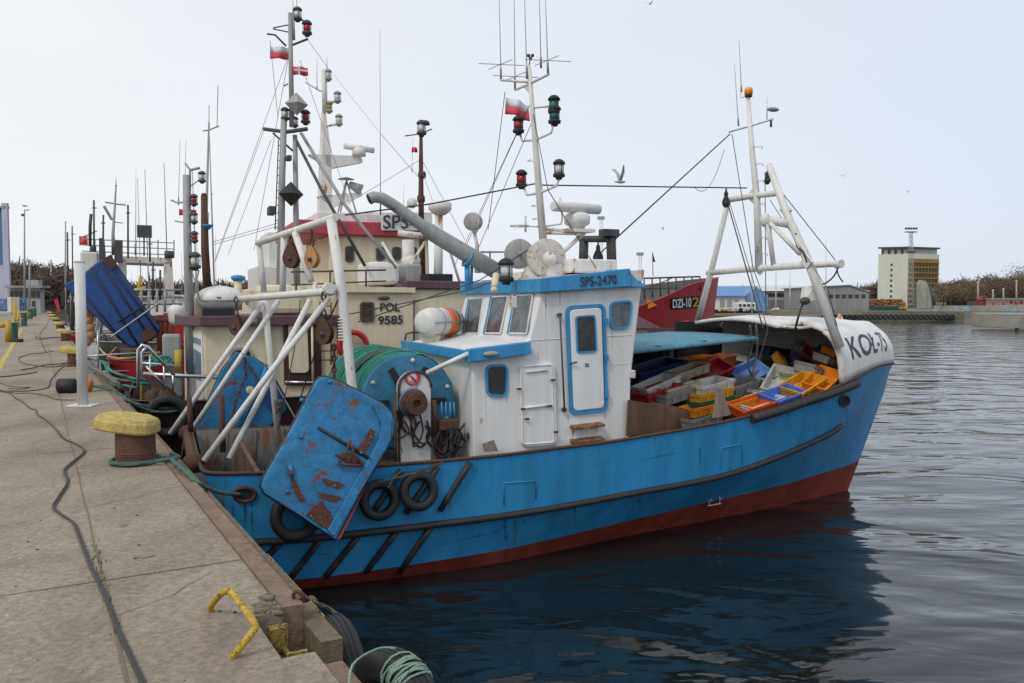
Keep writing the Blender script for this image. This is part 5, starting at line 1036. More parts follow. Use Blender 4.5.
for P in ([(370, 428), (376, 432), (370, 445), (362, 455), (357, 449), (364, 440)], [(334, 455), (350, 452), (364, 462), (352, 466), (345, 462)], [(322, 478), (345, 484), (338, 488), (325, 484)], [(318, 492), (342, 497), (335, 502), (320, 497)], [(312, 504), (332, 512), (322, 514)], [(290, 470), (296, 482), (305, 500), (300, 502), (292, 488)], [(306, 515), (322, 500), (332, 516), (334, 532), (320, 525)]):
    m.prism([BB(x, y, -.012-.04*(x > 358)) for x, y in P], -EV*.004)
m.build('scraped_patch', mSCR, o1)
m = MB(); m.tube([BB(350, 440, -.05), BB(346, 454, -.09), BB(338, 464, -.05)], .016, 6); m.tube([BB(350, 440, -.05), BB(354, 454, -.09), BB(362, 466, -.05)], .016, 6); m.tube([BB(338, 464, -.06), BB(362, 466, -.06)], .018, 6); m.build('towing_bracket', mRUST, o1)
m = MB()
for x, y in ((301, 437), (330, 382), (302, 400), (288, 492)): m.lathe(BB(x, y, -.0), -EV, [(.03, 0), (.02, .02)], 8)
m.tube([BB(290, 465, -.02), BB(292, 476, -.04)], .03, 6); m.build('bolt', mBOARD, o1)
op = quadround([(236, 352), (253, 358), (268, 367), (272, 374), (284, 395), (286, 410), (278, 418), (270, 427), (232, 430), (195, 431), (200, 420), (222, 370)], 2.35)
o2 = otter_board(op, EV*.10, 'blue trawl board behind the white gantry legs on the blue boat', [(V(267, 368, 2.3), V(240, 428, 2.3), .05)])
m = MB(); m.prism([V(268, 367, 2.3), V(284, 395, 2.3), V(280, 418, 2.3), V(262, 400, 2.3)], -EV*.03); m.build('raised_strip', paint('deep_blue', (.01, .05, .2), .5, .4, .2, scale=3), o2)
m = MB(); m.ell(V(250, 390, 2.28), (.07, .02, .07)); m.build('pale_stain', mCREAM, o2)
def chain(mb, a, b_, lk=.075, r=.012):
    a, b_ = Vector(a), Vector(b_); n_ = max(2, int((b_-a).length/lk)); d = (b_-a).normalized(); x, y, _ = frame(d)
    for k in range(n_):
        c = a.lerp(b_, (k+.5)/n_); s = x if k % 2 else y
        mb.tube([c+d*lk*.62*math.cos(t)+s*lk*.3*math.sin(t) for t in [2*math.pi*i/8 for i in range(8)]], r, 4, closed=True)
def chain_thing(P, label, r=.012, lk=.075, group=None):
    m = MB()
    for i in range(len(P)-1): chain(m, P[i], P[i+1], lk, r)
    tag(m.build('chain', mRUST), label, 'chain', group)
chain_thing([V(350, 400, -1.75), V(349, 448, -2.3)], 'rusty chain from the near gantry post down to the scraped blue trawl board')
chain_thing([V(244, 357, 2.2), V(246, 375, 2.2), V(236, 400, 2.2), V(231, 425, 2.2)], 'rusty chain hanging down the far blue trawl board')
chain_thing([V(243, 358, 2.22), V(256, 376, 2.2), V(260, 388, 2.2)], 'short slack chain at the top of the far blue trawl board')
chain_thing([V(334, 345, -1.2), V(334, 378, -1.3)], 'chain below the rusty block on the near end of the gantry', .016)
def block(x, y, v, s, label, mat=mRUST, hang=None):
    c = V(x, y, v); r_ = thing('pulley_block', label, 'pulley', tuple(c-EZ*s), AB, 'trawl blocks hanging from gantries')
    m = MB(); ax = (EV*.8+EU*.6).normalized(); P = []; xx = ax.cross(EZ).normalized()
    for k in range(16):
        a = 2*math.pi*k/16; t = math.sin(a); P.append(c+xx*math.cos(a)*s*.72*(1 if t < 0 else 1-.45*t)+EZ*t*s*(1 if t < 0 else 1.25)-ax*.06)
    m.prism(P, ax*.03); m.prism([p+ax*.1 for p in P], ax*.03); m.build('cheek', mat, r_, bevel=.008)
    MB().lathe(c-ax*.03-EZ*s*.15, ax, [(s*.6, 0), (s*.5, .035), (s*.6, .07)], 18).build('sheave', mat, r_); MB().lathe(c-ax*.09-EZ*s*.15, ax, [(.03, 0), (.03, .2)], 8).build('pin', mDGREY, r_)
    m = MB(); chain(m, c+EZ*s*1.1, c+EZ*(s*1.1+(hang or .25)), .09, .014); m.build('shackle', mDGREY, r_)
block(312, 258, -.6, .14, 'pulley block with a pale orange sheave, under the gantry top beam', paint('orange_block', (.55, .30, .12), .6, .4, .3, scale=9))
block(291.5, 257, .2, .17, 'long rusty pulley block next to the pale orange one under the gantry top beam')
block(324, 332, -1.3, .17, 'rusty pulley block with chain below the near end of the lower gantry beam', hang=.35)
block(236.5, 326, 1.5, .15, 'dark rusty pulley block at the far end of the lower gantry beam', hang=.3)
block(598, 257, .55, .12, 'black block hanging in the small dark frame ahead of the wheelhouse roof', mBLACK, hang=.1)
block(726, 202, -.0, .1, 'black block high on the far leg of the white fore gantry', mBLACK, hang=.1); block(767.5, 180, 0, .08, 'small black block at the tip of the near leg of the fore gantry', mBLACK, hang=.05)
# the big dark blue board of the third boat
pb_ = quadround([(64, 285), (84, 274), (96, 264), (110, 255), (124, 276), (142, 304), (160, 328), (157, 336), (145, 343), (132, 347), (118, 338), (98, 318), (80, 302)], 9.1)
o3 = otter_board(pb_, EV*.18, 'large dark blue curved trawl board with rusty ends behind the white post', [], mat=paint('navy_board', (.012, .075, .30), .4, .4, .2, scale=2, streak=False))
for a, b_ in (((100, 262), (152, 341)), ((91, 268), (138, 345)), ((104, 258), (159, 333)), ((118, 322), (146, 304)), ((74, 282), (124, 343))):
    MB().tube([V(*a, 9.07), V(*b_, 9.07)], .022, 5).build('rib', mRAIL, o3)
m = MB(); m.prism([V(103, 259, 9.05), V(110, 255, 9.05), V(117, 265, 9.05), V(111, 270, 9.05)], -EV*.02); m.prism([V(143, 343, 9.05), V(157, 335, 9.05), V(150, 326, 9.05), V(140, 334, 9.05)], -EV*.02); m.build('rusty_end', mRUST, o3)
m = MB(); m.tube([V(111, 337, 9), V(160, 302, 9)], .02, 4); tag(m.build('mooring_wire', mWIREL), 'thin pale wire slanting across the big dark blue trawl board', 'wire')
# life rafts
def raft(c, r, L, ax, label, bandm=None):
    ax = Vector(ax).normalized(); r_ = thing('life_raft', label, 'life raft', tuple(Vector(c)-EZ*r))
    m = MB(); m.lathe(Vector(c)-ax*L/2, ax, [(r*.55, 0), (r*.85, .04), (r*.97, L*.15), (r, L*.2), (r, L*.8), (r*.97, L*.85), (r*.85, L-.04), (r*.55, L)], 22); m.build('canister', mPLW, r_)
    m = MB(); x, y, _ = frame(ax)
    m.tube([Vector(c)-ax*(L/2)+EZ*0+ax.cross(EZ).normalized()*r*1.0, Vector(c)+ax*(L/2)+ax.cross(EZ).normalized()*r*1.0], .018, 6)
    for k in (-.2, .2): m.torus(Vector(c)+ax*L*k, ax, r*1.01, .012, 22, 5)
    m.build('strap', mGREY, r_)
    if bandm: MB().lathe(Vector(c)+ax*L*.0, ax, [(r*1.008, 0), (r*1.008, L*.28)], 22).build('orange_band', bandm, r_)
    m = MB(); 
    for k in (-.28, .28): m.box(Vector(c)+ax*L*k-EZ*(r+.03), (.06, r*1.4, .12), ax, ax.cross(EZ)); 
    m.build('cradle', mCREAM, r_); return r_
rf = raft(V(440, 322, 1.0), .245, 1.0, EV*.62+EU*.78, 'white life raft drum with orange band beside the wheelhouse windows', flat('raft_orange', (.75, .17, .03), .5))
m = MB()
for x, y, r in ((424, 317, .05), (427, 332, .06)): m.lathe(V(x, y, .72), W(-.5, -1, 0)-W(0, 0, 0), [(r, 0), (r, .01)], 14)
m.build('round_sticker', flat('sticker_orange', (.85, .35, .05), .5), rf)
r2_ = thing('life_raft', 'white domed life raft case on the cream aft house roof', 'life raft', tuple(V(220, 307, 5.4)), AB)
m = MB(); c = V(220, 299, 5.4); m.ell(c, (.48, .4, .27), EU, EV, n=20, m=12); m.build('case', mPLW, r2_); MB().torus(c-EZ*.03, EZ, .46, .02, 26, 6, sy=.86).build('seam', mGREY, r2_)
m = MB(); m.tube([V(217, 297, 5.0), V(219, 298, 4.99), V(221, 297, 5.0)], .012, 4); m.build('mark', mTXT, r2_)
# tyres as fenders
def tyre(c, ax, Rr, r, label, group=None, rope=None):
    c = Vector(c); m = MB(); ax = Vector(ax).normalized(); x, y, _ = frame(ax); rows = []
    for k in range(32):
        a = 2*math.pi*k/32; d = x*math.cos(a)+y*math.sin(a)
        prof = [(Rr-r*.9, -.55), (Rr-r*.2, -1.0), (Rr+r*.7, -.85), (Rr+r, -.55), (Rr+r*1.0, .55), (Rr+r*.7, .85), (Rr-r*.2, 1.0), (Rr-r*.9, .55), (Rr-r*.5, 0)]
        rows.append([c+d*p+ax*q*r for p, q in prof])
    rows.append(rows[0]); m.grid(rows, close=True); o = m.build('tyre', mBLACK); tag(o, label, 'tyre', group)
    m = MB()
    for s in (-.35, 0, .35): m.torus(c+ax*s*r, ax, Rr+r*1.0, .006, 32, 4)
    m.build('tread_rib', mBLACK, o); return o
tyre(HM.hit(379.5, 500, .11), W(.05, -1, .1)-W(0, 0, 0), .20, .06, 'black tyre fender left of the pair hanging on the blue hull', 'tyre fenders on the blue boat')
tyre(HM.hit(419, 491, .11), W(.05, -1, .1)-W(0, 0, 0), .20, .06, 'black tyre fender right of the pair hanging on the blue hull', 'tyre fenders on the blue boat')
tyre(HM.hit(296, 516, .11), W(.05, -1, .1)-W(0, 0, 0), .24, .07, 'black tyre fender mostly hidden under the foot of the scraped trawl board', 'tyre fenders on the blue boat')
tyre(V(167, 416, 3.9), EV, .30, .09, 'black tyre fender on the dark maroon hull behind the blue boat')
chain_thing([HM.hit(420, 471, .06), HM.hit(433, 467, .06), HM.hit(443, 462, .06)], 'short bright chain at the blue rail above the two tyres', .010, .06)
m = MB(); m.tube(catmull([HM.hit(388, 488, .2), HM.hit(395, 476, .12), HM.hit(404, 470, .06)], 5), .012, 5); m.tube(catmull([HM.hit(379, 482, .2), HM.hit(400, 477, .16), HM.hit(420, 471, .08)], 5), .01, 5); tag(m.build('fender_rope', mROPEG), 'thin rope tying the left tyre to the blue rail', 'rope')
# ================================================================ FISH CRATES IN THE OPEN FISH DECK
def crate_mesh(L=.78, Wd=.45, Hh=.17, t=.022):
    m = MB(); a, b_ = L/2, Wd/2; X, Y = Vector((1, 0, 0)), Vector((0, 1, 0))
    def ringpts(x, y, z): return [Vector((-x, -y, z)), Vector((x, -y, z)), Vector((x, y, z)), Vector((-x, y, z))]
    rows = [ringpts(a-.03, b_-.03, 0), ringpts(a-.01, b_-.01, Hh*.72), ringpts(a+.005, b_+.005, Hh*.74), ringpts(a+.008, b_+.008, Hh*.8), ringpts(a-.006, b_-.006, Hh*.82), ringpts(a, b_, Hh*.96), ringpts(a+.012, b_+.012, Hh), ringpts(a-t, b_-t, Hh), ringpts(a-t-.03, b_-t-.03, .02)]
    m.grid(rows, sm=False, close=True); m.quad(*rows[0][::-1]); m.quad(*rows[-1])
    for s in (-1, 1):
        for k in (-.28, 0, .28): m.box((k*L, s*(b_-.004), Hh*.42), (.02, .018, Hh*.6))
    return m
CM = {}
def crate(px, py, v, rx, ry, rz, colour, label, s=1.0, group='fish crates heaped on the blue boat'):
    if colour not in CM:
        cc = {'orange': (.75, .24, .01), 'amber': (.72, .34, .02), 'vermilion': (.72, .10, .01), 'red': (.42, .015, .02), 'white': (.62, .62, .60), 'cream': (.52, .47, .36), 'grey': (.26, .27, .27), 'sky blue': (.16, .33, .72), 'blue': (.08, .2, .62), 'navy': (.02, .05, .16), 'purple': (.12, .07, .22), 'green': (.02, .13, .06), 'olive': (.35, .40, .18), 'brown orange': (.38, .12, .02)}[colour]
        o = crate_mesh().build('fish_crate', paint('crate_'+colour.replace(' ', '_'), cc, .42, .35, .08, scale=5, rustc=(cc[0]*.35, cc[1]*.35, cc[2]*.3), streak=False), origin=(0, 0, 0)); CM[colour] = o.data
    else: o = bpy.data.objects.new('fish_crate', CM[colour]); COL.objects.link(o)
    p = V(px, py, v); o.location = p; o.rotation_euler = (R(rx), R(ry), R(23+rz)); o.scale = (s, s, s)
    tag(o, label, 'crate', group)
mbx(boat, 'hatch_coaming', mBROWN, 6.2, 8.5, -1.0, 1.2, 1.15, 1.72)
m = MB(); m.prism([V(627, 436, -1.7), V(652, 434, -1.5), V(653, 404, -1.5), V(629, 400, -1.7)], EV*.04); m.prism([V(652, 434, -1.5), V(700, 424, -1.2), V(694, 410, -1.2), V(652, 402, -1.5)], EV*.04); m.prism([V(627, 439, -1.72), V(690, 428, -1.75), V(690, 433, -1.75), V(627, 445, -1.72)], EV*.02); m.build('pound_board', mBROWN, boat)
m = MB(); m.prism([V(714, 418, -1.72), V(731, 415, -1.72), V(726, 400, -1.72), V(722, 388, -1.72), V(719, 388, -1.72)], EV*.05); m.build('bulwark_wedge', mWOOD, boat)
CR = [
 (655, 377, .6, 4, -10, 4, 'navy', 'long navy blue crate with brown marks lying against the shelter wall', 1.4),
 (657, 390, -.4, 0, -16, 8, 'white', 'white crate with a red lower edge, farthest left in the heap', 1),
 (656, 398, -.6, 0, -12, 12, 'red', 'red crate under the leftmost white crate', 1),
 (673, 400, -.8, 0, -8, 14, 'grey', 'weathered grey crate lying flat beside the brown pound board', 1),
 (676, 394, -.6, 0, -8, 10, 'cream', 'off-white crate on the flat weathered grey crate', 1),
 (688, 376, 0, 0, -12, 6, 'cream', 'dusty cream crate left of the bright red crate', .95),
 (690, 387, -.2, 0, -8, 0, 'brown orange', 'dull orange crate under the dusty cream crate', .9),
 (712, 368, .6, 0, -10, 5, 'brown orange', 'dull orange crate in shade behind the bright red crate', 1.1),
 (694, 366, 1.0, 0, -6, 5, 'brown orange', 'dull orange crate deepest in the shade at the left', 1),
 (711, 376, -.1, 24, -18, 6, 'red', 'bright red crate tilted up in the middle of the heap', .95),
 (709, 391, -.8, 4, -7, 10, 'white', 'clean white closed crate lying below the bright red crate', 1.02),
 (708, 400, -.9, 0, -6, 8, 'amber', 'amber crate squeezed under the clean white crate', 1.04),
 (709, 408, -1.0, 0, -6, 6, 'green', 'dark green crate at the bottom under the amber crate', 1.02),
 (703, 413, -1.15, 0, -8, 4, 'orange', 'orange tray just behind the brown pound board', .9),
 (700, 424, -1.35, 0, -8, 6, 'grey', 'flat grey tray wedged behind the grey wooden wedge', .9),
 (748, 377, -.1, 32, -16, 10, 'sky blue', 'pale blue crate standing on its side in the middle of the heap', .95),
 (747, 363, .7, 10, 12, 20, 'white', 'small white crate in shade above the pale blue crate', .75),
 (737, 391, -.7, 4, -6, 20, 'grey', 'dark grey empty tray below the pale blue crate', 1),
 (737, 402, -.8, 0, -6, 18, 'green', 'green crate below the dark grey empty tray', .95),
 (765, 383, -.3, 6, -10, 26, 'grey', 'translucent grey tray right of the pale blue crate', 1.0),
 (762, 394, -.8, 6, -10, 30, 'white', 'white empty tray right of the dark grey tray', 1.0),
 (781, 388, -.8, 12, -24, 34, 'white', 'large white tray tilted up to a corner at the centre', 1.15),
 (757, 410, -1.3, 6, -9, 12, 'white', 'white tray lying under the periwinkle tray by the rail', 1.1),
 (738, 408, -1.2, 0, -8, 10, 'amber', 'amber crate behind the vermilion crate near the rail', .85),
 (751, 411, -1.5, 14, -10, 4, 'vermilion', 'vermilion crate lying on the rail nearest the wooden wedge', .95),
 (782, 401, -1.45, 14, -10, 10, 'blue', 'periwinkle blue tray lying on the rail beside the vermilion crate', .95),
 (802, 391, -1.3, 12, -16, 16, 'amber', 'wide amber tray right of the periwinkle tray', 1.05),
 (822, 385, -1.35, 16, -20, 20, 'orange', 'orange crate on the rail at the foot of the white arch', .95),
 (796, 379, -.6, 4, -6, 30, 'olive', 'olive green tray behind the wide amber tray', .9),
 (815, 379, -.9, 8, 22, 10, 'grey', 'dark rimmed grey tray leaning down beside the white arch', 1.05),
 (778, 366, .0, 60, 10, 40, 'amber', 'amber crate standing on end left of the purple crate', .9),
 (793, 367, .0, 70, -10, 52, 'purple', 'purple crate standing on end', .9),
 (806, 364, -.1, 50, -24, 40, 'red', 'dark red crate tilted beside the purple crate', .9),
 (807, 351, .5, 10, -6, 30, 'cream', 'cream crate on top of the dark red crate', .85),
 (828, 365, -.8, 14, 16, 14, 'cream', 'dirty cream crate at the right under the white arch', .8),
 (834, 357, -.6, 20, 12, 20, 'orange', 'orange crate on top at the right under the white arch', .75),
 (832, 376, -.9, 10, 14, 10, 'vermilion', 'vermilion crate under the dirty cream crate by the arch', .85),
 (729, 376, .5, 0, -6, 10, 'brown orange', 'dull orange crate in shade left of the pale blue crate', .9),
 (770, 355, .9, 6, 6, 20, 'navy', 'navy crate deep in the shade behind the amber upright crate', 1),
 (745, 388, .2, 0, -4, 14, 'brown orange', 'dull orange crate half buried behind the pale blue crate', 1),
]
for c in CR: crate(*c[:8], s=c[8])
# crates buried below, carrying the heap
for i, (u_, v_, z_, co) in enumerate(((6.9, -.3, 1.73, 'grey'), (7.8, -.3, 1.73, 'white'), (8.6, -.5, 1.73, 'cream'), (7.3, .7, 1.73, 'green'), (8.3, .7, 1.73, 'amber'), (7.3, -.9, 1.73, 'grey'), (8.2, -1.0, 1.73, 'white'), (7.9, .2, 1.9, 'grey'), (8.6, .3, 1.9, 'cream'), (8.5, -.5, 1.92, 'grey'), (8.7, .1, 2.08, 'green'))):
    if co not in CM: continue
    o = bpy.data.objects.new('fish_crate', CM[co]); COL.objects.link(o); o.location = W(u_, v_, z_); o.rotation_euler = (0, 0, R(23+(i*17) % 30)); tag(o, co+' crate buried in the bottom layers of the heap', 'crate', 'fish crates heaped on the blue boat')
# ================================================================ QUAY FURNITURE
def bollard(loc, label, scale=1):
    r_ = thing('mooring_bollard', label, 'bollard', loc, 0, 'yellow capped bollards along the quay edge'); c = Vector(loc)
    m = MB(); m.lathe(c, EZ, [(.225, 0), (.21, .03), (.198, .06), (.196, .34), (.2, .36)], 28)
    for h in (.08, .1, .12): m.torus(c+EZ*h, EZ, .198, .006, 28, 4)
    m.build('post', mRUST, r_)
    pl = [(-.40, -.06), (-.36, -.17), (-.15, -.235), (.12, -.24), (.21, -.18), (.23, -.05), (.22, .12), (.10, .22), (-.12, .25), (-.32, .17)]
    rows = []
    for k, h in ((.72, .33), (.95, .335), (1.0, .36), (1.0, .44), (.90, .485), (.74, .505), (.3, .50)): rows.append([c+Vector((x*k+.0, y*k, h+(-x*.06))) for x, y in catmull([Vector((a, b_, 0)) for a, b_ in pl+pl[:1]], 3)[:-1] for x, y in [(x, y)]] if False else [c+Vector((p.x*k, p.y*k, h-p.x*.10)) for p in catmull([Vector((a, b_, 0)) for a, b_ in pl+pl[:1]], 1)[:-1]])
    m = MB(); m.grid(rows, close=True); m.quad(*rows[0][::-1]); m.quad(*rows[-1]); m.sm = [False]*len(m.f); m.build('cap', mPALEY, r_, bevel=.018); return r_
b0 = bollard(tuple(Z(136, 463, QZ)), 'large rusty mooring bollard with pale yellow cap, nearest on the quay, roped to the blue boat')
b0['label'] = 'nearest rusty bollard with pale yellow cap, a green rope round its foot'
for i, (x, y, lb) in enumerate(((76, 366, 'second yellow capped bollard, just left of the white post'), (66, 341, 'third yellow capped bollard along the quay edge'), (60, 330.5, 'fourth yellow capped bollard along the quay edge'), (56, 324, 'fifth yellow capped bollard along the quay edge'), (53, 319.5, 'sixth, tiny yellow capped bollard far along the quay'), (50.5, 316, 'farthest yellow capped bollard on the quay'))):
    dup(b0, Z(x, y, QZ), 0, lb)
c = Z(80, 392, QZ)+EZ*.13; m = MB(); m.lathe(c-QN*.32+Vector((-.05, 0, 0)), (1, .1, 0), [(.10, 0), (.14, .02), (.14, .3), (.1, .32)], 16); fb = m.build('fender_block', mBLACK); tag(fb, 'black rubber roller with an orange end lying behind the white post', 'fender')
MB().lathe(c+Vector((.04, .02, 0)), (1, .1, 0), [(.12, 0), (.13, .02), (.11, .16), (.05, .18)], 16).build('orange_end', mORANGE, fb)
wp = thing('white_post', 'white round steel post standing on a square base plate on the quay', 'post', tuple(Z(83, 406, QZ)))
c = Z(83, 406, QZ); mW2 = paint('post_white', (.68, .69, .70), .5, .25, .15, scale=5, rustc=(.25, .2, .18))
m = MB(); m.tube([c, c+EZ*2.36], .082, 20); m.build('tube', mW2, wp); m = MB(); m.box(c+EZ*.012, (.42, .3, .024)); m.build('base_plate', mW2, wp, bevel=.005); m = MB(); m.lathe(c+EZ*2.36, EZ, [(.086, -.02), (.086, 0), (.05, .012)], 20); m.build('cap', mW2, wp)
# yellow ladder handle and the ladder top in the recess
m = MB(); hz = QZ+.16
pts = [Q(.8, 4.72, QZ-.02), Z(211, 606, QZ+.04), Z(221, 594, QZ+.15), Z(226, 591.5, QZ+.17), Z(232, 593, QZ+.17), Z(243, 607, QZ+.16), Z(253, 621, QZ+.15), Z(255, 627, QZ+.13), Z(252, 633, QZ+.11), Z(235, 654, QZ+.02), Z(234, 656, QZ-.02)]
m.tube(catmull(pts, 5), .018, 12); tag(m.build('ladder_handle', paint('handle_yellow', (.62, .43, .03), .55, .5, .5, scale=16, rustc=(.16, .09, .03), bump=.5, streak=False)), 'bent yellow grab handle standing on the quay by the ladder recess', 'handle')
mYELD = paint('dirty_yellow', (.36, .26, .05), .7, .5, .6, scale=14, rustc=(.10, .06, .03), bump=.4, streak=False)
la = thing('quay_ladder', 'yellow rusty steel ladder set in the notch of the quay edge', 'ladder', tuple(Q(1.07, 4.15, 0)))
m = MB(); 
for q in (3.98, 4.36): m.hexa([Q(1.02, q, -1), Q(1.12, q, -1), Q(1.12, q+.02, -1), Q(1.02, q+.02, -1), Q(1.02, q, QZ-.02), Q(1.12, q, QZ-.02), Q(1.12, q+.02, QZ-.02), Q(1.02, q+.02, QZ-.02)])
m.build('side_rail', mYELD, la)
m = MB()
for k in range(9): m.tube([Q(1.08, 3.98, QZ-.12-k*.28), Q(1.08, 4.38, QZ-.12-k*.28)], .016, 8)
m.build('rung', mYELD, la)
m = MB(); m.hexa([Q(1.01, 4.27, QZ-.25), Q(1.08, 4.27, QZ-.25), Q(1.08, 4.30, QZ-.25), Q(1.01, 4.30, QZ-.25), Q(1.01, 4.27, QZ-.0), Q(1.08, 4.27, QZ-.0), Q(1.08, 4.30, QZ-.0), Q(1.01, 4.30, QZ-.0)]); m.build('bracket', mYELD, la)
m = MB(); m.hexa([Q(.96, 3.4, -1.5), Q(.975, 3.4, -1.5), Q(.975, 5, -1.5), Q(.96, 5, -1.5), Q(.96, 3.4, 1.9), Q(.975, 3.4, 1.9), Q(.975, 5, 1.9), Q(.96, 5, 1.9)])
# tyres on the quay wall
c = Z(337, 622, 1.92)-EZ*.36; tyre(c, QN, .30, .085, 'black tyre fender on the quay wall just past the ladder notch', 'tyre fenders on the near quay wall')
c2_ = Z(396, 656, 1.90)-EZ*.38; tyre(c2_, QN+QD*.2, .30, .10, 'black tyre fender bound with green rope at the bottom of the picture', 'tyre fenders on the near quay wall')
tyre(Q(1.45, 9.3, 1.55), QN, .28, .08, 'black tyre fender squeezed between quay and blue stern', 'tyre fenders on the near quay wall')
m = MB(); ax = (QN+QD*.2).normalized(); x_, y_, _ = frame(ax)
for k in range(11):
    a = R(60+k*2.2); d = x_*math.cos(a)+y_*math.sin(a)
    if d.z < 0: d = -d
    t_ = d.cross(ax); cc = c2_+d*.31; m.tube([cc+(d*math.cos(t)+ax*math.sin(t)*1.05+t_*math.cos(t+k)*(.25*math.sin(k*2.3)))*.102*(1+.05*random.random()) for t in [2*math.pi*i/14 for i in range(14)]], .0065, 5, closed=True)
m.tube(catmull([c2_+EZ*.42, c2_+EZ*.44-QN*.1, Q(1.22, 3.6, QZ+.03), Q(1.1, 3.3, QZ+.02)], 5), .006, 6)
tag(m.build('tyre_lashing', paint('mint_rope', (.35, .52, .42), .9, .4, 0, scale=25, bump=.8)), 'pale green rope wound round the lowest tyre', 'rope')
m = MB(); s0 = Z(299, 597, QZ+.03); m.torus(s0, (.3, 1, .3), .036, .011, 18, 8); sh = m.build('shackle', mRUST); tag(sh, 'rusty shackle on the quay edge above the tyre', 'shackle')
def rope(P, r, mat, label, n=6, strands=0, grp=None, name='mooring_rope'):
    P = catmull(P, n); m = MB()
    m.tube(P, r*.8, 7)
    for s in range(3):
        pts = []; L = 0
        for i, p in enumerate(P):
            if i: L += (p-P[i-1]).length
            d = (P[min(i+1, len(P)-1)]-P[max(i-1, 0)]).normalized(); x, y, _ = frame(d); a = L/(r*5)+s*2.094; pts.append(p+(x*math.cos(a)+y*math.sin(a))*r*.42)
        m.tube(pts, r*.62, 6)
    o = m.build(name, mat); return tag(o, label, 'rope', grp)
rope([s0, Z(306, 600, QZ), Z(312, 598, QZ+.02), Z(318, 604, QZ-.02), Z(328, 608, 1.95), Z(338, 616, 1.9), Z(342, 624, 1.8)], .014, mROPEG, 'frayed grey rope from the shackle to the quay tyre')
rope([Z(314, 640, 1.95), Z(322, 634, 1.98), Z(334, 636, 1.95), Z(346, 634, 1.9), Z(346, 640, 1.85)], .012, mRUST, 'rusty hook bar end lying across the quay tyre') if False else None
bb = Z(136, 463, QZ)
loop = [bb+Vector((math.cos(R(a))*.245, math.sin(R(a))*.245, .035)) for a in range(20, 340, 20)]
rope([Z(171, 454, QZ+.06), bb+Vector((.40, .12, .04))]+loop+[bb+Vector((.42, -.02, .05)), Z(172, 460, QZ+.05), Z(182, 469, QZ+.05), Z(195, 480, QZ+.03), Z(206, 487, 2.0), Z(216, 491, 1.85), HM.hit(228, 494, .25), HM.hit(240, 494, .03)], .024, mROPE, 'green mooring rope from the nearest bollard to the hull hole of the blue boat')
rope([HM.hit(222, 493, .10), HM.hit(222, 500, .12), HM.hit(224, 508, .1)], .02, mROPEG, 'frayed rope end hanging at the hull hole')
rope([W(-.75, 1.3, 1.75), W(-.8, 1.35, 1.4), W(-.85, 1.3, 1.2), Q(1.0, 11.5, QZ+.04), Q(.8, 10.5, QZ+.03)], .016, mROPEG, 'grey rope over the far end of the stern roller')
b2 = Z(76, 366, QZ); b3 = Z(66, 341, QZ)
rope([Z(93, 386, QZ+.08), Q(1.2, 17.6, QZ+.04), V(120, 398, 3.8), V(150, 407, 3.9), V(178, 408, 4.0), V(205, 400, 4.2)], .03, mROPEG, 'thick grey mooring rope from quay to the maroon stern')
rope([Z(93, 386, QZ+.08), Q(1.22, 17.2, QZ+.03), V(128, 400, 3.7), V(150, 411, 3.8), V(176, 411, 3.9), V(200, 404, 4.1)], .026, mROPE, 'green mooring rope running just below the thick grey rope')
for k, (e, lb) in enumerate((((146, 380, 4.6), 'upper green mooring rope from the second bollard'), ((150, 384, 4.6), 'middle green mooring rope from the second bollard'), ((142, 388, 4.4), 'lowest green mooring rope from the second bollard'))):
    rope([b2+EZ*.25, b2+Vector((.9, -.2-.1*k, .12)), V(110, 370+k*6, 5.4), V(e[0]-15, e[1]-2, e[2]), V(*e)], .026, paint('sea_green_rope', (.06, .34, .27), .85, .5, 0, scale=20, bump=.8), lb, grp='green mooring ropes from the second bollard')
rope([b2+EZ*.2, V(110, 378, 5), V(124, 392, 4.6), V(128, 398, 4.4)], .05, mROPEG, 'thick pale hawser sagging to the dark stern')
rope([b3+EZ*.3, b3+Vector((1.2, -.1, .1)), V(110, 357, 9), V(160, 353, 9.4)], .03, paint('yellow_rope', (.45, .36, .12), .9, .4, 0), 'yellow rope stretched to the red boat from the third bollard')
# cables on the quay
def gp(px, py, z=.012): return Z(px, py, QZ+z)
def cable(P, r, label, mat=mCABLE, dz=.012): m = MB(); m.tube(catmull([gp(x, y, dz) for x, y in P], 6), r, 6); tag(m.build('power_cable', mat), label, 'cable', 'cables lying on the quay')
c1_ = [(-3, 390), (9, 393), (16, 398), (23, 402), (30, 408), (36, 410), (37, 414), (46, 420), (55, 428), (63, 438), (76, 444), (84, 451), (72, 462), (64, 470), (67, 482), (58, 497), (53, 507), (62, 515), (73, 523), (80, 540), (89, 564), (96, 578), (103, 593), (111, 612), (117, 629), (129, 655), (143, 686), (150, 705)]
cable(c1_, .0085, 'thick dark cable snaking from the left edge to the bottom of the quay'); cable([(x+1.2+(y-400)*.006, y+.5) for x, y in c1_[8:]], .007, 'second dark cable lying tight along the thick one')
cable([(-3, 391), (12, 391), (26, 391), (47, 388), (50, 381), (53, 377), (60, 369), (67, 365), (76, 363)], .010, 'cable curving from the left edge to the second bollard'); cable([(-3, 377), (10, 376), (25, 374), (37, 372)], .012, 'short straight cable at the left edge')
cable([(21, 370), (32, 368), (44, 365), (58, 364), (74, 362)], .012, 'cable lying straight toward the second bollard'); cable([(74, 357), (60, 366), (40, 366), (23, 363), (19, 358), (30, 354), (42, 353), (53, 351)], .012, 'looped cable left of the second bollard')
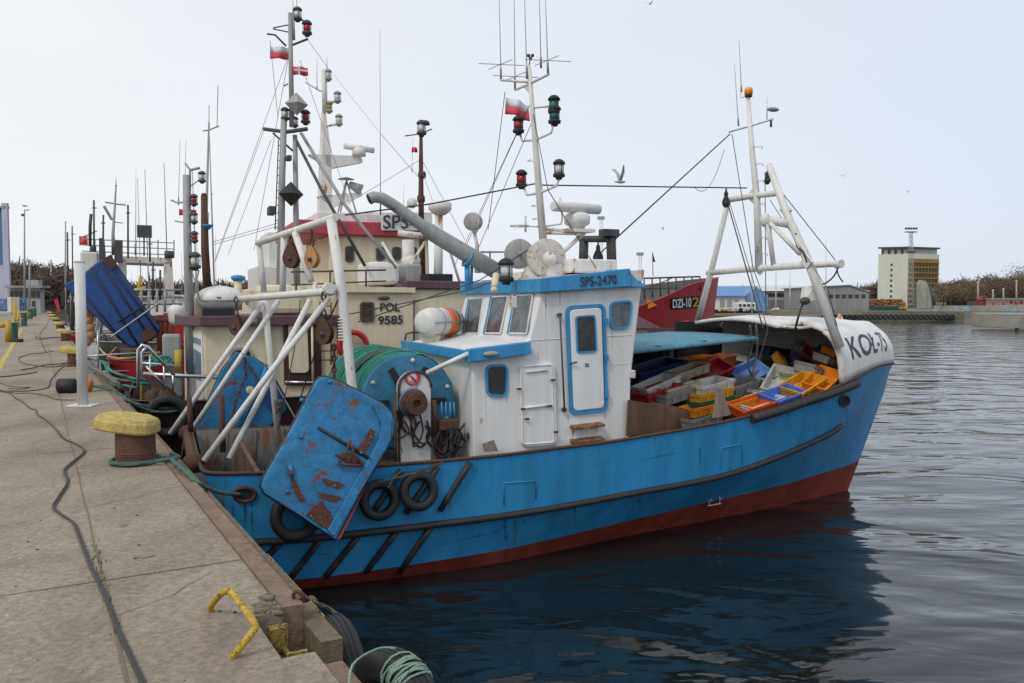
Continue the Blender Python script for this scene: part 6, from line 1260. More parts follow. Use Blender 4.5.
cable([(-3, 381), (6, 385), (18, 387), (30, 387), (20, 389), (8, 388)], .010, 'thin pale cord coiled at the left edge', mROPEG); cable([(-3, 389), (15, 393), (30, 393), (45, 395), (56, 399), (75, 400)], .010, 'thin pale cord wandering to the foot of the white post', mROPEG)
cable([(36, 336), (38, 339), (50, 338), (70, 337)], .03, 'dark bar lying across the path past the third bollard'); cable([(50, 318), (46, 326), (40, 334), (43, 345), (46, 352)], .012, 'thin reddish cord along the middle of the path', mRUST)
# weeds in the joints
m = MB()
for k in range(170):
    q = random.choice([random.uniform(4.6, 6.2), random.uniform(14, 19), random.uniform(5.5, 6.5), random.uniform(21, 34)]); p = Q(.31+random.gauss(0, .018), q, QZ)
    d = Vector((random.gauss(0, .5), random.gauss(0, .5), 1)).normalized(); s = Vector((random.uniform(-1, 1), random.uniform(-1, 1), 0)).normalized()*.0035; l = random.uniform(.012, .04)*(1+.02*q)
    m.add([p-s, p+s, p+d*l], [(0, 1, 2)])
tag(m.build('weeds', paint('weed_green', (.10, .13, .04), .9, .5, 0, scale=8), fixn=False), 'short weeds in the long joint of the quay', 'weeds', kind='stuff')
m = MB()
for k in range(260):
    n_, q_ = random.uniform(-3.5, 1.1), random.uniform(3.2, 22); p = Q(n_, q_, QZ+.002); r_ = random.uniform(.004, .014); m.ell(p, (r_, r_*random.uniform(.6, 1), r_*.4), n=6, m=4, jit=.2); m.mi[-24:] = [random.choice((0, 1))]*24
tag(m.build('grit', [flat('grit_pale', (.45, .42, .38), .9), flat('grit_dark', (.06, .05, .045), .9)]), 'small pale and dark grit scattered on the quay', 'grit', kind='stuff')
# left side fittings
def pixbox(m, x0, x1, y0, y1, d, dep): a = D(x0, y1, d); b_ = D(x1, y0, d); m.hexa([Vector((a.x, d, a.z)), Vector((b_.x, d, a.z)), Vector((b_.x, d+dep, a.z)), Vector((a.x, d+dep, a.z)), Vector((a.x, d, b_.z)), Vector((b_.x, d, b_.z)), Vector((b_.x, d+dep, b_.z)), Vector((a.x, d+dep, b_.z))])
d = 35
m = MB(); m.tube([D(-12, 325, d), D(8, 325, d)], .12, 8); m.tube([D(8, 320, d), D(8, 342, d)], .12, 8); m.tube([D(-12, 320, d), D(-12, 342, d)], .12, 8); tag(m.build('guard_rail', mYEL), 'thick yellow pipe barrier at the left edge', 'barrier')
def pillar(x0, x1, y0, y1, dd, label): 
    m = MB(); pixbox(m, x0, x1, y0, y1, dd, .3); o = m.build('supply_pillar', mGREENC, bevel=.03); tag(o, label, 'service pillar', 'dark green service pillars along the quay'); m = MB(); pixbox(m, x0-.4, x1+.4, y0-1, y0, dd-.05, .4); m.build('lid', mGREY, o)
pillar(9.5, 14, 323, 342, 36, 'nearest dark green service pillar beside the yellow barrier'); pillar(21, 24.5, 313, 328, 58, 'second dark green service pillar'); pillar(28, 31, 309, 320, 82, 'third dark green service pillar'); pillar(32.5, 35, 308, 317, 95, 'farthest dark green service pillar')
m = MB(); a = D(14, 340, 35); m.box((a.x+.15, 35, 2.12), (.35, .3, .14)); tag(m.build('black_plinth', mBLACK, bevel=.02), 'low black block at the foot of the nearest green pillar', 'block')
for x, y0, y1, dd, lb in ((15, 303, 336, 41, 'tall yellow post past the green pillar'), (18.5, 310, 328, 55, 'yellow post between the green pillars'), (27, 305, 321, 75, 'far yellow post left of the path'), (25, 308, 322, 70, 'thin yellow post beside the far one')):
    m = MB(); m.tube([D(x, y1, dd), D(x, y0, dd)], .07, 8); m.tube([D(x, (y0+y1)/2, dd), D(x+4, (y0+y1)/2, dd)], .05, 6); tag(m.build('yellow_post', mYEL), lb, 'post', 'yellow posts along the path')
m = MB(); pixbox(m, -14, 7.5, 298, 311, 60, 2.5); bx_ = m.build('blue_tank', paint('banner_blue', (.12, .22, .42), .5, .7, .3, scale=1, rustc=(.5, .5, .5), streak=False), bevel=.1); tag(bx_, 'blue and white printed container at the left picture edge', 'container'); m = MB(); pixbox(m, 7.6, 11, 297, 312, 60, 1); m.build('cream_end', mCREAM, bx_)
# buildings at left
bl_ = thing('blue_hall', 'tall blue hall with pale lilac corner at the left picture edge', 'building', tuple(D(-20, 315, 118)))
m = MB(); pixbox(m, -120, 4.5, 208, 316, 118, .8); m.build('wall', paint('hall_blue', (.06, .17, .34), .6, .2, 0, scale=.3), bl_); m = MB(); pixbox(m, 4.6, 7, 203, 316, 117.6, .4); pixbox(m, -3, 4.4, 265, 316, 117.7, .2); m.build('corner', paint('lilac', (.46, .46, .58), .6, .2, 0, scale=.3), bl_); m = MB(); pixbox(m, -120, 4.5, 205.5, 207.9, 117.5, 1.2); m.build('parapet', mGREY, bl_)
of = thing('port_office', 'low grey flat-roofed office with dark windows at the end of the quay', 'building', tuple(D(24, 312, 112)))
m = MB(); pixbox(m, 8, 40, 288, 313, 112, 1); m.build('wall', paint('office_grey', (.36, .38, .42), .7, .3, 0, scale=.3), of); m = MB(); pixbox(m, 5, 42, 285.5, 287.9, 111, 2); m.build('roof', mCONF, of); m = MB(); pixbox(m, 26, 38, 280, 285.4, 111.5, 1); m.build('roof_room', paint('office_grey', (0, 0, 0)), of)
for k in range(7):
    x = 10+k*4.4; m = MB(); pixbox(m, x, x+2.8, 291, 298, 111.9, .1); m.build('window', mGLASS, of)
    if k % 2: m = MB(); pixbox(m, x, x+2.8, 301, 308, 111.9, .1); m.build('window', mGLASS, of)
def lamp_post(x, y0, y1, dd, label, two=True):
    b_ = D(x, y1, dd); t = D(x, y0, dd); r_ = thing('lamp_post', label, 'lamp post', (b_.x, b_.y, b_.z), group='tall lamp posts'); k = dd/826
    m = MB(); m.tube([b_, t], [k*1.0, k*.6], 7); m.build('pole', mGREY, r_)
    m = MB(); m.box(t+Vector((k*2*(1 if two else 0), 0, 0)), (k*4.5, k*1.5, k*1.3) if two else (k*1.6, k, k)); m.build('lamp_head', mPLW, r_); return r_
lamp_post(24.5, 210, 318, 85, 'tall lamp post with a gull on its head at the left'); m = MB(); t_ = D(23, 215, 85); m.box(t_, (.25, .2, .25)); tag(m.build('camera_box', mDGREY), 'small dark box near the top of the left lamp post', 'camera')
lamp_post(29.5, 260, 312, 95, 'shorter pale lamp post right of the tall left one', False); lamp_post(51, 260, 300, 150, 'thin distant lamp post above the dark wood', False)
lamp_post(65.5, 222, 310, 75, 'tall thin pale mast left of the white post', False)
# dark flags and net floats by the red stern
m = MB()
for x, dd, y0, y1 in ((71, 46, 290, 330), (66, 50, 288, 326)): m.tube([D(x, y1, dd), D(x-.5, y0, dd)], .03, 5)
o = m.build('marker_pole', mWOOD); tag(o, 'dark flagged fishing marker poles leaning at the quay edge', 'marker pole')
m = MB(); dd = 46; P = [D(66.5, 303, dd), D(71, 300, dd), D(74, 306, dd), D(73, 318, dd), D(72, 331, dd), D(70, 331, dd), D(68.5, 318, dd), D(66, 310, dd)]; m.prism(P, Vector((0, .25, 0))); P = [D(60, 292, 50), D(65, 291, 50), D(65.5, 304, 50), D(61, 308, 50)]; m.prism(P, Vector((0, .15, 0))); m.build('black_cloth', mBLACK, o, bevel=.03)
m = MB(); m.prism([D(54, 300, 60), D(57, 298, 60), D(60, 312, 60), D(57.5, 312, 60)], Vector((0, .1, 0))); tag(m.build('red_board', mREDP), 'leaning red board at the sterns of the far boats', 'board')
fo = None
for k, (x, y) in enumerate(((85, 313), (86.5, 321), (85.5, 329), (87.5, 336), (86, 341), (89, 328), (90, 335))):
    c = V(x, y, 9.3)
    if fo is None:
        m = MB(); m.ell(c, (.13, .13, .14), n=12, m=8); fo = m.build('net_float', paint('float_tan', (.50, .26, .14), .7, .4, 0, scale=8)); tag(fo, 'tan ball float in the string hanging right of the white post', 'float', 'ball floats right of the white post')
    else: dup(fo, c-EZ*.14)
# clutter on the decks
def tangle(c, sx_, sy_, sz_, n, r, mat, label, cat='rope', name='rope_tangle'):
    m = MB(); c = Vector(c)
    for k in range(n):
        P = []; a = random.uniform(0, 6.28); ra = random.uniform(.4, 1)
        for j in range(random.randint(6, 10)):
            a += random.uniform(.5, 1.1); P.append(c+EU*math.cos(a)*sx_*ra+EV*math.sin(a)*sy_*ra+EZ*(random.uniform(0, 1)*sz_*(1.1-ra)))
        m.tube(catmull(P, 4), r, 5)
    tag(m.build(name, mat), label, cat)
def heap(c, sx_, sy_, sz_, n, mat, label, cat='net'):
    m = MB(); c = Vector(c)
    for k in range(n):
        a = random.uniform(0, 6.28); q = random.random()**.5; m.ell(c+EU*math.cos(a)*sx_*q*.7+EV*math.sin(a)*sy_*q*.7+EZ*sz_*(1-q)*.6, (sx_*.4, sy_*.4, sz_*.42), n=12, m=7, jit=.13)
    tag(m.build('net_heap', mat), label, cat)
mNETD = paint('dark_net', (.03, .06, .05), .95, .6, .3, scale=14, bump=1, rustc=(.12, .09, .05), streak=False); mNETO = paint('brown_net', (.13, .08, .05), .95, .6, .3, scale=14, bump=1, streak=False)
tangle(W(.4, -.9, 1.0), .5, .5, .5, 9, .012, mROPEG, 'grey rope tangle on the aft deck inside the brown boards')
tangle(W(-.25, -.5, 1.1), .3, .9, .5, 8, .012, mCABLE, 'dark rope tangle behind the stern roller')
tangle(W(.9, -1.72, 1.5), .22, .1, .28, 9, .011, paint('straw_rope', (.40, .36, .27), .9, .4, 0, scale=20, bump=.8), 'pale straw rope knotted on the near rail beside the scraped trawl board')
heap(W(.7, .6, .95), .5, .7, .5, 9, mNETD, 'dark green net heap on the aft deck of the blue boat')
tangle(V(278, 400, 1.3), .06, .05, -.35, 8, .014, mROPEG, 'grey rope coil tied to the far gantry post')
heap(W(-1.1, 5.2, 1.5), .5, .7, .7, 10, mNETO, 'brown net heap on the maroon stern'); heap(W(-.9, 11.2, 2.0), .6, 1.0, .9, 12, mNETO, 'brown net heap on the red boat stern below the dark blue board'); heap(W(-1.6, 10.6, 2.0), .5, .5, .7, 8, mNETD, 'dark net heap behind the tan floats')
tangle(W(-.7, 10.0, 2.6), .4, .3, .6, 10, .02, mREDP, 'red hose tangle on the third boat below the white round tank'); tangle(V(160, 366, 5.0), .35, .2, .35, 8, .02, paint('sea_green_rope', (0, 0, 0)), 'sea green rope coil on the rail of the maroon stern')
m = MB(); m.tube([V(178, 350, 4.9), V(178, 372, 4.9)], .07, 8); tag(m.build('yellow_tank', mYEL), 'upright yellow tube beside the grey mast on the maroon stern', 'tube')
m = MB(); a = uvz(V(171, 372, 5.3)); m.ub(a[0]-.15, a[0]+.2, 5.2, 5.6, a[2]-.5, a[2]+.75); tag(m.build('deck_cabinet', mGREY, bevel=.05), 'grey-beige upright cabinet left of the grey mast', 'cabinet')
rope([V(265, 365, 1.3), V(285, 400, .2), V(300, 425, -1.0), V(318, 448, -1.6)], .012, mROPEG, 'pale taut rope crossing behind the gantry legs down to the near rail')
rope([V(338, 300, -1.4), V(318, 345, -.9), V(300, 400, -.4), V(290, 440, 0)], .012, mCABLE, 'dark wire running down inside the gantry to the aft deck')
rope([V(300, 300, .3), V(296, 340, .2), V(278, 430, .1)], .008, mCABLE, 'thin dark line hanging inside the gantry')
m = MB()
for x, y0, y1, v_ in ((94, 245, 200, 17.5), (103, 250, 215, 17.5), (128, 258, 205, 16.5), (150, 262, 236, 15.9), (153, 300, 262, 13), (160, 300, 270, 13), (68, 300, 232, 24), (77, 300, 262, 26), (73, 300, 226, 30)): m = MB(); m.tube([V(x, y0, v_), V(x+random.uniform(-1, 1), y1, v_)], .03, 5); m.tube([V(x-2, y1+8, v_), V(x+2.5, y1+8, v_)], .018, 4); tag(m.build('whip_mast', mDGREY), 'thin dark masts among the far boats at the left', 'mast', 'thin masts among the far boats')
# flags
def flag(p, w_, h_, cols, label, droop=0, dirv=EU):
    m = MB(); n_ = 10
    for b_ in range(len(cols)):
        m.cur = b_; rows = []
        for j in range(2+1):
            f = (b_+j/2)/len(cols); rows.append([p+dirv*(w_*i/n_)-EZ*(h_*f+droop*(i/n_)**1.5)+EV*.05*math.sin(i*.9+f*1.2) for i in range(n_+1)])
        m.grid(rows)
    o = m.build('flag', cols, origin=p, solid=.004); tag(o, label, 'flag'); return o
mFW = flat('flag_white', (.72, .72, .74), .8); mFR = flat('flag_red', (.62, .07, .09), .8)
p = V(506, 97, .4); flag(p, .42, .27, [mFW, mFR], 'white and red Polish flag on the main mast of the blue boat', .10); MB()
p = V(270, 46, 6.4); flag(p, .44, .26, [mFW, mFR], 'white and red Polish flag high on the tall grey mast tower', -.02)
p = V(293, 66, 6.2); fl = flag(p, .32, .18, [mFR], 'small Danish flag, red with white cross, right of the tall grey mast'); m = MB(); m.box(p+EU*.12-EZ*.09-EV*.06, (.03, .004, .17), EU, EV); m.box(p+EU*.16-EZ*.09-EV*.06, (.30, .004, .03), EU, EV); m.build('white_cross', mFW, fl)
p = V(412, 147, 6.9); flag(p, .13, .12, [mFR], 'tiny red flag on the halyard beside the brown mast'); p = V(179, 209, 5.3); flag(p, .32, .12, [mFR], 'small red flag on the grey mast with four lamps')
p = D(79, 236, 32); flag(p, .3, .35, [mFR], 'little red flag at the left over the far boats'); 
# gulls
def gull(p, s, yaw, label, up=.4):
    r_ = thing('gull', label, 'gull', tuple(p)); X = Vector((math.cos(yaw), math.sin(yaw), 0)); Y = Vector((-math.sin(yaw), math.cos(yaw), 0))
    m = MB(); m.tube([p-X*.28*s, p-X*.12*s, p+X*.05*s, p+X*.17*s, p+X*.22*s+EZ*.02*s, p+X*.28*s], [.02*s, .055*s, .075*s, .05*s, .045*s, .008*s], 10)
    for sd in (-1, 1):
        a = [p+X*.08*s, p-X*.08*s, p-X*.06*s+Y*sd*.3*s+EZ*up*.45*s, p-X*.14*s+Y*sd*.65*s+EZ*up*.75*s, p-X*.02*s+Y*sd*.5*s+EZ*up*.72*s, p+X*.1*s+Y*sd*.27*s+EZ*up*.45*s]
        m.prism(a, EZ*.012*s)
    m.build('body', mGREY if False else paint('gull_grey', (.42, .43, .45), .8, .3, 0), r_)
gull(D(620, 182, 16), .42, .3, 'gull in flight between the two masts', .9)
gull(D(843, 176, 60), .5, 1.2, 'tiny gull high right of the fore mast'); gull(D(908, 192, 90), .5, .3, 'speck of a gull above the hotel'); gull(D(650, 4, 60), .6, .8, 'tiny gull at the top edge of the picture'); gull(D(663, 229, 60), .4, 2.8, 'faint gull left of the fore gantry leg')
gull(D(25, 206, 85), 1.0, .2, 'gull sitting on the tall left lamp post', .05)
# ================================================================ FAR SHORE
def fbox(parent, name, mat, x0, x1, y0, y1, dd, dep, bev=0): m = MB(); pixbox(m, x0, x1, y0, y1, dd, dep); return m.build(name, mat, parent, bevel=bev)
# hotel: white gable end turned left, balconied front turned right
hc_ = D(907, 302, 250); hx, hy = hc_.x, hc_.y; a1 = R(200); a2 = R(70)
hd1 = Vector((-1, .38, 0)).normalized(); hd2 = Vector((1, .42, 0)).normalized()
ht = thing('hotel', 'eight storey hotel with blank pale end wall and mustard balcony front', 'hotel', (hx, hy, 2))
top = D(907, 253.5, 250).z; w1 = 8.2; w2 = 13.0
c0_ = Vector((hx, hy, 1.9)); c1h = c0_+hd1*w1; c2h = c0_+hd2*w2; c3h = c1h+hd2*w2
m = MB(); m.prism([c0_, c1h, c3h, c2h], EZ*(top-1.9)); m.build('wall', paint('hotel_white', (.62, .64, .56), .7, .15, 0, scale=.2), ht)
m = MB(); nn = Vector((hd2.y, -hd2.x, 0)); nn = nn if nn.y < 0 else -nn
m.prism([c0_+nn*.05+hd2*.1, c2h+nn*.05-hd2*.1, c3h-hd1*0, c1h] if False else [c0_+nn*.06+hd2*.15, c2h+nn*.06-hd2*.15, c2h+nn*.02-hd2*.15, c0_+nn*.02+hd2*.15], EZ*(top-3.4)); m.build('front_panel', paint('mustard', (.34, .22, .06), .8, .5, .2, scale=.8, rustc=(.12, .05, .03), streak=False), ht)
bal = []
for fl_ in range(8):
    for k in range(9):
        p = c0_+hd2*(.9+k*1.33)+nn*.08+EZ*(1.2+fl_*1.62); wn = MB(); wn.prism([p, p+hd2*.55, p+hd2*.55+EZ*.85, p+EZ*.85], nn*.05); wn.build('window', mGLASS, ht)
m = MB()
for fl_ in range(9): m.prism([c0_+nn*.1+EZ*(.85+fl_*1.62), c2h+nn*.1+EZ*(.85+fl_*1.62), c2h+nn*.6+EZ*(.85+fl_*1.62), c0_+nn*.6+EZ*(.85+fl_*1.62)], EZ*.14)
m.build('balcony_slab', paint('balcony_ochre', (.45, .33, .14), .8, .3, 0, scale=1), ht)
m = MB(); n1 = Vector((hd1.y, -hd1.x, 0)); n1 = n1 if n1.y < 0 else -n1
for fl_ in range(8): p = c0_+hd1*4.2+n1*.03+EZ*(1.6+fl_*1.6); m.prism([p, p+hd1*.55, p+hd1*.55+EZ*.7, p+EZ*.7], n1*.04)
m.build('stair_window', mGLASS, ht)
m = MB(); m.prism([c0_+hd1*.3+hd2*.5, c1h-hd1*1+hd2*.5, c3h-hd1*1-hd2*.5, c2h+hd1*.3-hd2*.5], EZ*1.6); mm_ = [p for p in m.v]
for i in range(len(m.v)): m.v[i].z += top-1.9
m.build('top_storey', paint('hotel_grey', (.36, .36, .38), .7, .3, 0, scale=.5), ht)
m = MB(); m.prism([c0_+(c0_-c3h).normalized()*.3, c1h+(c1h-c2h).normalized()*.1, c3h, c2h+(c2h-c1h).normalized()*.3], EZ*.5)
for i in range(len(m.v)): m.v[i].z += top-1.9+1.6
m.build('roof_overhang', mDGREY, ht)
m = MB()
for k in range(4): m.box(c0_.lerp(c1h, .2+.22*k)+EZ*(top-1.9+.8)+n1*.0, (.5, .5, 1.5))
m.build('roof_pier', mRUST, ht)
lt = thing('floodlight_tower', 'lattice floodlight tower in front of the hotel', 'tower', tuple(D(911, 306, 225)))
k = 225/826; b_ = D(911, 307, 225); m = MB()
for sx_, sy_ in ((-1, -1), (1, -1), (1, 1), (-1, 1)): m.tube([b_+Vector((sx_*k*2.2, sy_*k*2, 0)), D(911, 232, 225)+Vector((sx_*k*1.1, sy_*k, 0))], k*.28, 4)
for j in range(14):
    y = 305-j*5.2; f = j/14; s_ = 2.2-1.1*f; a = D(911, y, 225); m.tube([a+Vector((-k*s_, -k*s_, 0)), D(911, y-5.2, 225)+Vector((k*s_, -k*s_, 0))], k*.2, 4); m.tube([a+Vector((-k*s_, -k*s_, 0)), a+Vector((k*s_, -k*s_, 0))], k*.2, 4)
m.build('lattice', mGREY, lt)
m = MB(); a = D(911, 232, 225); m.box(a, (k*11, k*4, k*.8)); m.box(D(911, 252, 225), (k*8, k*4, k*1.4)); m.build('platform', mDGREY, lt)
for j in range(5): m = MB(); m.box(D(906+j*2.6, 228.5, 225), (k*1.8, k*1.2, k*2)); m.build('floodlight', mDGREY, lt)
for (x, yt, dd, lb) in ((640, 255, 190, 'small floodlight tower seen between wheelhouse and fore gantry'), (601, 219, 150, 'floodlight mast rising behind the wheelhouse roof')):
    k = dd/826; r_ = thing('floodlight_tower', lb, 'tower', tuple(D(x, 303, dd))); m = MB(); m.tube([D(x-1, 306, dd), D(x-1, yt, dd)], k*.3, 4); m.tube([D(x+1.5, 306, dd), D(x+1.5, yt, dd)], k*.3, 4)
    for j in range(16): y = 303-j*(303-yt)/16; m.tube([D(x-1, y, dd), D(x+1.5, y-3, dd)], k*.2, 4)
    m.build('mast', mPLW, r_); m = MB(); m.box(D(x, yt-1, dd), (k*7, k*3, k*3)); m.build('lamp_platform', mGREY, r_)
gb = thing('harbour_building', 'dark grey four storey block right of the hotel', 'building', tuple(D(945, 306, 215)))
fbox(gb, 'wall', paint('block_grey', (.13, .12, .12), .8, .3, 0, scale=.5), 932, 947, 286.5, 308, 232, 10)
for r_ in range(4):
    for k in range(5): fbox(gb, 'window', paint('pale_pane', (.4, .42, .45), .3, .3, 0), 933.3+k*2.7, 934.8+k*2.7, 289+r_*4.4, 291.6+r_*4.4, 231.9, .1)
sl_ = thing('silo_tower', 'narrow pale ruin-like tower with sloping side in front of the hotel', 'tower', tuple(D(925, 306, 205)))
m = MB(); dd = 205; m.prism([D(919, 308, dd), D(932, 308, dd), D(930, 290, dd), D(926, 281, dd), D(921, 280, dd), D(919, 284, dd)], Vector((0, 1.2, 0))); m.build('wall', paint('tower_pale', (.44, .46, .40), .8, .6, .3, scale=.8, rustc=(.20, .24, .22)), sl_)
m = MB(); m.tube([D(930, 287, dd-1), D(935, 307, dd-1)], .3, 5); m.build('chute', mDGREY, sl_)
# log pile: hundreds of round ends, stacked
m = MB(); dd = 182; k = dd/826
for r_ in range(11):
    for c in range(34):
        x = 871.5+c*1.06+(r_ % 2)*.5; y = 309.5-r_*1.0
        lim = 872+max(0, r_-8)*1.6
        if x < lim or x > 906-max(0, r_-6)*.9 or random.random() < .03: continue
        p = D(x+random.uniform(-.15, .15), y+random.uniform(-.1, .1), dd+random.uniform(-.3, .3)); rr_ = k*.5*random.uniform(.8, 1.05)
        m.cur = random.choice((0, 0, 1, 2)); m.lathe(p, (0, 1, 0), [(rr_, 0), (rr_, 4)], 7, False)
tag(m.build('log_pile', [flat('log_tan', (.42, .22, .10), .9), flat('log_orange', (.50, .24, .09), .9), flat('log_dark', (.16, .07, .04), .9)]), 'wide stack of cut logs with pale orange ends on the far quay', 'log pile')
m = MB(); pixbox(m, 875, 903, 306, 313, 168, 3); gc_ = m.build('green_skip', mGREENC, bevel=.1); tag(gc_, 'long dark green skip in front of the log stack', 'skip'); m = MB()
for j in range(10): pixbox(m, 876+j*2.7, 876.5+j*2.7, 306.4, 312.6, 167.8, .2)
m.build('side_rib', mGREENC, gc_)
for x, lb in ((901, 'left small yellow drum on the far quay'), (904.5, 'right small yellow drum on the far quay'), (969, 'yellow mooring bollard by the pale harbour wall')): m = MB(); p = D(x, 312, 160); m.lathe((p.x, 160, 2.0), EZ, [(.3, 0), (.28, .5), (.45, .55), (.4, .7)], 12); tag(m.build('yellow_drum', mYEL), lb, 'drum')
# harbour wall with graffiti
hw = thing('harbour_wall', 'long pale concrete wall with faded blue graffiti on the far quay', 'wall', tuple(D(980, 314, 158)))
fbox(hw, 'wall', mCONF, 935, 1075, 305.5, 313.5, 158, .6)
m = MB()
for j in range(26):
    x = random.choice((955, 960, 966, 1005, 1012, 1018))+random.uniform(-3, 3); p = D(x, random.uniform(308, 311.5), 157.95); m.ell(p, (random.uniform(.2, .7), .02, random.uniform(.15, .35)), n=8, m=5, jit=.2)
m.build('graffiti', flat('graffiti_blue', (.22, .36, .48), .9), hw)
m = MB()
for j in range(46): m.tube([D(975+j*2.2, 305.5, 158.3), D(975+j*2.2, 302.3, 158.3)], .05, 4)
for y in (302.4, 304): m.tube([D(975, y, 158.3), D(1075, y, 158.3)], .05, 4)
tag(m.build('red_fence', mREDP), 'long red railing on top of the pale harbour wall', 'railing')
rb_ = thing('terminal', 'low white flat-roofed shed at the right edge behind the red railing', 'building', tuple(D(1015, 304, 175))); fbox(rb_, 'wall', mPLW, 1008, 1070, 299.5, 306, 175, 8); fbox(rb_, 'roof', mCONF, 1006, 1072, 298, 299.5, 174, 10)
for j in range(9): fbox(rb_, 'window', mGLASS, 1010+j*5, 1013+j*5, 301, 304, 174.9, .1)
for x, y0 in ((978, 282), (993, 290), (1003.5, 289), (1016.5, 281)): lamp_post(x, y0, 305, 170, {978: 'grey pole left of the small crane', 993: 'short grey pole in the middle of the right trees', 1003.5: 'short grey pole right of the middle one', 1016.5: 'tallest grey pole near the right edge'}[x], False)
cr_ = thing('dock_crane', 'small dark dockside loader by the red railing', 'crane', tuple(D(979, 306, 165))); m = MB(); pixbox(m, 975, 983, 301, 306, 165, 3); m.build('cab', mDGREY, cr_); m = MB(); m.tube([D(977, 302, 165), D(981, 297, 165), D(985, 299, 165)], .25, 5); m.build('boom', mREDP, cr_)
# warehouses
def gable(parent, name, mat, x0, x1, y_e, y_r, y_b, dd, dep, end=None, rm=None, ends=0):
    a = D(x0, y_b, dd); b_ = D(x1, y_b, dd); ze = D(x0, y_e, dd).z; zr = D(x0, y_r, dd).z; m = MB()
    m.hexa([Vector((a.x, dd, 1.9)), Vector((b_.x, dd, 1.9)), Vector((b_.x, dd+dep, 1.9)), Vector((a.x, dd+dep, 1.9)), Vector((a.x, dd, ze)), Vector((b_.x, dd, ze)), Vector((b_.x, dd+dep, ze)), Vector((a.x, dd+dep, ze))]); m.build(name, mat, parent)
    m = MB(); m.prism([Vector((a.x-.4, dd-.5, ze)), Vector((a.x-.4, dd+dep/2, zr)), Vector((a.x-.4, dd+dep+.5, ze))], Vector((b_.x-a.x+.8, 0, 0))); m.build('roof', rm or mCONF, parent)
wh = thing('warehouse', 'long grey warehouse with pale roof behind the blue shed', 'warehouse', tuple(D(800, 305, 205)))
mWH = paint('warehouse_grey', (.28, .29, .30), .7, .35, .1, scale=.4, rustc=(.14, .10, .08)); gable(wh, 'wall', mWH, 715, 868, 291, 284.5, 309, 205, 30, rm=paint('pale_roof', (.60, .61, .62), .6, .2, 0, scale=.3))
fbox(wh, 'window_band', mGLASS, 722, 862, 293.5, 296.5, 204.8, .1); fbox(wh, 'plinth', paint('warehouse_dark', (.17, .17, .18), .8, .4, 0, scale=.6), 720, 868, 300, 309, 204.7, .2)
w2_ = thing('warehouse', 'grey gabled warehouse end just left of the log stack', 'warehouse', tuple(D(845, 309, 176)))
m = MB(); dd = 176; m.prism([D(812, 310, dd), D(869, 310, dd), D(869, 292, dd), D(850, 285.5, dd), D(812, 287.5, dd)], Vector((0, 18, 0))); m.build('wall', mWH, w2_); m = MB(); m.prism([D(811, 287.8, dd-.3), D(850, 285.6, dd-.3), D(870, 292.2, dd-.3), D(870, 291.4, dd-.3), D(850, 284.6, dd-.3), D(811, 286.9, dd-.3)], Vector((0, 19, 0))); m.build('roof', mWH, w2_)
for j in range(8): fbox(w2_, 'window', mGLASS, 816+j*6.5, 820+j*6.5, 294.5, 298, 175.9, .1)
bs_ = thing('blue_shed', 'blue gabled shed with white front beside the white camper', 'shed', tuple(D(745, 309, 150)))
mSB = paint('shed_blue', (.16, .29, .50), .6, .2, 0, scale=.5); m = MB(); dd = 150; m.prism([D(745, 311, dd), D(768, 311, dd), D(768, 295, dd), D(757, 287, dd), D(745, 295.5, dd)], Vector((0, 12, 0))); m.build('gable_end', mSB, bs_)
m = MB(); m.prism([D(705, 311, dd), D(745, 311, dd), D(745, 296.5, dd), D(705, 296.5, dd)], Vector((0, 10, 0))); m.build('wall', mPLW, bs_); m = MB(); m.hexa([D(702, 296.6, dd-.5), D(746, 296.6, dd-.5), D(758, 287, dd+9), D(704, 287, dd+9), D(702, 295.8, dd-.5), D(746, 295.8, dd-.5), D(758, 286.2, dd+9), D(704, 286.2, dd+9)]); m.build('roof', paint('shed_roof_blue', (.10, .26, .50), .5, .2, 0, scale=.5), bs_)
for x in (720, 727, 734): fbox(bs_, 'door', mGREY, x, x+5, 299, 310, 149.9, .1)
cv = thing('camper_van', 'white camper van parked before the blue shed', 'camper van', tuple(D(746, 311, 140))); fbox(cv, 'body', mPLW, 737, 756, 302.5, 310, 140, 2.4, .15)
for j in range(4): fbox(cv, 'window', mGLASS, 739+j*4.2, 741.6+j*4.2, 304, 306.4, 139.9, .1)
for x in (741, 752): m = MB(); p = D(x, 309.8, 139.8); m.lathe(p, (0, 1, 0), [(.32, 0), (.32, .3)], 12); m.build('wheel', mBLACK, cv)
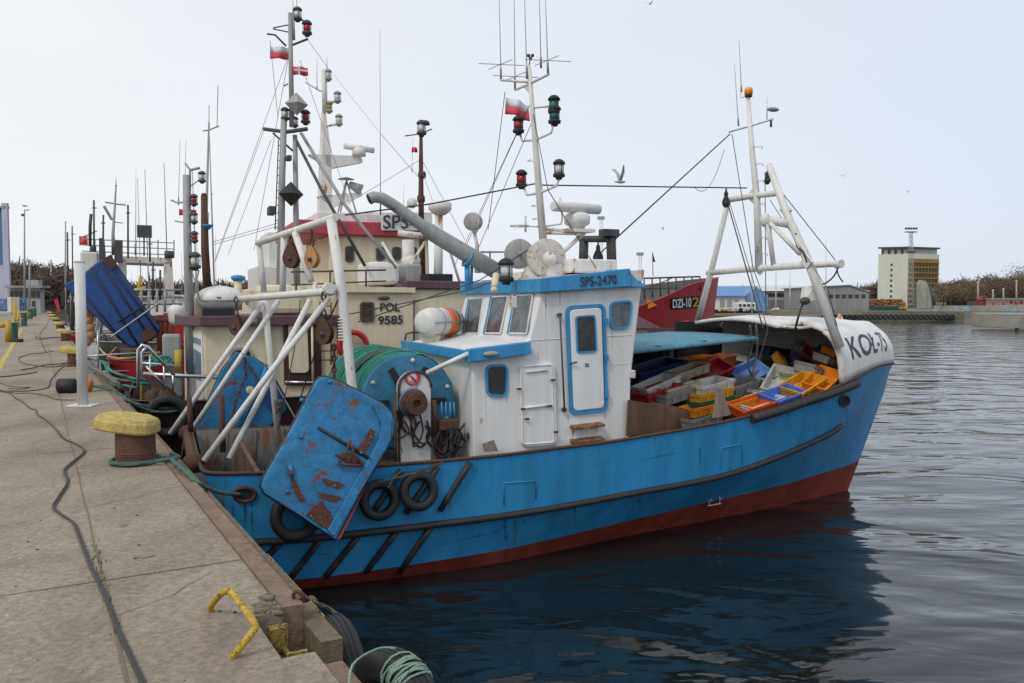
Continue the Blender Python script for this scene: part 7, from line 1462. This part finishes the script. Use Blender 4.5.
# nets and gear heaps, small craft at a nearer pontoon
for x, w_, h_, mt, lb in ((714, 7, 5, mORANGE, 'rust orange net heap at the left of the blue shed'), (724, 5, 3, mYEL, 'yellow gear heap before the blue shed'), (776, 5, 4, mCREAM, 'pale tarpaulin heap right of the blue shed')):
    m = MB(); p = D(x, 310, 138); k = 138/826
    for j in range(16): m.ell(p+Vector((random.gauss(0, w_*.3*k), random.uniform(-.4, .4), random.uniform(-.4, h_*.35)*k)), (k*1.4, k*1.2, k*1.0), n=8, m=5, jit=.25)
    tag(m.build('net_heap', mt), lb, 'net heap')
def skiff(x0, x1, y, dd, hullm, label, cover=None, mastx=None, my=0):
    a = D(x0, y, dd); L = (x1-x0)/826*dd; r_ = thing('small_boat', label, 'boat', (a.x+L/2, dd, 0)); k = dd/826; h = .75; rows = []
    for i in range(13):
        f = i/12; wd = L*.16*math.sin(math.pi*min(.97, f*.62+.33)); zz = h+.35*f*f
        rows.append([Vector((a.x+L*f, dd-wd, zz)), Vector((a.x+L*f, dd-wd*.7, -.1)), Vector((a.x+L*f, dd+wd*.7, -.1)), Vector((a.x+L*f, dd+wd, zz))])
    m = MB(); m.grid(rows, sm=False); m.quad(*rows[0]); m.quad(*rows[-1][::-1]); m.grid([[r[0]-EZ*.1, r[3]-EZ*.1] for r in rows]); m.build('hull', hullm, r_)
    m = MB(); m.hexa([Vector((a.x+L*.25, dd-L*.09, h)), Vector((a.x+L*.72, dd-L*.09, h)), Vector((a.x+L*.72, dd+L*.09, h)), Vector((a.x+L*.25, dd+L*.09, h)), Vector((a.x+L*.3, dd-L*.07, h+1.1)), Vector((a.x+L*.62, dd-L*.07, h+1.1)), Vector((a.x+L*.62, dd+L*.07, h+1.1)), Vector((a.x+L*.3, dd+L*.07, h+1.1))]); m.build('cabin', cover or mPLW, r_, bevel=.08)
    for j in range(3): m = MB(); m.box((a.x+L*(.34+.1*j), dd-L*.081, h+.65), (L*.06, .04, .4)); m.build('window', mGLASS, r_)
    if mastx: m = MB(); m.tube([D(mastx, y, dd), D(mastx, my, dd)], .07, 5); m.build('mast', mPLW, r_)
skiff(742, 776, 318, 88, mPLW, 'small white motor boat seen through the fore gantry', None, 752, 255); skiff(784, 812, 312, 110, mSB, 'small boat under a blue cover below the warehouse', mSB, 790, 268)
skiff(846, 822, 315, 100, mBLUE2, 'x') if False else skiff(817, 848, 316, 100, mBLUE2, 'blue hulled sailing boat with white cabin right of the gantry leg', None, 826, 240); skiff(722, 745, 317, 92, mDGREY, 'grey open boat left of the white motor boat'); skiff(762, 786, 316, 97, mPLW, 'low white cabin boat between the motor boat and the blue covered boat', None, 776, 262)
m = MB(); pixbox(m, 690, 765, 313.5, 316, 120, 3); pn_ = m.build('pontoon', mWOOD); tag(pn_, 'floating wooden pontoon behind the small boats', 'pontoon'); m = MB(); m.tube([D(698, 313, 119), D(698, 309, 119), D(735, 308, 119), D(735, 313, 119)], .07, 5); m.build('hand_rail', mPLW, pn_)
m = MB(); pixbox(m, 770, 862, 311, 314.5, 140, 4); tag(m.build('timber_jetty', mWOOD), 'long low timber jetty below the grey warehouses', 'jetty')
# more masts in the gap behind the sterns
for i, (x, y0, y1, dd, lb) in enumerate(((27, 262, 300, 130, ''),)): pass

# ---- pieces that only share a builder become parts of their own
def split_loose(o):
    bm = bmesh.new(); bm.from_mesh(o.data); seen = set(); comps = []; bm.verts.ensure_lookup_table()
    for v in bm.verts:
        if v.index in seen: continue
        st = [v]; seen.add(v.index); c = set()
        while st:
            q = st.pop(); c.add(q.index)
            for e_ in q.link_edges:
                w_ = e_.other_vert(q)
                if w_.index not in seen: seen.add(w_.index); st.append(w_)
        comps.append(c)
    bm.free()
    if len(comps) < 2: return
    me0 = o.data
    for i, c in enumerate(comps):
        bm = bmesh.new(); bm.from_mesh(me0); bm.verts.ensure_lookup_table(); bmesh.ops.delete(bm, geom=[v for v in bm.verts if v.index not in c], context='VERTS')
        me = bpy.data.meshes.new(o.name); bm.to_mesh(me); bm.free()
        for m_ in me0.materials: me.materials.append(m_)
        if i == 0: o.data = me
        else: n_ = o.copy(); n_.data = me; COL.objects.link(n_)
SPL = ('crosstree', 'black_cloth', 'door_post', 'stern_post', 'pound_board', 'dog_clip', 'flange_slot', 'flange_bolt', 'bulwark_stay', 'hinge', 'lever', 'hanging_hose', 'rigging_wire', 'mast_rung', 'whip_radial', 'cradle', 'gusset', 'roof_pier', 'round_sticker', 'roof_coaming', 'deck_light', 'mast_band', 'antenna_bar', 'stern_rail', 'side_rib', 'winch_head', 'pile', 'net_rope', 'ground_rope', 'frame_post', 'valve_block', 'weld_seam', 'brace', 'scraped_patch', 'rusty_end', 'block', 'bolt', 'printed_panel', 'pole_stay', 'load_mark')
for o in [o for o in bpy.data.objects if o.type == 'MESH' and o.parent and o.name.split('.')[0] in SPL and not o.children]: split_loose(o)
